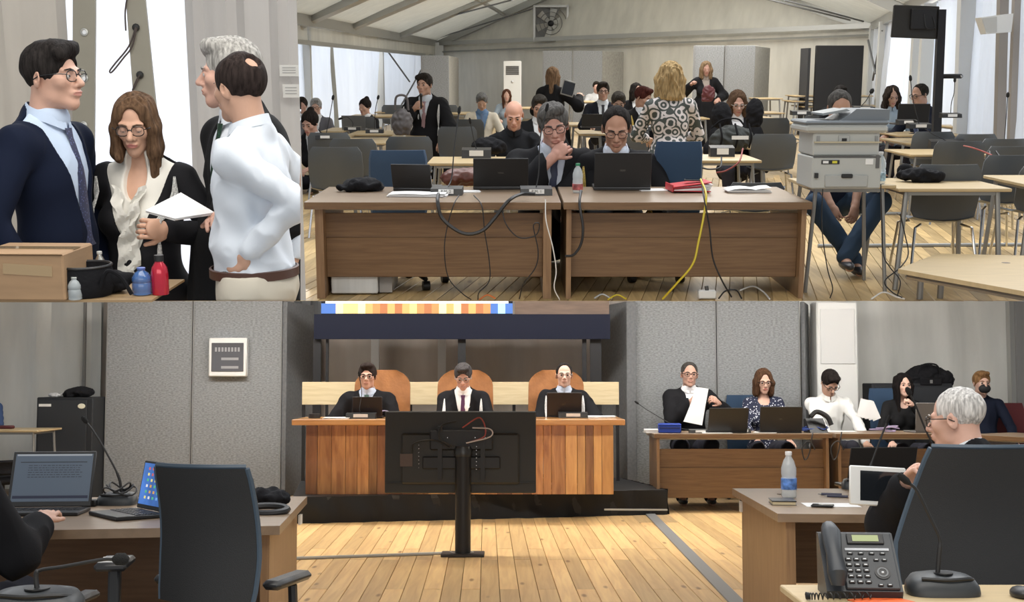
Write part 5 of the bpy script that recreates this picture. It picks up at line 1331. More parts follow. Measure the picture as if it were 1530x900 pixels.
# red folder
p = tu(1028, 286); t = thing('red_folder', UP, p, 'bulging red folder of papers with a phone on top', 'folder', R(4)); RED = mat('red_card', (.50, .02, .03), .5)
g = G(); g.box((0, 0, .012), (.25, .24, .006), (0, R(2), 0)); g.box((.0, 0, .052), (.26, .24, .006), (0, R(-7), 0)); g.box((-.125, 0, .03), (.006, .24, .045)); g.make('cover', RED, t, False)
g = G(); [g.box((.0 + .004 * i, -.004, .018 + .005 * i), (.235, .235, .004), (0, R(-i), 0)) for i in range(6)]; g.make('papers', PAPER, t, False); G().box((-.02, -.122, .035), (.2, .003, .012), (0, R(-4), 0)).make('elastic_band', mat('red_dark', (.25, .01, .02), .5), t)
t = thing('smartphone', UP, p + Vector((.03, -.02, .070)), 'dark phone lying on the red folder', 'phone', R(80), ry=0); G().box((0, 0, .006), (.06, .12, .010), ch=.003).make('phone_body', BLACKP, t); G().box((0, 0, .0115), (.052, .105, .001)).make('phone_screen', MATS['glass_black'], t)
sheets(UP, tu(975, 284), .18, .14, 'glossy white sheet beside the wide black laptop', R(12), 1)
sheets(UP, tu(1117, 287), .28, .14, 'crumpled white papers at the right end of the front desk', R(3), 4, curl=.018)
# cables on the front desks
def cu(pts, label, r=.006, m=None, **q):
    return cable(UP, [UP.y(x, y, Y) for x, y, Y in pts], label, r, m, **q)
cu([(655, 290, 7.3), (654, 302, 7.17), (660, 325, 7.15), (680, 343, 7.13), (700, 350, 7.12), (722, 344, 7.13), (740, 325, 7.15), (760, 300, 7.17), (780, 290, 7.3), (800, 290, 7.3)], 'thick black cable hanging in a loop between the two microphones', .011)
cu([(686, 292, 7.3), (678, 306, 7.18), (668, 340, 7.16), (664, 375, 7.15), (670, 415, 7.15), (690, 438, 7.15), (704, 448, 7.18)], 'thin black cable running down from the P.M. 2 microphone', .0035)
cu([(708, 292, 7.3), (720, 308, 7.18), (724, 345, 7.16), (731, 390, 7.15), (731, 420, 7.15), (716, 437, 7.15), (714, 448, 7.18)], 'thin black cable left of the gap between the desks', .0035)
cu([(750, 310, 7.16), (756, 335, 7.14), (775, 355, 7.14), (800, 352, 7.14), (806, 335, 7.14), (797, 338, 7.14), (804, 375, 7.14), (800, 400, 7.14), (782, 425, 7.14), (776, 447, 7.18)], 'thin black cable with a knot under the P.M. 1 microphone', .0035)
cu([(815, 298, 7.17), (816, 330, 7.15), (826, 370, 7.15), (831, 405, 7.15), (828, 430, 7.15), (836, 448, 7.18)], 'thin white cable in the gap between the desks', .0035, WHITEP)
cu([(868, 285, 7.3), (866, 306, 7.17), (871, 340, 7.14), (868, 365, 7.14), (857, 381, 7.14), (845, 383, 7.15)], 'black cable hanging from the right desk below the bottle', .008)
cu([(1047, 268, 7.5), (1055, 290, 7.2), (1052, 320, 7.15), (1044, 360, 7.13), (1035, 395, 7.12), (1010, 425, 7.14), (990, 447, 7.2)], 'bright yellow cable hanging over the front of the right desk', .0065, mat('cable_yellow', (.58, .46, .03), .45))
cu([(1048, 270, 7.5), (1052, 296, 7.18), (1060, 340, 7.15), (1065, 385, 7.15), (1078, 418, 7.15), (1093, 444, 7.2)], 'black cable behind the yellow cable', .005)
for k_, (pts, lb, m_) in enumerate((([(716, 448, 7.2), (728, 441, 7.22), (740, 446, 7.2)], 'orange cable loop on the floor at the lower edge', mat('cable_orange', (.6, .16, .03), .5)), ([(888, 446, 7.22), (900, 440, 7.25), (914, 447, 7.22)], 'grey cable loop on the floor under the right desk', mat('cable_pale', (.4, .42, .42), .5)), ([(908, 448, 7.2), (922, 441, 7.24), (936, 447, 7.2)], 'yellow cable loop on the floor under the right desk', MATS['cable_yellow']), ([(1074, 446, 7.2), (1084, 435, 7.3), (1100, 434, 7.3), (1108, 446, 7.2)], 'black cable ring around the white socket box', CABLE), ([(1106, 434, 7.4), (1125, 428, 7.5), (1140, 436, 7.4), (1150, 447, 7.2)], 'white cable arc right of the socket box', WHITEP), ([(1302, 447, 7.2), (1320, 437, 7.3), (1340, 444, 7.22), (1352, 447, 7.2)], 'white cable arc on the floor under the printer table', WHITEP))):
    cu(pts, lb, .005, m_)
t = thing('socket_box', UP, UP.z(1056, 447, 0), 'white multiple socket box on the floor under the right desk', 'socket'); G().box((0, 0, .03), (.11, .05, .05), ch=.006).make('housing', WHITEP, t); G().tube([(0, 0, .05), (-.005, 0, .08)], .012, 6).make('plug', mat('plug_dark', (.08, .08, .08), .5), t)
# white computer case
a = U(489, Y0 + .2); b = U(560, Y0 + .2); z = .34
t = thing('computer_tower', UP, ((a.x + b.x) / 2, Y0 + .16, 0), 'white computer tower standing under the left front desk', 'computer', R(0)); G().box((0, .25, z / 2 + .01), (b.x - a.x, .45, z), ch=.006).make('case', mat('case_white', (.62, .62, .60), .5, kind='wood', nscale=3, col2=(.52, .52, .50), stretch=(8, 8, .6)), t, False); G().box((b.x - a.x - .10, .27, z / 2), (.08, .40, z - .02)).make('side_plate', mat('case_side', (.30, .28, .26), .5), t)
# office chairs of the front desks
office_chair(UP, (U(597, 9.0).x, 8.9, 0), 'blue office chair standing empty behind the left front desk', R(184), .28, .42, UP.y(597, 215, 9.1).z - .36, mat('blue_fabric_2', (.035, .07, .13), .8), False, True, 4)
office_chair(UP, (U(1008, 8.7).x, 8.75, 0), 'blue office chair right of the lawyer with gold cords', R(182), .28, .34, UP.y(1008, 202, 9.0).z - .36, BLUEF, False, True, 4)
plastic_chair(UP, U(1125, 8.9), 'grey plastic chair behind the right end of the front desk', R(180), h=.36, w=.42, bh=.23)
# visible chair bases under the desks
for px, py, lb in ((640, 431, 'black office chair base rolling under the left front desk'), (1010, 420, 'black office chair base under the right front desk')):
    p = UP.z(px - 35, py - 6, 0); t = thing('chair_base', UP, p, lb, 'chair base', .3)
    G().cyl((0, 0, .09), (0, 0, .2), .025).make('gas_column', BLACKM, t)
    for i in range(5):
        a_ = 2 * math.pi * i / 5; c_, s_ = math.cos(a_), math.sin(a_); lg = G().tube([(0, 0, .11), (c_ * .16, s_ * .16, .10), (c_ * .27, s_ * .27, .07)], [.026, .02, .015], 6).make('base_arm', BLACKP, t)
        gg = G(); gg.cyl((c_ * .27 - .022, s_ * .27, .03), (c_ * .27 + .022, s_ * .27, .03), .03, n=14); gg.make('caster', BLACKP, lg)
# ------------------------------------------------------------------ printer, its table and the man in jeans
tz = UP.y(1270, 277, 7.45).z; a = U(1210, 7.45); b = U(1345, 7.45)
school_table(UP, ((a.x + b.x) / 2, 7.72, 0), b.x - a.x, .52, tz, 'small beech table carrying the printer', legr=.013)
pc_ = UP.z(1264, 283, tz); s = F / pc_.y
t = thing('printer', UP, Vector((pc_.x, pc_.y + .20, tz)), 'large grey and white multifunction printer on a small table', 'printer', R(1)); PW = mat('printer_white', (.42, .43, .41), .45); PG = mat('printer_grey', (.16, .18, .20), .45); PS = mat('printer_seam', (.10, .10, .10), .5)
q_ = 1 / s; w_ = 104 * q_; hh = 120 * q_
G().box((0, 0, hh * .20), (w_, .36, hh * .40), ch=.008).make('lower_body', PW, t, False)
G().box((-.004, .01, hh * .58), (w_ * .96, .34, hh * .34), ch=.008).make('upper_body', PW, t, False)
G().box((-.01, .0, hh * .745), (w_ * 1.18, .38, hh * .10), ch=.015).make('scanner_bed', PW, t, False)
G().box((-.01, .0, hh * .82), (w_ * 1.20, .38, hh * .05), ch=.01).make('scanner_lid', PG, t, False)
g = G(); x0_, x1_ = -w_ * .12, w_ * .60; g.prism([(x0_, -.15, hh * .845), (x1_, -.15, hh * .845), (x1_, -.15, hh * .98), (x0_ + .10, -.15, hh * .985), (x0_ + .05, -.15, hh * .90)], (0, 0, 0), (0, .32, 0)); g.make('document_feeder', PG, t, False)
g = G(); g.prism([(-w_ * .34, -.12, hh * .93), (w_ * .0, -.12, hh * .985), (w_ * .05, -.12, hh * .96), (-w_ * .33, -.12, hh * .905)], (0, 0, 0), (0, .28, 0)); g.make('paper_tray', mat('tray_grey', (.25, .27, .28), .4), t, False)
for z_, d_, m_, nm in ((.40, .010, PS, 'seam'), (.58, .010, mat('printer_beige', (.45, .40, .28), .5), 'seam'),): G().box((0, -.178, hh * z_), (w_ * .97, .012, hh * .018)).make(nm, m_, t)
G().box((-.0, -.184, hh * .10), (w_ * .62, .012, hh * .15), ch=.004).make('drawer', mat('printer_white_2', (.37, .38, .37), .45), t); G().box((.0, -.196, hh * .165), (w_ * .16, .016, hh * .05), ch=.004).make('drawer_handle', BLACKP, t)
G().box((-w_ * .24, -.183, hh * .335), (w_ * .26, .004, hh * .05)).make('label_plate', BLACKP, t); G().box((-w_ * .18, -.186, hh * .335), (w_ * .07, .002, hh * .03)).make('yellow_label', mat('label_yellow', (.6, .55, .05), .5), t); G().box((-w_ * .31, -.186, hh * .335), (w_ * .08, .002, hh * .03)).make('white_label', LABEL, t)
G().box((w_ * .32, -.183, hh * .34), (w_ * .11, .003, hh * .07)).make('white_label', LABEL, t); G().box((w_ * .44, -.183, hh * .34), (w_ * .05, .006, hh * .16)).make('port_panel', mat('port_dark', (.10, .10, .10), .5), t)
G().box((-.02, -.165, hh * .62), (w_ * .16, .01, hh * .09), ch=.003).make('front_latch', mat('printer_white_2', (.37, .38, .37)), t); G().box((-.02, -.171, hh * .61), (w_ * .07, .004, hh * .035)).make('latch_slot', BLACKP, t)
for q in (-1, 1): G().box((q * w_ * .42, -.165, hh * .62), (w_ * .04, .008, hh * .07)).make('side_catch', GREY, t)
G().box((-w_ * .44, -.19, hh * .17), (.02, .02, .03)).make('power_plug', BLACKP, t)
cu([(1231, 262, 7.24), (1229, 290, 7.22), (1228, 340, 7.22), (1236, 400, 7.22), (1244, 430, 7.24), (1240, 446, 7.24)], 'black power cable hanging from the printer', .0035)
cu([(1316, 275, 7.3), (1318, 330, 7.25), (1320, 380, 7.25), (1330, 400, 7.25), (1345, 420, 7.25), (1340, 445, 7.22)], 'thin dark cable beside the printer table leg', .0035)
cu([(1345, 320, 7.6), (1352, 350, 7.5), (1357, 380, 7.4), (1345, 400, 7.3), (1322, 420, 7.25), (1332, 436, 7.25), (1348, 445, 7.2)], 'looped dark cable right of the printer table', .004)
r, pj_ = pb(1254, 162, 212, 'man in a navy polo shirt and jeans sitting behind the printer, ankles crossed', k=1.0, hpitch=24, lean=8, skin_c=(.48, .28, .20), hair='receding', hair_c=(.07, .065, .06), top='sweater', top_c=(.016, .022, .045), sleeve=.85, bot_c=(.035, .06, .10), shoe_c=(.03, .03, .035), feet={1: ((.24, -.40, .50), (-.03, -.56, .12)), -1: ((-.21, -.38, .48), (.07, -.46, .07))}, wr=(-.06, -.34, -.62), wl=(.06, -.34, -.62), cr=.7, cl=.7, nr=(-.5, -.8, .2), nl=(.5, -.8, .2))
bottle(UP, UP.z(1321, 277, tz) + Vector((0, .1, 0)), 'clear water bottle standing right of the printer', .20, .036, (.7, .7, .7), lab=(.35, .5, .6), band=(.1, .35))
# desks on the right
tz2 = UP.y(1430, 281, 7.6).z; a, b = U(1348, 7.55), U(1520, 7.55)
school_table(UP, ((a.x + b.x) / 2, 7.95, 0), b.x - a.x, .78, tz2, 'beech school table with a flat black bag on its left end', legr=.018)
soft_lump(UP, UP.z(1377, 272, tz2), (.32, .20, .10), 'flat black bag at the left end of the school table', 'bag', 'flat_bag', seed=41, vox=.010)
t = thing('round_pouch', UP, UP.z(1359, 268, tz2) + Vector((0, .10, 0)), 'round black pouch leaning on the flat bag', 'pouch'); G().ball((0, 0, .05), (.06, .04, .05), 14).make('pouch_body', BLACKC, t); G().tube(bez([(-.04, -.03, .06), (-.07, -.04, .02), (-.04, -.04, .005)], 5), .004, 6).make('cord', CABLE, t)
plastic_chair(UP, U(1405, 8.35), 'grey plastic chair tucked under the school table with the black bag', R(180), h=.36, w=.46, bh=.40)
tz3 = UP.y(1520, 273, 7.9).z; school_table(UP, (U(1570, 8.1).x, 8.15, 0), .55, .7, tz3, 'beech school table cut by the right edge of the picture', legr=.016)
plastic_chair(UP, U(1552, 8.8), 'grey plastic chair at the right edge of the picture', R(180), h=.36, w=.42, bh=.36)
# low table in the corner
zl = .27; q0 = [UP.z(1342, 402, zl), UP.z(1400, 379, zl), UP.z(1620, 384, zl), UP.z(1640, 455, zl)]
c = sum(q0, Vector()) / 4; c.z = 0; t = thing('low_table', UP, c, 'pale low table in the lower right corner of the hall', 'table')
g = G(); g.prism([Vector((p.x, p.y, zl - .025)) - c for p in q0], (0, 0, 0), (0, 0, .025)); g.make('tabletop', BEECH, t, False)
g = G(); ins = [Vector((p.x, p.y, zl - .06)) - c for p in q0]; ins = [p * .90 + Vector((0, 0, .0)) for p in ins]
for i in range(4): g.tube([Vector((ins[i].x, ins[i].y, zl - .045)), Vector((ins[(i + 1) % 4].x, ins[(i + 1) % 4].y, zl - .045))], .016, 6)
g.make('frame', GREY, t)
for i in range(4):
    lx, ly = ins[i].x, ins[i].y
    if i == 0: pp = UP.z(1374, 447, 0) - c; lx, ly = pp.x, pp.y
    G().cyl((ins[i].x if i else lx, ins[i].y if i else ly, zl - .03), (lx, ly, 0), .02, n=8).make('leg', GREY, t)
G().lathe([(.001, 0), (.025, .001), (.001, .002)], UP.z(1503, 393, zl) - c).make('cable_grommet', mat('grommet', (.16, .12, .09)), t)
# ------------------------------------------------------------------ second row
def mid_table(px0, px1, py, label, dep=.6, z=.62, chair=None, group=None, legr=.013):
    s = (py - 110) / (BH - z); Y = F / s
    if Y > 27: Y = 27; z = UP.y(px0, py, Y).z
    a, b = U(px0, Y), U(px1, Y); t = school_table(UP, ((a.x + b.x) / 2, Y + dep / 2, 0), b.x - a.x, dep, z, label, 0, group, legr)
    return t, Y, z, (a.x + b.x) / 2
mid_table(637, 766, 241, 'beech table behind the left front desk with a covered machine on it', .8)
mid_table(1040, 1140, 237, 'beech table under the grey backpack', .8)
t_, Yq, zq, xq = mid_table(1362, 1540, 228, 'beech table at the right with a black microphone unit and red cable', .8)
def bp(t):
    for x in (-.13, .02, .15): G().tube(bez([(x, -.13, .04), (x + .01, -.17, .15), (x - .01, -.12, .27)], 6), .010, 6).make('strap', BLACKC, t)
    G().box((.05, -.19, .14), (.16, .006, .035)).make('name_tag', LABEL, t); G().tube(bez([(-.2, 0, .22), (-.1, -.02, .30), (.05, -.02, .31), (.12, 0, .25)], 6), .009, 6).make('carry_loop', BLACKC, t)
soft_lump(UP, UP.z(1092, 226, .62) , (.42, .34, .27), 'bulky dark grey backpack on the table behind the red folder', 'backpack', 'backpack', mat('backpack_cloth', (.032, .036, .034), .8, bump=.6, bscale=30), seed=51, extra=bp)
mic_station(UP, UP.z(1078, 234, .62), 'black microphone unit with white plate before the backpack', 0, '', .22, .12, .10)
mic_station(UP, UP.z(712, 236, .62), 'black microphone unit with white plate on the left second-row table', 0, '', .26, .12, .09, neck=[(-.02, 0, .15), (-.05, .0, .3)])
soft_lump(UP, UP.z(728, 232, .62) + Vector((0, .12, 0)), (.36, .3, .17), 'black padded machine bag behind the microphone unit on the left', 'bag', 'machine_bag', seed=52)
soft_lump(UP, UP.y(695, 277, 8.6) , (.42, .3, .13), 'red-brown leather bag low behind the left front desk', 'bag', 'leather_bag', mat('bag_redbrown', (.12, .035, .022), .45), seed=53)
soft_lump(UP, UP.z(1143, 262, .10) + Vector((0, .4, 0)), (.26, .3, .42), 'black rucksack hanging right of the backpack table', 'bag', 'rucksack', seed=54)
mic_station(UP, UP.z(1415, 222, zq), 'black microphone unit on the right table, red cable behind it', R(-8), '', .34, .16, .09, neck=[(-.1, 0, .12), (-.16, 0, .15), (-.3, 0, .25)])
mic_station(UP, UP.z(1500, 220, zq), 'black microphone unit with a tall stem at the right edge', 0, '', .26, .12, .06, neck=[(0, 0, .15), (.0, 0, .32), (0, 0, .50)], headr=.016)
cu([(1440, 218, 10.2), (1450, 220, 9.9), (1468, 226, 9.8), (1482, 232, 9.7)], 'red cable beside the microphone unit on the right', .006, mat('cable_red', (.35, .06, .04), .5))
cu([(1478, 226, 9.8), (1484, 250, 9.6), (1492, 256, 9.6), (1496, 240, 9.7), (1488, 226, 9.8)], 'black cable loop hanging from the right table', .008)
cu([(1078, 235, 8.9), (1076, 250, 8.8), (1060, 253, 8.8), (1046, 250, 8.8)], 'black cable hanging under the backpack table', .006); cu([(1110, 222, 8.95), (1104, 242, 8.8), (1085, 255, 8.8), (1070, 258, 8.8)], 'red cable hanging under the backpack table', .006, MATS['cable_red'])
# rows of school tables
GT = 'school tables in rows'
rows = [(477, 532, 223, 'third'), (502, 577, 211, ''), (478, 514, 205, ''), (478, 512, 194, ''), (518, 608, 199, ''), (520, 590, 172, ''), (578, 632, 204, ''), (632, 665, 193, ''), (668, 696, 187, ''), (697, 730, 178, ''), (668, 700, 168, ''), (745, 800, 160, ''), (560, 625, 166, ''),
        (1187, 1302, 143, ''), (1182, 1235, 151, ''), (1197, 1232, 159, ''), (1290, 1322, 158, ''), (1422, 1517, 180, ''), (1437, 1530, 189, ''), (1345, 1450, 200, ''), (1362, 1487, 212, ''), (1196, 1232, 184, ''), (1130, 1168, 147, ''), (1135, 1172, 167, ''), (1130, 1160, 175, ''), (1035, 1060, 165, ''), (1035, 1060, 175, ''), (1400, 1470, 172, ''), (900, 940, 160, ''), (850, 890, 152, ''), (865, 905, 198, ''), (850, 880, 185, ''), (1120, 1150, 207, ''), (1120, 1150, 218, '')]
side = lambda x: 'left' if x < 640 else ('middle' if x < 1000 else ('right of the aisle' if x < 1180 else 'right'))
lbs = ['small beech table just behind the empty blue chair', 'beech table left of the woman with a bun, second from the front', 'short beech table end beside the leaning person at the left edge', 'beech table end by the grey-haired man at the left', 'dark-edged table under the grey laptop at the left', 'beech table behind the woman with a bun', 'beech table carrying the grey handbag', 'beech table end touching the robe of the standing speaker', 'beech table right behind the standing speaker', 'beech table under the papers of the man in the cream jacket', 'far beech table left of the cream jacket', 'far beech table before the seated woman by the air conditioner', 'far beech table left of the standing speaker',
       'farthest beech table below the black screen', 'beech table left of the man behind the printer, farther one', 'short beech table just above the printer lid', 'beech table end left of the curly-haired woman', 'beech table right of the pole, farther one', 'beech table right of the pole, nearer one', 'beech table with a low microphone before the navy suit man', 'beech table at the right holding a black machine', 'beech table end left of the printer lid', 'far beech table below the right felt panel', 'beech table end right of the seated robed woman, farther one', 'beech table end right of the seated robed woman, nearer one', 'beech table end left of the seated robed woman, farther one', 'beech table end left of the seated robed woman, nearer one', 'beech table behind the navy suit man', 'far beech table left of the patterned dress', 'far beech table right of the woman carrying a laptop', 'beech table corner left of the dark-haired lawyer, lower one', 'beech table corner left of the dark-haired lawyer, upper one', 'beech table corner right of the backpack, farther one', 'beech table corner right of the backpack, nearer one']
lib = {}
for i, (x0, x1, py, _) in enumerate(rows):
    mid_table(x0, x1, py, lbs[i], 1.1 if py < 215 else .7, legr=.018, group=GT)
GC = 'grey plastic chairs between the rows'
ch = [(505, 215, 10.3, 'grey plastic chair beside the leaning robed person, front'), (535, 211, 11.6, 'grey plastic chair before the woman with a bun'), (498, 199, 12.8, 'grey plastic chair beside the leaning robed person, behind'), (612, 206, 12.0, 'grey plastic chair left of the standing speaker'), (685, 196, 14.2, 'grey plastic chair right of the standing speaker'), (700, 188, 16.5, 'grey plastic chair behind the standing speaker'), (540, 185, 17.5, 'grey chair left of the laptop woman with a bun'), (1150, 160, 17.0, 'grey chair in the row right of the seated robed woman'), (1152, 172, 12.5, 'grey chair nearest on the right of the seated robed woman'), (1445, 173, 12.5, 'grey chair back between the right tables, upper'), (1487, 179, 11.6, 'grey chair back between the right tables, lower'), (1425, 192, 11.2, 'grey chair back behind the low microphone'), (1500, 190, 10.4, 'grey chair at the right edge behind the tall stem'), (1385, 186, 13.0, 'grey chair behind the table of the navy suit man'), (1495, 198, 9.3, 'grey chair right of the tucked chair, one row behind'), (1216, 160, 18, 'grey chair in the far row left of the printer'), (1250, 172, 14, 'grey chair above the printer lid'), (935, 190, 14, 'grey chair left of the patterned dress'), (670, 166, 24, 'far grey chair below the left felt panel'), (590, 166, 24, 'far grey chair left of the standing speaker'), (640, 170, 22, 'far grey chair just behind the speaker')]
pcp = None
for i, (px, py, Y, lb) in enumerate(ch):
    zt_ = max(UP.y(px, py, Y).z, .62); p = U(px, Y)
    if pcp is None: pcp = plastic_chair(UP, p, lb, R(180 + 0), GC, h=.38, w=.46, bh=.38)
    else: copy_tree(pcp, UP, p, R(180 + random.uniform(-8, 8)), lb, GC)
# ------------------------------------------------------------------ people of the hall
DK = (.03, .025, .022)
pb(634, 127, 122, 'young man in a black robe standing and speaking into a hand microphone', k=1.10, pose='stand', yaw=-12, hyaw=-8, lean=8, skin_c=(.50, .30, .22), hair='side', hair_c=DK, top='robe', cords='white', tie=(.35, .22, .24), shirt_c=(.6, .65, .72), wr=(-.06, -.24, -.10), wl=(.26, -.28, -.44), cr=1.0, nr=(-.5, -.7, .2))
p = UP.y(629, 147, 14.3); t = thing('hand_microphone', UP, p, 'black microphone held by the standing speaker', 'microphone', rx=R(10)); G().cyl((0, 0, -.12), (0, 0, .02), .011, .014).make('handle', BLACKP, t); G().ball((0, 0, .035), (.022, .022, .026), 10).make('microphone_head', BLACKP, t)
pb(720, 152, 92, 'man in a cream jacket and blue shirt reading papers', k=1.12, hpitch=26, skin_c=(.45, .28, .20), hair='short', hair_c=(.14, .14, .14), top='suit', top_c=(.62, .58, .50), shirt_c=(.12, .20, .34), tie=(.10, .15, .26), opening=.10, wr=(-.2, -.3, -.36), wl=(.2, -.3, -.36))
pb(757, 143, 72, 'woman with long brown hair seated by the far air conditioner', k=1.05, fem=True, skin_c=(.6, .38, .3), hair='long', hair_c=(.09, .04, .025), top='blouse', top_c=(.30, .36, .42))
pb(768, 172, 150, 'bald man in a black shirt looking down', k=1.14, hpitch=24, lean=8, skin_c=(.62, .34, .25), hair=None, top='shirt', top_c=(.014, .015, .018), wr=(-.16, -.32, -.38), wl=(.16, -.32, -.38))
pb(806, 160, 128, 'dark-haired person in black between the bald man and the grey-haired lawyer', k=1.1, hpitch=16, skin_c=(.5, .3, .22), hair='short', hair_c=(.05, .045, .04), top='suit', top_c=(.014, .014, .016))
pb(826, 114, 100, 'woman with long fair hair in black, standing with her back turned', k=1.08, pose='stand', yaw=168, fem=True, skin_c=(.6, .4, .3), hair='long', hair_c=(.16, .10, .06), top='robe', cords=None, wl=(.1, -.3, -.3), wr=(-.34, -.2, -.12))
p = UP.y(849, 132, 17.6); t = thing('open_laptop', UP, p, 'dark laptop carried open by the woman with her back turned', 'laptop', R(20), ry=R(15)); G().box((0, 0, 0), (.20, .012, .22), ch=.004).make('lid', GREY, t); G().box((0, -.008, 0), (.175, .003, .18)).make('display', MATS['screen_off'], t)
pb(545, 160, 92, 'woman with dark hair in a bun sitting behind a grey laptop', k=1.08, yaw=-30, fem=True, hpitch=8, skin_c=(.52, .32, .25), hair='bun', hair_c=(.02, .016, .015), top='suit', top_c=(.012, .012, .014))
pb(472, 160, 92, 'grey-haired man with glasses in a grey jacket at the far left', k=1.1, hpitch=6, skin_c=(.55, .35, .28), hair='short', hair_c=(.3, .3, .3), specs='black', top='suit', top_c=(.13, .13, .15))
pb(451, 158, 90, 'dark-haired person cut by the left side of the hall view', k=1.1, skin_c=(.5, .3, .24), hair='short', hair_c=DK, top='suit', top_c=(.014, .014, .016), cut='side')
pb(463, 184, 128, 'person with a dark bun and white collar leaning at the left side', k=1.12, lean=22, hpitch=20, yaw=-20, fem=True, skin_c=(.55, .33, .26), hair='bun', hair_c=(.015, .013, .013), top='robe', cords='gold', cut='side')
pb(901, 137, 102, 'man in a dark suit and glasses sitting upright before a laptop', k=1.1, skin_c=(.5, .31, .24), hair='short', hair_c=DK, specs='black', top='suit', top_c=(.014, .016, .024), tie=(.02, .02, .03), shirt_c=(.7, .75, .82))
pb(924, 153, 112, 'man with dark greying hair behind the lawyer with gold cords', k=1.1, hpitch=22, skin_c=(.45, .28, .21), hair='short', hair_c=(.06, .055, .05), top='suit', top_c=(.04, .04, .045))
pb(891, 130, 58, 'small far person in a pale top near the middle felt panel', k=1.1, skin_c=(.5, .3, .24), hair='short', hair_c=DK, top='shirt', top_c=(.5, .5, .5))
pb(951, 136, 88, 'woman with dark hair in black at the left of the patterned dress', k=1.08, hyaw=20, fem=True, skin_c=(.55, .34, .27), hair='bob', hair_c=(.03, .02, .018), top='suit', top_c=(.013, .013, .015))
pb(961, 146, 118, 'robed person with reddish hair and gold cord beside the patterned dress', k=1.08, hyaw=30, hpitch=18, yaw=20, skin_c=(.5, .3, .22), hair='short', hair_c=(.07, .022, .018), top='robe', cords='gold', shirt_c=(.75, .78, .84))
pb(1001, 118, 168, 'blonde woman standing with her back turned in a scroll-patterned dress', k=1.08, pose='stand', yaw=184, fem=True, skin_c=(.6, .4, .3), hair='bushy', hair_c=(.34, .24, .12), top='dress', pattern='scroll', fat=1.12, hs=1.08, lean=4, wl=(.14, -.30, -.34), wr=(-.14, -.30, -.34))
pb(1055, 103, 84, 'woman in a black robe standing far back with a dark red bag', k=1.05, pose='stand', fem=True, hpitch=6, skin_c=(.45, .26, .20), hair='curly', hair_c=(.22, .15, .09), top='robe', shirt_c=(.35, .3, .27), wr=(-.26, -.16, -.10), wl=(.2, -.16, -.34), cr=1.0)
soft_lump(UP, UP.y(1058, 152, 20.6), (.26, .16, .30), 'dark red bag standing before the far robed woman', 'bag', 'red_bag', mat('bag_darkred', (.10, .02, .025), .5), seed=60)
pb(1102, 154, 138, 'woman in a black robe and thin glasses reading, her chair draped in black', k=1.06, fem=True, hpitch=18, skin_c=(.52, .31, .24), hair='bob', hair_c=(.09, .055, .035), specs='metal', top='robe', shirt_c=(.7, .7, .72), fat=1.1, wr=(-.14, -.3, -.36), wl=(.14, -.3, -.36))
pb(1256, 143, 108, 'dark-haired person half hidden behind the man at the printer', k=1.08, hpitch=14, skin_c=(.5, .3, .24), hair='short', hair_c=(.025, .015, .013), top='suit', top_c=(.014, .014, .016))
pb(1333, 144, 110, 'woman with curly dark hair and a pale blue shirt looking down', k=1.08, fem=True, hpitch=18, skin_c=(.52, .33, .25), hair='curly', hair_c=(.035, .026, .022), top='shirt', top_c=(.34, .42, .50), wr=(-.14, -.3, -.36), wl=(.14, -.3, -.36))
pb(1374, 142, 116, 'man in a navy suit and glasses leaning left towards the curly-haired woman', k=1.14, yaw=-62, lean=10, hpitch=10, skin_c=(.5, .3, .22), hair='receding', hair_c=DK, specs='black', top='suit', top_c=(.012, .016, .032), shirt_c=(.5, .62, .8), tie=(.05, .08, .2))
# laptops and microphones of the rows
def lp(px0, px1, yb, yt, Y, label, m=None, rz=0, ang=100):
    p = UP.y((px0 + px1) / 2, yb, Y); s = F / Y; laptop(UP, p + Vector((0, .14, 0)), label, rz, (px1 - px0) / s, .26, ang, lidm=m, mark=False, sh=(yb - yt) / s)
lp(511, 546, 195, 175, 16.3, 'grey laptop before the woman with a bun', mat('laptop_pale', (.17, .18, .19), .4, .4))
lp(606, 638, 188, 173, 15.5, 'dark laptop on the table of the standing speaker', mat('laptop_mid', (.07, .06, .06), .4, .3))
lp(869, 900, 192, 173, 15.0, 'black laptop before the man sitting upright')
lp(1340, 1387, 187, 158, 13.2, 'black laptop before the curly-haired woman and the navy suit man')
def sm(px, py, Y, label, neck, r=.014, w=.2): mic_station(UP, UP.y(px, py, Y), label, 0, '', w, .12, .05, neck=neck, headr=r)
sm(527, 195, 14.8, 'microphone with bent neck before the grey laptop', [(0, 0, .1), (-.06, 0, .16), (-.12, 0, .15)])
sm(560, 199, 14.0, 'microphone with a straight stem right of the woman with a bun', [(0, 0, .15), (.02, 0, .3), (.04, 0, .38)])
sm(487, 208, 12.6, 'microphone with a straight stem at the left tables', [(.02, 0, .12), (.05, 0, .25), (.08, 0, .40)])
sm(1373, 192, 11.0, 'microphone unit before the black laptop on the right', [(-.04, 0, .15), (-.08, 0, .3), (-.1, 0, .42)])
sm(1355, 186, 12.4, 'low microphone unit left of the unit by the navy suit man', None)
sm(1196, 172, 13.0, 'low black microphone unit left of the printer', None)
sm(1420, 176, 12.6, 'tall microphone stem beside the black pole', [(0, 0, .15), (.02, 0, .25), (.02, 0, .36)])
sm(1290, 166, 12.0, 'two-headed microphone stem above the printer lid', [(-.02, 0, .05), (.02, 0, .10), (.06, 0, .17)], .02)
sm(960, 195, 12.5, 'black microphone unit before the robed person with gold cord', None)
def hb(t): G().tube(bez([(-.07, -.02, .26), (-.05, -.03, .40), (.05, -.03, .40), (.07, -.02, .26)], 6), .012, 6).make('handle', mat('bag_grey', (.09, .08, .08), .6), t)
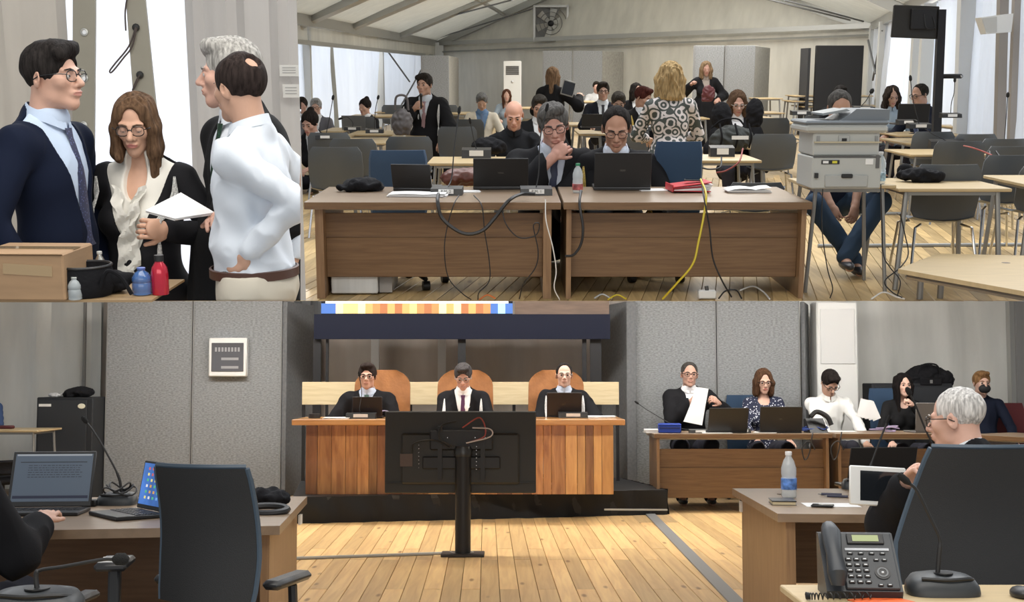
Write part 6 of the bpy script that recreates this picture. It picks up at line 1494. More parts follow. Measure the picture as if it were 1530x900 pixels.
p_ = UP.y(601, 202, 12.8); soft_lump(UP, p_, (.26, .16, .30), 'grey handbag standing on a table left of the speaker', 'bag', 'grey_handbag', mat('bag_grey', (.09, .08, .08), .6), seed=61, extra=hb)
for k_, (px, py, Y, dx, dy_, dz, lb) in enumerate(((1077, 192, 12.2, .30, .22, .34, 'black cloth draped over the chair left of the seated robed woman'), (1127, 190, 12.6, .28, .22, .38, 'black cloth draped over the chair right of the seated robed woman'))):
    soft_lump(UP, UP.y(px, py, Y), (dx * .8, dy_, dz * .85), lb, 'cloth', 'draped_cloth', seed=70 + k_, n=2, amp=.006)
for k_, (x0, x1, y, lb) in enumerate(((1222, 1560, 369, 'grey floor strip crossing behind the low table'), (1140, 1360, 322, 'grey floor strip passing under the printer table'))):
    p0 = UP.z(x0, y + 1, 0); p1 = UP.z(x1, y - 1, 0); g = G(); g.tube([Vector((0, 0, .012)), p1 - p0 + Vector((0, 0, .012))], .016, 8); solo(g, 'floor_conduit', mat('conduit_dim', (.30, .31, .31), .5), UP, p0, lb, 'conduit')
# back plate under the upper hall: ceiling of the lower room
struct(G().prism([(-8, Y0 * (BH + .32) / BH, -.30), (14, Y0 * (BH + .32) / BH, -.30), (14, 42, -.30), (-8, 42, -.30)], (0, 0, 0), (0, 0, .14)), 'floor', mat('floor_underside', (.35, .33, .3), .8), UP)
# ------------------------------------------------------------------ people on the platform
CG = 'judges'
def pj(px, py, s, *a, **q):
    q.setdefault('fl', STG); return person(LO, LO.y(px, py, F / s), s, *a, **q)
pj(549, 563, 141, 'judge with dark hair and round glasses at the left of the bench', k=1.13, skin_c=(.58, .33, .24), hair='neat', hair_c=(.03, .022, .02), specs='black', top='robe', tie=(.04, .10, .08), shirt_c=(.55, .62, .75),
   wr=(-.30, -.30, -.42), wl=(.24, -.32, -.42), fat=1.12)
pj(692, 563, 141, 'judge bending his head over papers at the middle of the bench', k=1.10, hpitch=22, lean=8, skin_c=(.55, .30, .22), hair='messy', hair_c=(.06, .055, .055), top='robe', tie=(.08, .02, .07), shirt_c=(.82, .82, .82), specs='metal',
   wr=(-.10, -.36, -.40), wl=(.22, -.34, -.40), cords='white', opening=.095)
pj(843, 561, 141, 'judge with thin glasses at the right of the bench, behind his laptop', k=1.08, skin_c=(.64, .40, .31), hair='receding', hair_c=(.025, .02, .018), specs='metal', top='robe', tie=(.03, .06, .10), shirt_c=(.55, .62, .75),
   wr=(-.16, -.34, -.42), wl=(.34, -.30, -.44), cords='white', fat=1.05)
# things on the bench
BZ = zt
def onb(px, py):                                          # a point on the bench top
    v = P(px, YB + .55 - (py - 615) / 12 * .55); v.z = BZ; return v
laptop(LO, onb(549, 622) + Vector((0, .12, 0)), 'dark laptop open before the left judge', 0, .30, .2, 100, lidm=mat('laptop_maroon', (.012, .006, .006), .4))
laptop(LO, onb(843, 617) + Vector((0, .12, 0)), 'dark laptop open before the right judge', 0, .36, .24, 100, lidm=mat('laptop_maroon', (.012, .006, .006), .4))
for px, lb, nk in ((540, 'microphone base with white plate before the left judge', [(-.02, 0, .1), (.0, .02, .25), (-.02, .0, .42)]), (692, 'microphone base with white plate before the middle judge', None), (856, 'microphone base with white plate before the right judge', None)):
    mic_station(LO, onb(px, 624 if px < 600 else 619), lb, 0, '', .30, .12, .06, neck=nk)
t = thing('round_tin', LO, onb(470, 622), 'low black round tin at the left end of the bench', 'tin'); G().lathe([(.06, 0), (.062, .02), (.058, .045), (.01, .046)]).make('tin_body', BLACKP, t)
sheets(LO, onb(504, 624), .26, .22, 'white papers at the left end of the bench')
sheets(LO, onb(893, 617), .34, .25, 'white papers at the right end of the bench', n=4)
sheets(LO, onb(700, 618), .36, .2, 'papers being read by the middle judge', n=3)
cable(LO, [onb(556, 622) + Vector((0, 0, .03)), onb(575, 617) + Vector((0, 0, .07)), onb(592, 622) + Vector((0, 0, .02)), onb(596, 628) + Vector((0, -.03, 0))], 'thin pale cable from the left judge\'s microphone', .006, mat('cable_lilac', (.35, .33, .5), .5))

# ------------------------------------------------------------------ clerks' desks on the right
HD = .82
def gd(px, Y): p = P(px, Y); p.z = 0; return p
d1 = office_desk(LO, gd(977, 12.55), gd(1243, 12.55), .75, HD, 'brown office desk of the clerks nearest to the platform', panel=(.18, .80), inset=.03)
d2 = office_desk(LO, gd(1248, 12.6), gd(1432, 12.6), .75, HD, 'brown office desk where the woman with the microphone sits', panel=(.18, .80), inset=.03)
d3 = office_desk(LO, gd(1436, 12.5), gd(1600, 11.4), .8, HD, 'brown office desk at the right edge, set at an angle', panel=(.18, .80), inset=.03)
def pc(px, py, s, *a, **q): return person(LO, LO.y(px, py, F / s), s, *a, **q)
r, inf = pc(1030, 560, 130, 'man in black robe and dark glasses holding up a sheet of paper', k=1.20, hroll=2, skin_c=(.56, .33, .25), hair='thin', hair_c=(.06, .055, .05), specs='black', top='robe', shirt_c=(.8, .8, .82),
   wr=(-.02, -.26, -.10), wl=(.24, -.24, -.12), cr=.8, cl=.8, nr=(-.6, -.6, .5), nl=(.6, -.6, .5), opening=.055)
g = G(); g.rings([[(-.14, .005, -.20), (.06, -.03, -.24), (.06, -.027, -.24), (-.14, .008, -.20)], [(-.06, -.02, .0), (.10, -.01, -.03), (.10, -.007, -.03), (-.06, -.017, .0)], [(-.0, .01, .18), (.14, .01, .16), (.14, .013, .16), (-.0, .013, .18)]])
pp = LO.y(1040, 603, 13.3); solo(g, 'paper_sheet', PAPER, LO, pp, 'sheet of white paper held up by the robed man', 'paper', 0)
pc(1141, 570, 130, 'woman with chin-length brown hair in a dark dotted blouse behind a laptop', k=1.14, fem=True, hpitch=12, skin_c=(.62, .38, .29), hair='bob', hair_c=(.085, .045, .026), specs='black', top='blouse', pattern='dots', top_c=(.02, .02, .05), wr=(-.14, -.34, -.42), wl=(.18, -.34, -.42))
pc(1240, 572, 130, 'man in a white shirt writing with his head bowed', k=1.16, hpitch=40, hyaw=10, lean=14, skin_c=(.55, .33, .24), hair='short', hair_c=(.015, .014, .014), specs='black', top='shirt', top_c=(.78, .78, .76), wr=(-.06, -.36, -.40), wl=(.26, -.34, -.42))
pc(1349, 576, 130, 'woman with long black hair in a black top speaking into a microphone', k=1.10, fem=True, skin_c=(.66, .42, .33), hair='long', hair_c=(.012, .010, .010), top='blouse', top_c=(.012, .012, .013), wl=(.04, -.24, -.06), wr=(-.22, -.32, -.42), cl=1.0, open_=True, nl=(.8, -.2, .3), hyaw=6)
pc(1467, 573, 128, 'person with fair hair and a black face mask in a dark blue sweater', k=1.12, skin_c=(.60, .38, .30), hair='messy', hair_c=(.20, .11, .05), top='sweater', top_c=(.010, .014, .028), mask=True, wr=(-.2, -.3, -.42), wl=(.2, -.3, -.42), fat=1.12)
def on1(px, py, z=HD):                                    # a point on the clerks' desks
    v = P(px, 13.05 - (py - 636) / 10 * .35); v.z = z; return v
laptop(LO, on1(1082, 642), 'black laptop before the man holding the paper', R(4), .42, .26, 108, mark=False)
laptop(LO, on1(1163, 641), 'black laptop before the woman in the dotted blouse', R(-4), .44, .27, 106, mark=True)
laptop(LO, on1(1379, 640), 'grey laptop right of the woman with the microphone', R(6), .32, .30, 96, lidm=mat('laptop_grey', (.20, .19, .185), .4, .3), mark=False)
g = G().box((0, 0, .05), (.24, .16, .10), ch=.012); g.box((0, -.002, .088), (.245, .165, .012), ch=.004)
t = thing('blue_case', LO, on1(1000, 643), 'small bright blue zipped case at the left end of the clerks\' desk', 'case', R(-6)); g.make('case_body', mat('blue_case', (.008, .04, .30), .6), t); G().box((0, -.083, .055), (.22, .004, .006)).make('zip', INK, t)
sheets(LO, on1(984, 641), .30, .24, 'pile of white papers at the left corner of the clerks\' desk', n=6, th=.006)
sheets(LO, on1(1070, 646), .30, .16, 'white sheet lying before the black laptop of the robed man', R(8), n=2)
sheets(LO, on1(1142, 643), .24, .16, 'white sheet between the two black laptops', R(-20), n=2)
sheets(LO, on1(1252, 636), .34, .18, 'papers under the hands of the man in the white shirt', n=2)
mic_station(LO, on1(1045, 644), 'low microphone base with white plate before the robed man', 0, '', .22, .12, .04, neck=[(-.2, .1, .05), (-.5, .2, .22), (-.62, .2, .30)])
mic_station(LO, on1(1112, 643), 'small white-labelled box between the clerks\' laptops', 0, '', .12, .1, .05)
t = thing('desk_telephone', LO, on1(1219, 641), 'black desk telephone tilted up between the clerks\' desks', 'telephone', R(10))
G().prism([(-.1, -.08, 0), (-.1, .1, 0), (-.1, .09, .14), (-.1, .05, .15)], (0, 0, 0), (.2, 0, 0)).make('telephone_body', BLACKP, t, False); G().tube(bez([(-.07, -.02, .17), (0, -.02, .22), (.10, -.05, .17), (.14, -.07, .08)], 5), .026, 8).make('handset', BLACKP, t)
rs = random.Random(3)
for k_, (x0_, x1_, c_, lb) in enumerate(((1195, 1245, (.02, .05, .22), 'tangle of blue cable on the clerks\' desk'), (1285, 1345, (.35, .28, .42), 'tangle of pale violet cable beside the woman with the microphone'))):
    pts = [on1(rs.uniform(x0_, x1_), rs.uniform(637, 643)) + Vector((0, 0, rs.uniform(.01, .07))) for _ in range(12)]
    cable(LO, pts, lb, .006, mat('cable_c%d' % k_, c_, .5))
for k_, (px, lb) in enumerate(((1213, 'looped black cable hanging from the clerks\' desk edge'), (1256, 'black cable hanging in front of the second clerks\' desk'))):
    a = LO.y(px, 655, 12.5); cable(LO, [a + Vector((.02, .03, .06)), a, a + Vector((-.03, 0, -.16)), a + Vector((-.08, -.01, -.22)), a + Vector((-.10, 0, -.1)), a + Vector((-.03, 0, -.03)), a + Vector((.03, -.01, -.12))], lb, .007)
# chairs behind the clerks
for px, py, lb, rz, yy, m_ in ((1118, 588, 'blue office chair behind the woman in the dotted blouse', 0, 14.2, BLUEF), (1332, 578, 'blue office chair behind the woman with the microphone', 0, 14.2, BLUEF), (1498, 600, 'dark red office chair behind the masked person', 0, 14.3, mat('dark_red_fabric', (.10, .014, .018), .8))):
    c = P(px, yy); ztp = LO.y(px, py, yy).z; office_chair(LO, (c.x, yy - .25, 0), lb, rz, .42, .52, ztp - .50, m_, False)
a = P(1303, 14.45); b = P(1423, 14.45); zt2 = LO.y(1360, 573, 14.45).z
t = thing('low_cabinet', LO, ((a.x + b.x) / 2, 14.45, 0), 'black cabinet behind the clerks with a black bag on it', 'cabinet'); G().box((0, .2, zt2 / 2), (b.x - a.x, .4, zt2), ch=.01).make('cabinet_body', mat('cabinet_black', (.016, .018, .022)), t, False)
G().box((0, -.01, zt2 / 2), (b.x - a.x - .06, .02, zt2 - .08), ch=.005).make('door', mat('cabinet_door', (.022, .025, .03)), t, False)
def bagx(t):
    G().tube(bez([(-.14, -.10, .18), (-.08, -.12, .30), (.08, -.12, .30), (.14, -.10, .18)], 5), .010, 6).make('handle', BLACKC, t)
    G().box((0, -.155, .10), (.26, .02, .09), ch=.01).make('front_pocket', BLACKC, t); G().box((.0, -.168, .10), (.03, .006, .04)).make('buckle', GREY, t)
soft_lump(LO, P(1385, 14.6, zt2 - .08), (.62, .32, .33), 'bulky black travel bag on the black cabinet', 'bag', 'travel_bag', seed=8, extra=bagx)
# ------------------------------------------------------------------ far left visitor and table
yy = 13.0; a = P(-70, yy); b = P(60, yy); zz = LO.y(30, 643, yy).z
school_table(LO, ((a.x + b.x) / 2, yy + .3, 0), b.x - a.x, .7, zz, 'pale school table at the left edge beside the black cabinet')
pc(-32, 578, 128, 'person in a blue patterned shirt at the left edge, only an arm in view', k=1.12, skin_c=(.56, .34, .25), hair='short', hair_c=(.05, .04, .03), top='shirt', top_c=(.06, .10, .22), sleeve=.75, wl=(.20, -.34, -.40), wr=(-.1, -.34, -.4))
tt = thing('wallet', LO, LO.z(9, 641, zz), 'dark red wallet on the pale table at the left edge', 'wallet'); G().box((0, 0, .018), (.16, .10, .036), ch=.01).make('wallet_body', mat('wallet_red', (.10, .02, .025), .5), tt)
office_chair(LO, (P(10, 12.5).x, 12.45, 0), 'black chair under the table at the left edge', 180, .36, .42, .15, BLACKC, False, True, 3)

g = G(); pv = LO.y(1296, 613, 13.2)
for i in range(5):
    a_ = .25 - .16 * i; g.box((.03 * i - .05, .003 * i, .02 - .008 * i), (.09, .002, .20), (0, a_, 0))
solo(g, 'paper_sheets', PAPER, LO, pv, 'fanned white sheets held up between the writing man and the speaking woman', 'papers', smooth=False)
# ------------------------------------------------------------------ near right: desk, man, chair, telephone
HR = .75
c0 = LO.z(1162, 768, HR); c1 = LO.z(1094, 730, HR)
W1 = 3.2; dep = (c1 - c0).length; dv = (c1 - c0).normalized()
t = thing('office_desk', LO, (0, 0, 0), 'brown office desk of the bald man in the right foreground', 'desk')
r0 = c0 + Vector((W1, -.25, 0)); r1 = c1 + Vector((W1, -.10, 0))
top = [c0, r0, r1, c1]
G().prism([(p.x, p.y, HR - .04) for p in top], (0, 0, 0), (0, 0, .04)).make('desktop', WALTOP, t, False)
s0 = c0 + dv * .03 + Vector((.045, 0, 0)); s1 = c1 - dv * .06 + Vector((.045, 0, 0))
G().prism([(p.x, p.y, 0) for p in (s0, s0 + Vector((.045, 0, 0)), s1 + Vector((.045, 0, 0)), s1)], (0, 0, 0), (0, 0, HR - .041)).make('side_panel', WALV, t, False)
m0 = (s0 + s1) / 2 + dv * .2
G().prism([(m0.x + .05, m0.y, .28), (m0.x + W1 - .3, m0.y - .15, .28), (m0.x + W1 - .3, m0.y - .12, .28), (m0.x + .05, m0.y + .03, .28)], (0, 0, 0), (0, 0, .38)).make('modesty_panel', WALNUT, t, False)
G().box((s1.x - .005, s1.y - .0, HR - .10), (.012, .05, .06), (0, 0, math.atan2(dv.y, dv.x) - math.pi / 2)).make('wall_plate', WHITEP, t)
G().lathe([(.001, 0), (.03, .001), (.032, .003), (.001, .004)], (c0 + dv * (dep * .72) + Vector((.22, 0, 0)))).make('cable_grommet', mat('grommet', (.16, .12, .09), .5), t)
def onr(px, py): return LO.z(px, py, HR)
bottle(LO, onr(1179, 744), 'tall water bottle with blue and white label on the right foreground desk', .25, .042, (.8, .8, .8), lab=(.10, .22, .55))
t = thing('notebook', LO, onr(1169, 753), 'small closed black notebook with cream pages beside the bottle', 'notebook', R(-6))
G().box((0, 0, .009), (.115, .16, .016)).make('pages', mat('cream_pages', (.62, .52, .33), .8), t); G().box((0, 0, .020), (.125, .17, .006), ch=.002).make('cover', mat('leather_black', (.02, .02, .022), .35, bump=.2, bscale=100), t); G().box((0, 0, .001), (.125, .17, .003)).make('cover', MATS['leather_black'], t)
sheets(LO, onr(1243, 755), .27, .19, 'white sheet lying under the phone on the desk', R(-8), n=1, th=.002)
t = thing('smartphone', LO, onr(1229, 758) + Vector((0, 0, .003)), 'black smartphone lying on the white sheet', 'phone', R(70)); G().box((0, 0, .005), (.075, .11, .009), ch=.004).make('phone_body', BLACKP, t); G().box((0, 0, .0100), (.068, .10, .0008)).make('phone_screen', mat('glass_black', (.01, .012, .015), .08), t)
for i, (px, py, rz, lb) in enumerate(((1241, 741, 75, 'dark blue pen behind the white sheet'), (1250, 744, 68, 'dark pen lying next to the tablet'))):
    tp = thing('pen', LO, onr(px, py), lb, 'pen', R(rz)); G().cyl((0, -.06, .008), (0, .05, .008), .007, n=8).make('pen_barrel', mat('pen_blue', (.01, .012, .05), .35), tp); G().cyl((0, .05, .008), (0, .068, .008), .0055, .002, n=8).make('pen_tip', GREY, tp)
tp = thing('pen', LO, onr(1283, 752), 'brown wooden pen at the edge of the white sheet', 'pen', R(50)); G().cyl((0, -.05, .009), (0, .05, .009), .009, n=8).make('pen_barrel', mat('pen_brown', (.3, .16, .06), .4), tp)
# tablet
c = LO.y(1311, 727, 5.12)
t = thing('tablet', LO, c, 'white-framed tablet held upright in the bald man\'s hand', 'tablet', R(-3), ry=R(3), rx=R(-8))
G().box((0, 0, 0), (.235, .012, .165), ch=.005).make('tablet_body', WHITEP, t); G().box((.012, -.0068, 0), (.17, .001, .125)).make('tablet_screen', mat('glass_black', (.01, .012, .015), .08), t)
# laptop behind
laptop(LO, onr(1303, 727) + Vector((0, -.02, 0)), 'black laptop seen from behind beyond the white-framed tablet', R(4), .40, .22, 110, mark=False, sh=.24)
# man
rb, ib = person(LO, LO.y(1429, 627, 5.35), 336, 'bald man with white stubble hair and glasses in a black robe seen from behind', yaw=-146, hyaw=14, hpitch=6, k=1.13, lean=12, skin_c=(.66, .40, .31), hair='thin', hair_c=(.55, .53, .51),
   specs='black', top='robe', wl=('w', LO.y(1356, 722, 4.98)), pl=(.83, -.56, -.8), wr=(-.30, -.34, -.40), cl=.7, cr=.6, nl=(.3, -.2, 1), legs=True, fat=1.15, hs=1.02, seat=.45)
# hand on the tablet is the left foreground of his body; chair
CHB = mat('chair_black', (.016, .016, .017), .7, bump=.25, bscale=300); RIM = mat('chair_rim', (.05, .075, .105), .5)
def near_chair(px, Y, ytop, ybot, wpx, label, rz, tap):
    c = P(px, Y); zt_ = LO.y(px, ytop, Y).z; zb_ = LO.y(px, ybot, Y).z; s = F / Y; w = wpx / s / math.cos(R(rz) % math.pi if False else R(0))
    t = thing('office_chair', LO, (c.x, Y, 0), label, 'chair', R(rz)); rr = []; n = 12
    for i in range(n + 1):
        f = i / n; z = zb_ + (zt_ - zb_) * f; hw = w / 2 * (.95 + .05 * min(1, f / .3) - tap * max(0, (f - .3) / .7)) * (.98 if i in (0, n) else 1); y = -.02 + .045 * math.sin(math.pi * f) - .05 * f
        th = .06 if 0 < i < n else .03
        row = [Vector((hw * a, y + .05 * a * a, z)) for a in (-1, -.96, -.6, -.2, .2, .6, .96, 1)]
        rr.append(row + [p + Vector((0, th if abs(p.x) < .97 * hw else .02, 0)) for p in row[::-1]])
    g = G(); g.rings(rr); g.make('backrest', CHB, t)
    g = G(); pts = []
    for q in (-1, 1):
        pts = [rr[i][0 if q < 0 else 7] + Vector((q * .004, .012, 0)) for i in range(n + 1)]; g.tube(pts, .011, 6)
    g.tube([rr[n][j] + Vector((0, .012, .006)) for j in range(8)], .011, 6); g.make('rim', RIM, t)
    G().box((0, .30, .44), (w * .95, .48, .09), ch=.03).make('seat', CHB, t)
    G().tube([(0, .13, zb_ + .2), (0, .13, .5), (0, .16, .40), (0, .3, .38)], .03, 8).make('back_bar', BLACKP, t)
    for q in (-1, 1):
        g = G(); x = q * (w / 2 + .03); g.tube([(q * .2, .3, .40), (x, .3, .40), (x, .28, .62)], .018, 7); g.box((x, .24, .645), (.075, .28, .035), ch=.014); g.make('armrest', BLACKP, t)
    G().cyl((0, .3, .10), (0, .3, .40), .03).make('gas_column', BLACKM, t)
    for i in range(5):
        a = 2 * math.pi * i / 5; lg = G().tube([(0, .3, .12), (.28 * math.cos(a), .3 + .28 * math.sin(a), .08)], [.024, .015], 6).make('base_arm', BLACKP, t)
        G().cyl((.28 * math.cos(a) - .02, .3 + .28 * math.sin(a), .03), (.28 * math.cos(a) + .02, .3 + .28 * math.sin(a), .03), .029).make('caster', BLACKP, lg)
    return t
near_chair(1462, 4.45, 670, 888, 236, 'black office chair with a blue-grey rim behind the bald man', -6, .40)
near_chair(304, 4.4, 699, 902, 160, 'black office chair seen from behind in the left foreground', -16, .06)
# near table with telephone and microphone
ZN = .75; b0 = LO.z(1120, 874, ZN); b1 = LO.z(1560, 880, ZN)
w = 1.05; cxn = (LO.z(1165, 874, ZN).x + w / 2)
school_table(LO, (cxn, b0.y - .35, 0), w, .70, ZN, 'pale beech table in the right foreground under the telephone')
def onn(px, py): return LO.z(px, py, ZN)
tb = onn(1287, 893); sx = 1.0
t = thing('desk_telephone', LO, Vector((tb.x, tb.y, ZN)), 'large dark office telephone with a green display in the right foreground', 'telephone', R(-4))
PH = mat('phone_grey', (.030, .034, .040), .42)
w, hh = .232, .175
body = G(); body.prism([(-w / 2 + .01, -.02, 0), (-w / 2 + .01, .12, 0), (-w / 2 + .01, .13, hh), (-w / 2 + .01, .105, hh), (-w / 2 + .01, -.03, .022)], (0, 0, 0), (w - .01, 0, 0)); body.make('telephone_body', PH, t, False)
nrm = Vector((0, -(hh - .022), .135)).normalized(); upv = Vector((0, .135, hh - .022)).normalized()
FM = Matrix.Translation((0, -.03, .022)) @ Matrix((Vector((1, 0, 0)), upv, nrm)).transposed().to_4x4()
FL = .205
fp = G().box((.03, FL / 2, .004), (w - .075, FL - .01, .008), ch=.003).make('face_plate', PH, t, False, FM)
d_ = G().box((.03, FL * .86, .011), (.11, .036, .007), ch=.002).make('display_frame', BLACKP, t, False, FM)
G().box((.03, FL * .86, .0152), (.078, .022, .001)).make('display', mat('lcd_green', (.25, .30, .12), .3, emit=.12), t, False, FM)
G().box((.03, FL * .68, .0095), (.13, .008, .003)).make('label_strip', mat('strip_grey', (.45, .47, .5), .4), t, False, FM)
KM = mat('key_silver', (.42, .44, .46), .3, .3); KB = mat('key_body', (.02, .02, .022), .4)
def key(x, y, wx=.016, wy=.0085, m=KB, mark=True):
    kk = G().box((x, y, .0105), (wx, wy, .005), ch=.0018).make('key', m, t, False, FM)
    if mark: G().box((x, y, .0133), (wx * .5, wy * .3, .0006)).make('key_mark', KM, kk)
for i in range(4): key(-.022 + i * .032, FL * .61, .017, .007)
for r_ in range(5):
    for c_ in range(3): key(-.030 + c_ * .024, FL * (.51 - r_ * .095), .018, .010)
for c_ in range(2): key(.052 + c_ * .024, FL * .50, .016, .007)
for c_ in range(2): key(.052 + c_ * .026, FL * .08, .016, .008)
g = G(); g.lathe([(.023, .008), (.023, .011), (.001, .0115)], (.064, FL * .29, 0), 24); g.make('navigation_ring', KB, t, True, FM)
g = G(); g.lathe([(.0165, .011), (.0165, .0125), (.012, .0125), (.012, .011)], (.064, FL * .29, 0), 24); g.make('navigation_ring', mat('ring_grey', (.12, .13, .14), .35), t, True, FM)
key(.064, FL * .29, .009, .008, KM, False)
g = G(); g.tube([FM @ Vector((-.075, .008, .02)), FM @ Vector((-.075, .035, .040)), FM @ Vector((-.075, FL * .5, .036)), FM @ Vector((-.075, FL * .84, .040)), FM @ Vector((-.075, FL + .008, .018))], [.020, .030, .024, .030, .022], 10, sx=1.0); g.make('handset', PH, t)
g = G(); pts = []
for i in range(150):
    f = i / 149; c = Vector((-.10 - .06 * math.sin(math.pi * f) + .06 * f, -.05 - .02 * math.sin(3 * f), .012)); a = f * 2 * math.pi * 16
    pts.append(c + Vector((.03 * f - .02 + .0 * a, .009 * math.cos(a), .009 * math.sin(a) + .004 * f)) + Vector((.10 * f - .05, 0, 0)))
g.tube(pts, .0022, 5); g.make('coiled_cord', CABLE, t)
# orange leaflet under the telephone
q = [onn(x, y) for x, y in ((1185, 905), (1262, 905), (1338, 908), (1335, 884), (1296, 893))]
sheets(LO, onn(1318, 899) , .16, .11, 'orange printed sheet with a white rim at the bottom edge', R(25), n=1, th=.003, m=mat('orange_print', (.75, .13, .03), .5, noise=.25, nscale=30), nm='leaflet')
def big_mic(D, loc, label, rz, w, d, neck, headr=.016, nm='desk_microphone'):
    t = thing(nm, D, loc, label, 'microphone', rz)
    mb = mat('mic_grey', (.032, .036, .040), .45)
    g = G(); n = 24; rr = []
    for r_, z in ((.98, 0), (1, .012), (.97, .030), (.84, .050), (.5, .060)):
        rr.append([(w / 2 * r_ * math.copysign(abs(math.cos(a)) ** .6, math.cos(a)), d / 2 * r_ * math.copysign(abs(math.sin(a)) ** .6, math.sin(a)), z + .012 * math.sin(a) * r_) for a in [2 * math.pi * k / n for k in range(n)]])
    g.rings(rr); g.make('base', mb, t)
    G().lathe([(w * .13, .060), (w * .13, .064), (.001, .065)], (w * .02, 0, 0), 20).make('speaker_grille', BLACKP, t)
    g = G(); g.tube(bez([(w * .40, -.02, .045), (w * .3, -d * .32, .052), (0, -d * .40, .050), (-w * .35, -d * .3, .052)], 5), .006, 6); g.make('cable_loop', CABLE, t)
    pts = bez(neck, 7); G().tube(pts, [.0075] * (len(pts) // 3) + [.0050] * (len(pts) - len(pts) // 3), 8).make('gooseneck', CABLE, t)
    e = (pts[-1] - pts[-3]).normalized(); G().tube([pts[-1] - e * .004, pts[-1] + e * .008, pts[-1] + e * .03, pts[-1] + e * .042], [.006, headr, headr, .006], 12).make('microphone_head', mat('foam_black', (.01, .01, .01), .95), t)
    return t
mb_ = onn(1408, 888); Yn = mb_.y
def loc_(px, py, Y, o): p = LO.y(px, py, Y); return p - o
big_mic(LO, mb_, 'gooseneck microphone on a dark rounded base beside the telephone', 0, .215, .14, [loc_(1401, 857, Yn, mb_), loc_(1403, 830, Yn, mb_), loc_(1404, 805, Yn, mb_), loc_(1392, 778, Yn, mb_), loc_(1371, 735, Yn, mb_), loc_(1358, 722, Yn, mb_)], .011)
t = thing('computer_mouse', LO, onn(1526, 893), 'black computer mouse at the bottom right corner', 'mouse'); G().ball((0, 0, .012), (.03, .05, .022), 14).make('mouse_shell', BLACKP, t)
# thin microphone stems in front of the clerks
pb = onr(1265, 735); 
big_mic(LO, onr(1278, 731), 'thin gooseneck microphone standing left of the white-framed tablet', 0, .16, .10, [loc_(1292, 722, 6.2, onr(1278, 731)), loc_(1303, 690, 6.2, onr(1278, 731)), loc_(1316, 655, 6.2, onr(1278, 731)), loc_(1325, 632, 6.2, onr(1278, 731))], .008)
m2 = onr(1415, 733); 
big_mic(LO, m2, 'tall gooseneck microphone rising in front of the speaking woman', 0, .16, .10, [loc_(1415, 728, 6.1, m2), loc_(1400, 680, 6.1, m2), loc_(1382, 640, 6.1, m2), loc_(1368, 606, 6.1, m2), loc_(1360, 590, 6.1, m2)], .014)

# ------------------------------------------------------------------ near left: desk, laptops, robe, microphone
c0 = LO.z(418, 786, HR); c1 = LO.z(459, 742, HR); WL = 2.2
dv = (c1 - c0).normalized(); dep = (c1 - c0).length
t = thing('office_desk', LO, (0, 0, 0), 'brown office desk with two open laptops in the left foreground', 'desk')
top = [c0 + Vector((-WL, -.35, 0)), c0, c1, c1 + Vector((-WL, -.10, 0))]
G().prism([(p.x, p.y, HR - .04) for p in top], (0, 0, 0), (0, 0, .04)).make('desktop', WALTOP, t, False)
s0 = c0 + dv * .05 + Vector((-.05, 0, 0)); s1 = c1 - dv * .04 + Vector((-.05, 0, 0))
G().prism([(p.x, p.y, 0) for p in (s0 - Vector((.04, 0, 0)), s0, s1, s1 - Vector((.04, 0, 0)))], (0, 0, 0), (0, 0, HR - .041)).make('side_panel', WALV, t, False)
m0 = (s0 + s1) / 2 + dv * .2
G().prism([(m0.x - WL + .2, m0.y - .2, .2), (m0.x - .06, m0.y, .2), (m0.x - .06, m0.y + .03, .2), (m0.x - WL + .2, m0.y - .17, .2)], (0, 0, 0), (0, 0, .46)).make('modesty_panel', mat('laminate_inner', (.13, .075, .042), .5, noise=.15, nscale=5, stretch=(1, 1, 10)), t, False)
G().box((c1.x + .002, c1.y - .22, HR - .10), (.012, .06, .05)).make('wall_plate', WHITEP, t)
SCR = mat('screen_doc', (.06, .08, .11), .4, emit=.45)
def face_laptop(px, py, rz, w, sh, d, ang, label, scr, extra, lidm=None):
    p = LO.z(px, py, HR); o, l = laptop(LO, p, label, rz, w, d, ang, screen=scr, lidm=lidm, mark=False, sh=sh); extra(l, w, sh); return o
def docx(l, w, sh):
    G().box((0, sh * .80, .0062), (w * .80, sh * .012, .0006)).make('text_line', INK, l); G().box((0, sh * .93, .0062), (w * .9, sh * .03, .0006)).make('menu_bar', mat('menu', (.30, .33, .36), .5, emit=.3), l)
    G().box((0, sh * .17, .0062), (w * .9, sh * .05, .0006)).make('task_bar', mat('task_bar', (.015, .02, .05), .5, emit=.1), l)
    g = G(); rs = random.Random(2)
    for i in range(12):
        x = -.3 * w
        while x < .33 * w:
            q = rs.uniform(.01, .05) * w; g.box((x + q / 2, sh * (.74 - i * .042), .0062), (q, sh * .010, .0006)); x += q + .012 * w
        if i > 4: break
    g.make('text_line', mat('text_dim', (.03, .035, .05), .6), l)
face_laptop(62, 768, R(180 + 5), .40, .28, .24, 110, 'black laptop showing a text document at the left edge', SCR, docx)
def icons(l, w, sh):
    rs = random.Random(4); g = None; cs = [(.7, .7, .7), (.6, .3, .08), (.08, .4, .2), (.5, .1, .1), (.7, .6, .2), (.15, .35, .7)]
    for r_ in range(6):
        for c in range(6):
            cc = cs[rs.randrange(6)]; G().box((w * (.38 - c * .13), sh * (.84 - r_ * .12), .0062), (w * .055, sh * .055, .0008), ch=.0003).make('icon', mat('icon_%d' % int(cc[0] * 100 + cc[2] * 7), cc, .5, emit=.8), l)
face_laptop(190, 772, R(130), .34, .23, .24, 100, 'open laptop with a blue desktop of icons left of the black chair', mat('screen_blue', (.05, .16, .50), .4, emit=.7, noise=.5, nscale=4), icons)
mp_ = LO.z(175, 754, HR)
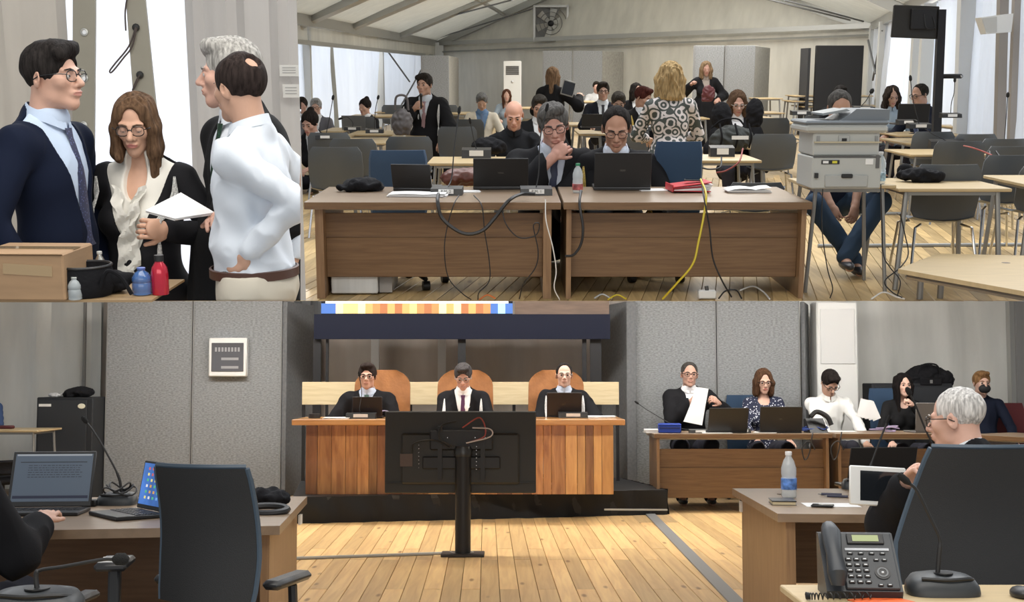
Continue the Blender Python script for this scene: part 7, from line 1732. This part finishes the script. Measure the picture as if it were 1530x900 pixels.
big_mic(LO, mp_, 'gooseneck microphone with coiled cable standing between the two laptops', 0, .20, .16, [loc_(181, 745, mp_.y, mp_), loc_(178, 715, mp_.y, mp_), loc_(158, 675, mp_.y, mp_), loc_(140, 645, mp_.y, mp_), loc_(130, 632, mp_.y, mp_)], .013)
g = G()
for i in range(3): g.tube([(.085 * math.cos(a) * (1 - .2 * i), .05 * math.sin(a), .07 + .02 * math.sin(a * 2 + i) + .012 * i) for a in [2 * math.pi * k / 22 for k in range(23)]], .0045, 6)
solo(g, 'cable', CABLE, LO, mp_ + Vector((.02, -.02, 0)), 'coil of black cable lying over the microphone base between the laptops', 'cable')
t = thing('power_adapter', LO, LO.z(133, 757, HR), 'small black power adapter beside the left laptop', 'adapter', R(5)); G().box((0, 0, .018), (.075, .05, .036), ch=.006).make('adapter_body', BLACKP, t); G().tube([(-.04, 0, .02), (-.07, .01, .015), (-.11, .0, .008)], .004, 6).make('lead', CABLE, t)
g = G(); g.tube([(.10 * math.cos(a), .055 * math.sin(a), .02 + .012 * math.sin(a)) for a in [2 * math.pi * k / 20 for k in range(21)]], .017, 8)
soft_lump(LO, LO.z(400, 756, HR), (.22, .2, .10), 'black cap lying at the right end of the left foreground desk', 'cap', 'cap', seed=14, vox=.008)
solo(g, 'headphones', BLACKP, LO, LO.z(398, 768, HR) , 'black headphone loop beside the cap on the left foreground desk', 'headphones')
# robed arm at the left edge
person(LO, LO.y(-82, 640, 4.75), 378, 'robed person at the left edge, only the arm and hand on the laptop in view', yaw=170, k=1.1, lean=10, skin_c=(.62, .38, .29), hair='short', hair_c=(.04, .03, .03), top='robe', wr=('w', LO.z(58, 782, .80)), wl=(.2, -.3, -.4), cr=.35, pr=(-.4, .5, -1))
# armrest chair of that person
office_chair(LO, (P(25, 4.6).x, 4.55, 0), 'black armchair of the robed person at the left edge', R(176), .46, .46, .10, BLACKC, True, True, 4, arm_h=.12)
zz = .76; pn = LO.z(52, 914, zz)
school_table(LO, (pn.x - .05, pn.y - .22, 0), .62, .5, zz, 'pale table corner under the microphone in the bottom left corner')
big_mic(LO, pn, 'gooseneck microphone lying low over its base in the bottom left corner', 0, .26, .16, [loc_(56, 886, pn.y, pn), loc_(54, 860, pn.y, pn), loc_(62, 852, pn.y, pn), loc_(95, 847, pn.y, pn), loc_(150, 837, pn.y, pn), loc_(170, 836, pn.y, pn)], .017)
ar = LO.y(172, 842, 4.3)
t = thing('office_chair', LO, (ar.x, ar.y, 0), 'empty chair with a white patch on its armrest in front of the left desk', 'chair', R(8))
G().box((0, 0, ar.z), (.11, .20, .03), ch=.01).make('armrest', BLACKP, t); G().box((0, -.02, ar.z + .016), (.09, .11, .004)).make('white_patch', LABEL, t); G().box((0, 0, ar.z / 2 + .15), (.04, .05, ar.z - .32), ch=.008).make('armrest_post', BLACKP, t); G().box((.2, 0, .42), (.5, .46, .08), ch=.03).make('seat', BLACKC, t); G().cyl((.2, 0, .06), (.2, 0, .4), .03).make('gas_column', BLACKM, t)
for i in range(5):
    a = 2 * math.pi * i / 5; G().tube([(.2, 0, .10), (.2 + .28 * math.cos(a), .28 * math.sin(a), .02)], [.024, .02], 6).make('base_arm', BLACKP, t)
# ------------------------------------------------------------------ the four people talking, upper left
def hp(D, px, py, s): return D.y(px, py, F / s)
CUT = True
pa1, i1 = person(UP, hp(UP, 80, 115, 400), 400, 'man in navy suit and glasses seen in profile at the left edge', yaw=80, hyaw=-6, hpitch=-2, k=1.09,
    pose='stand', skin_c=(.60, .36, .27), hair='side', hair_c=(.022, .018, .016), top='suit', top_c=(.006, .010, .026), shirt_c=(.50, .60, .76), tie=(.10, .12, .26), specs='black', cut=CUT,
    wr=(-.24, -.06, -.52), wl=(.23, -.04, -.52), legs=False, fat=1.02, opening=.12, hs=.94)
pa2, i2 = person(UP, hp(UP, 203, 186, 378), 378, 'woman with long brown hair and round glasses, black robe over a white ruffled blouse', yaw=-4, hyaw=6, hpitch=14, k=1.0,
    pose='stand', fem=True, skin_c=(.62, .37, .26), hair='longside', hair_c=(.115, .068, .040), top='suit', top_c=(.010, .010, .014), shirt_c=(.74, .72, .66), specs='black', cut=CUT,
    wr=(-.26, -.04, -.50), wl=('w', UP.y(253, 345, 4.55)), cl=.9, legs=False, opening=.15, coll=False, cords='silver', waist=(.022, .010, .014), vneck=.12, jabot='ruffle', fat=1.1, hs=.95, nl=(.3, -.8, .2))
pa3, i3 = person(UP, hp(UP, 343, 110, 385), 385, 'grey-haired man in black robe and green striped tie behind the white shirt', yaw=-52, hyaw=-34, hpitch=2, k=1.10,
    pose='stand', skin_c=(.60, .36, .28), hair='side', hair_c=(.36, .35, .33), top='robe', top_c=(.009, .010, .012), shirt_c=(.7, .74, .8), tie=(.03, .10, .06), cut=CUT,
    wr=('w', UP.y(336, 318, 4.50)), wl=(.26, -.10, -.50), cr=.3, legs=False, opening=.08, hs=.96, pr=(-.2, .6, -1), nr=(-.3, -.2, 1))
pa4, i4 = person(UP, hp(UP, 357, 132, 432), 432, 'dark-haired man with a thin crown in a white shirt, hand on his hip', yaw=-104, hyaw=-24, hpitch=3, k=1.0,
    pose='stand', skin_c=(.52, .31, .22), hair='crown', hair_c=(.030, .024, .020), top='shirt', top_c=(.66, .71, .78), cut=CUT,
    wr=(-.24, .02, -.48), wl=('w', UP.y(372, 374, 4.02)), pl=(-.3, .75, -.8), cl=.8, legs=False, bot_c=(.55, .51, .43), nl=(.9, -.1, .4), fat=1.12, hs=.93)
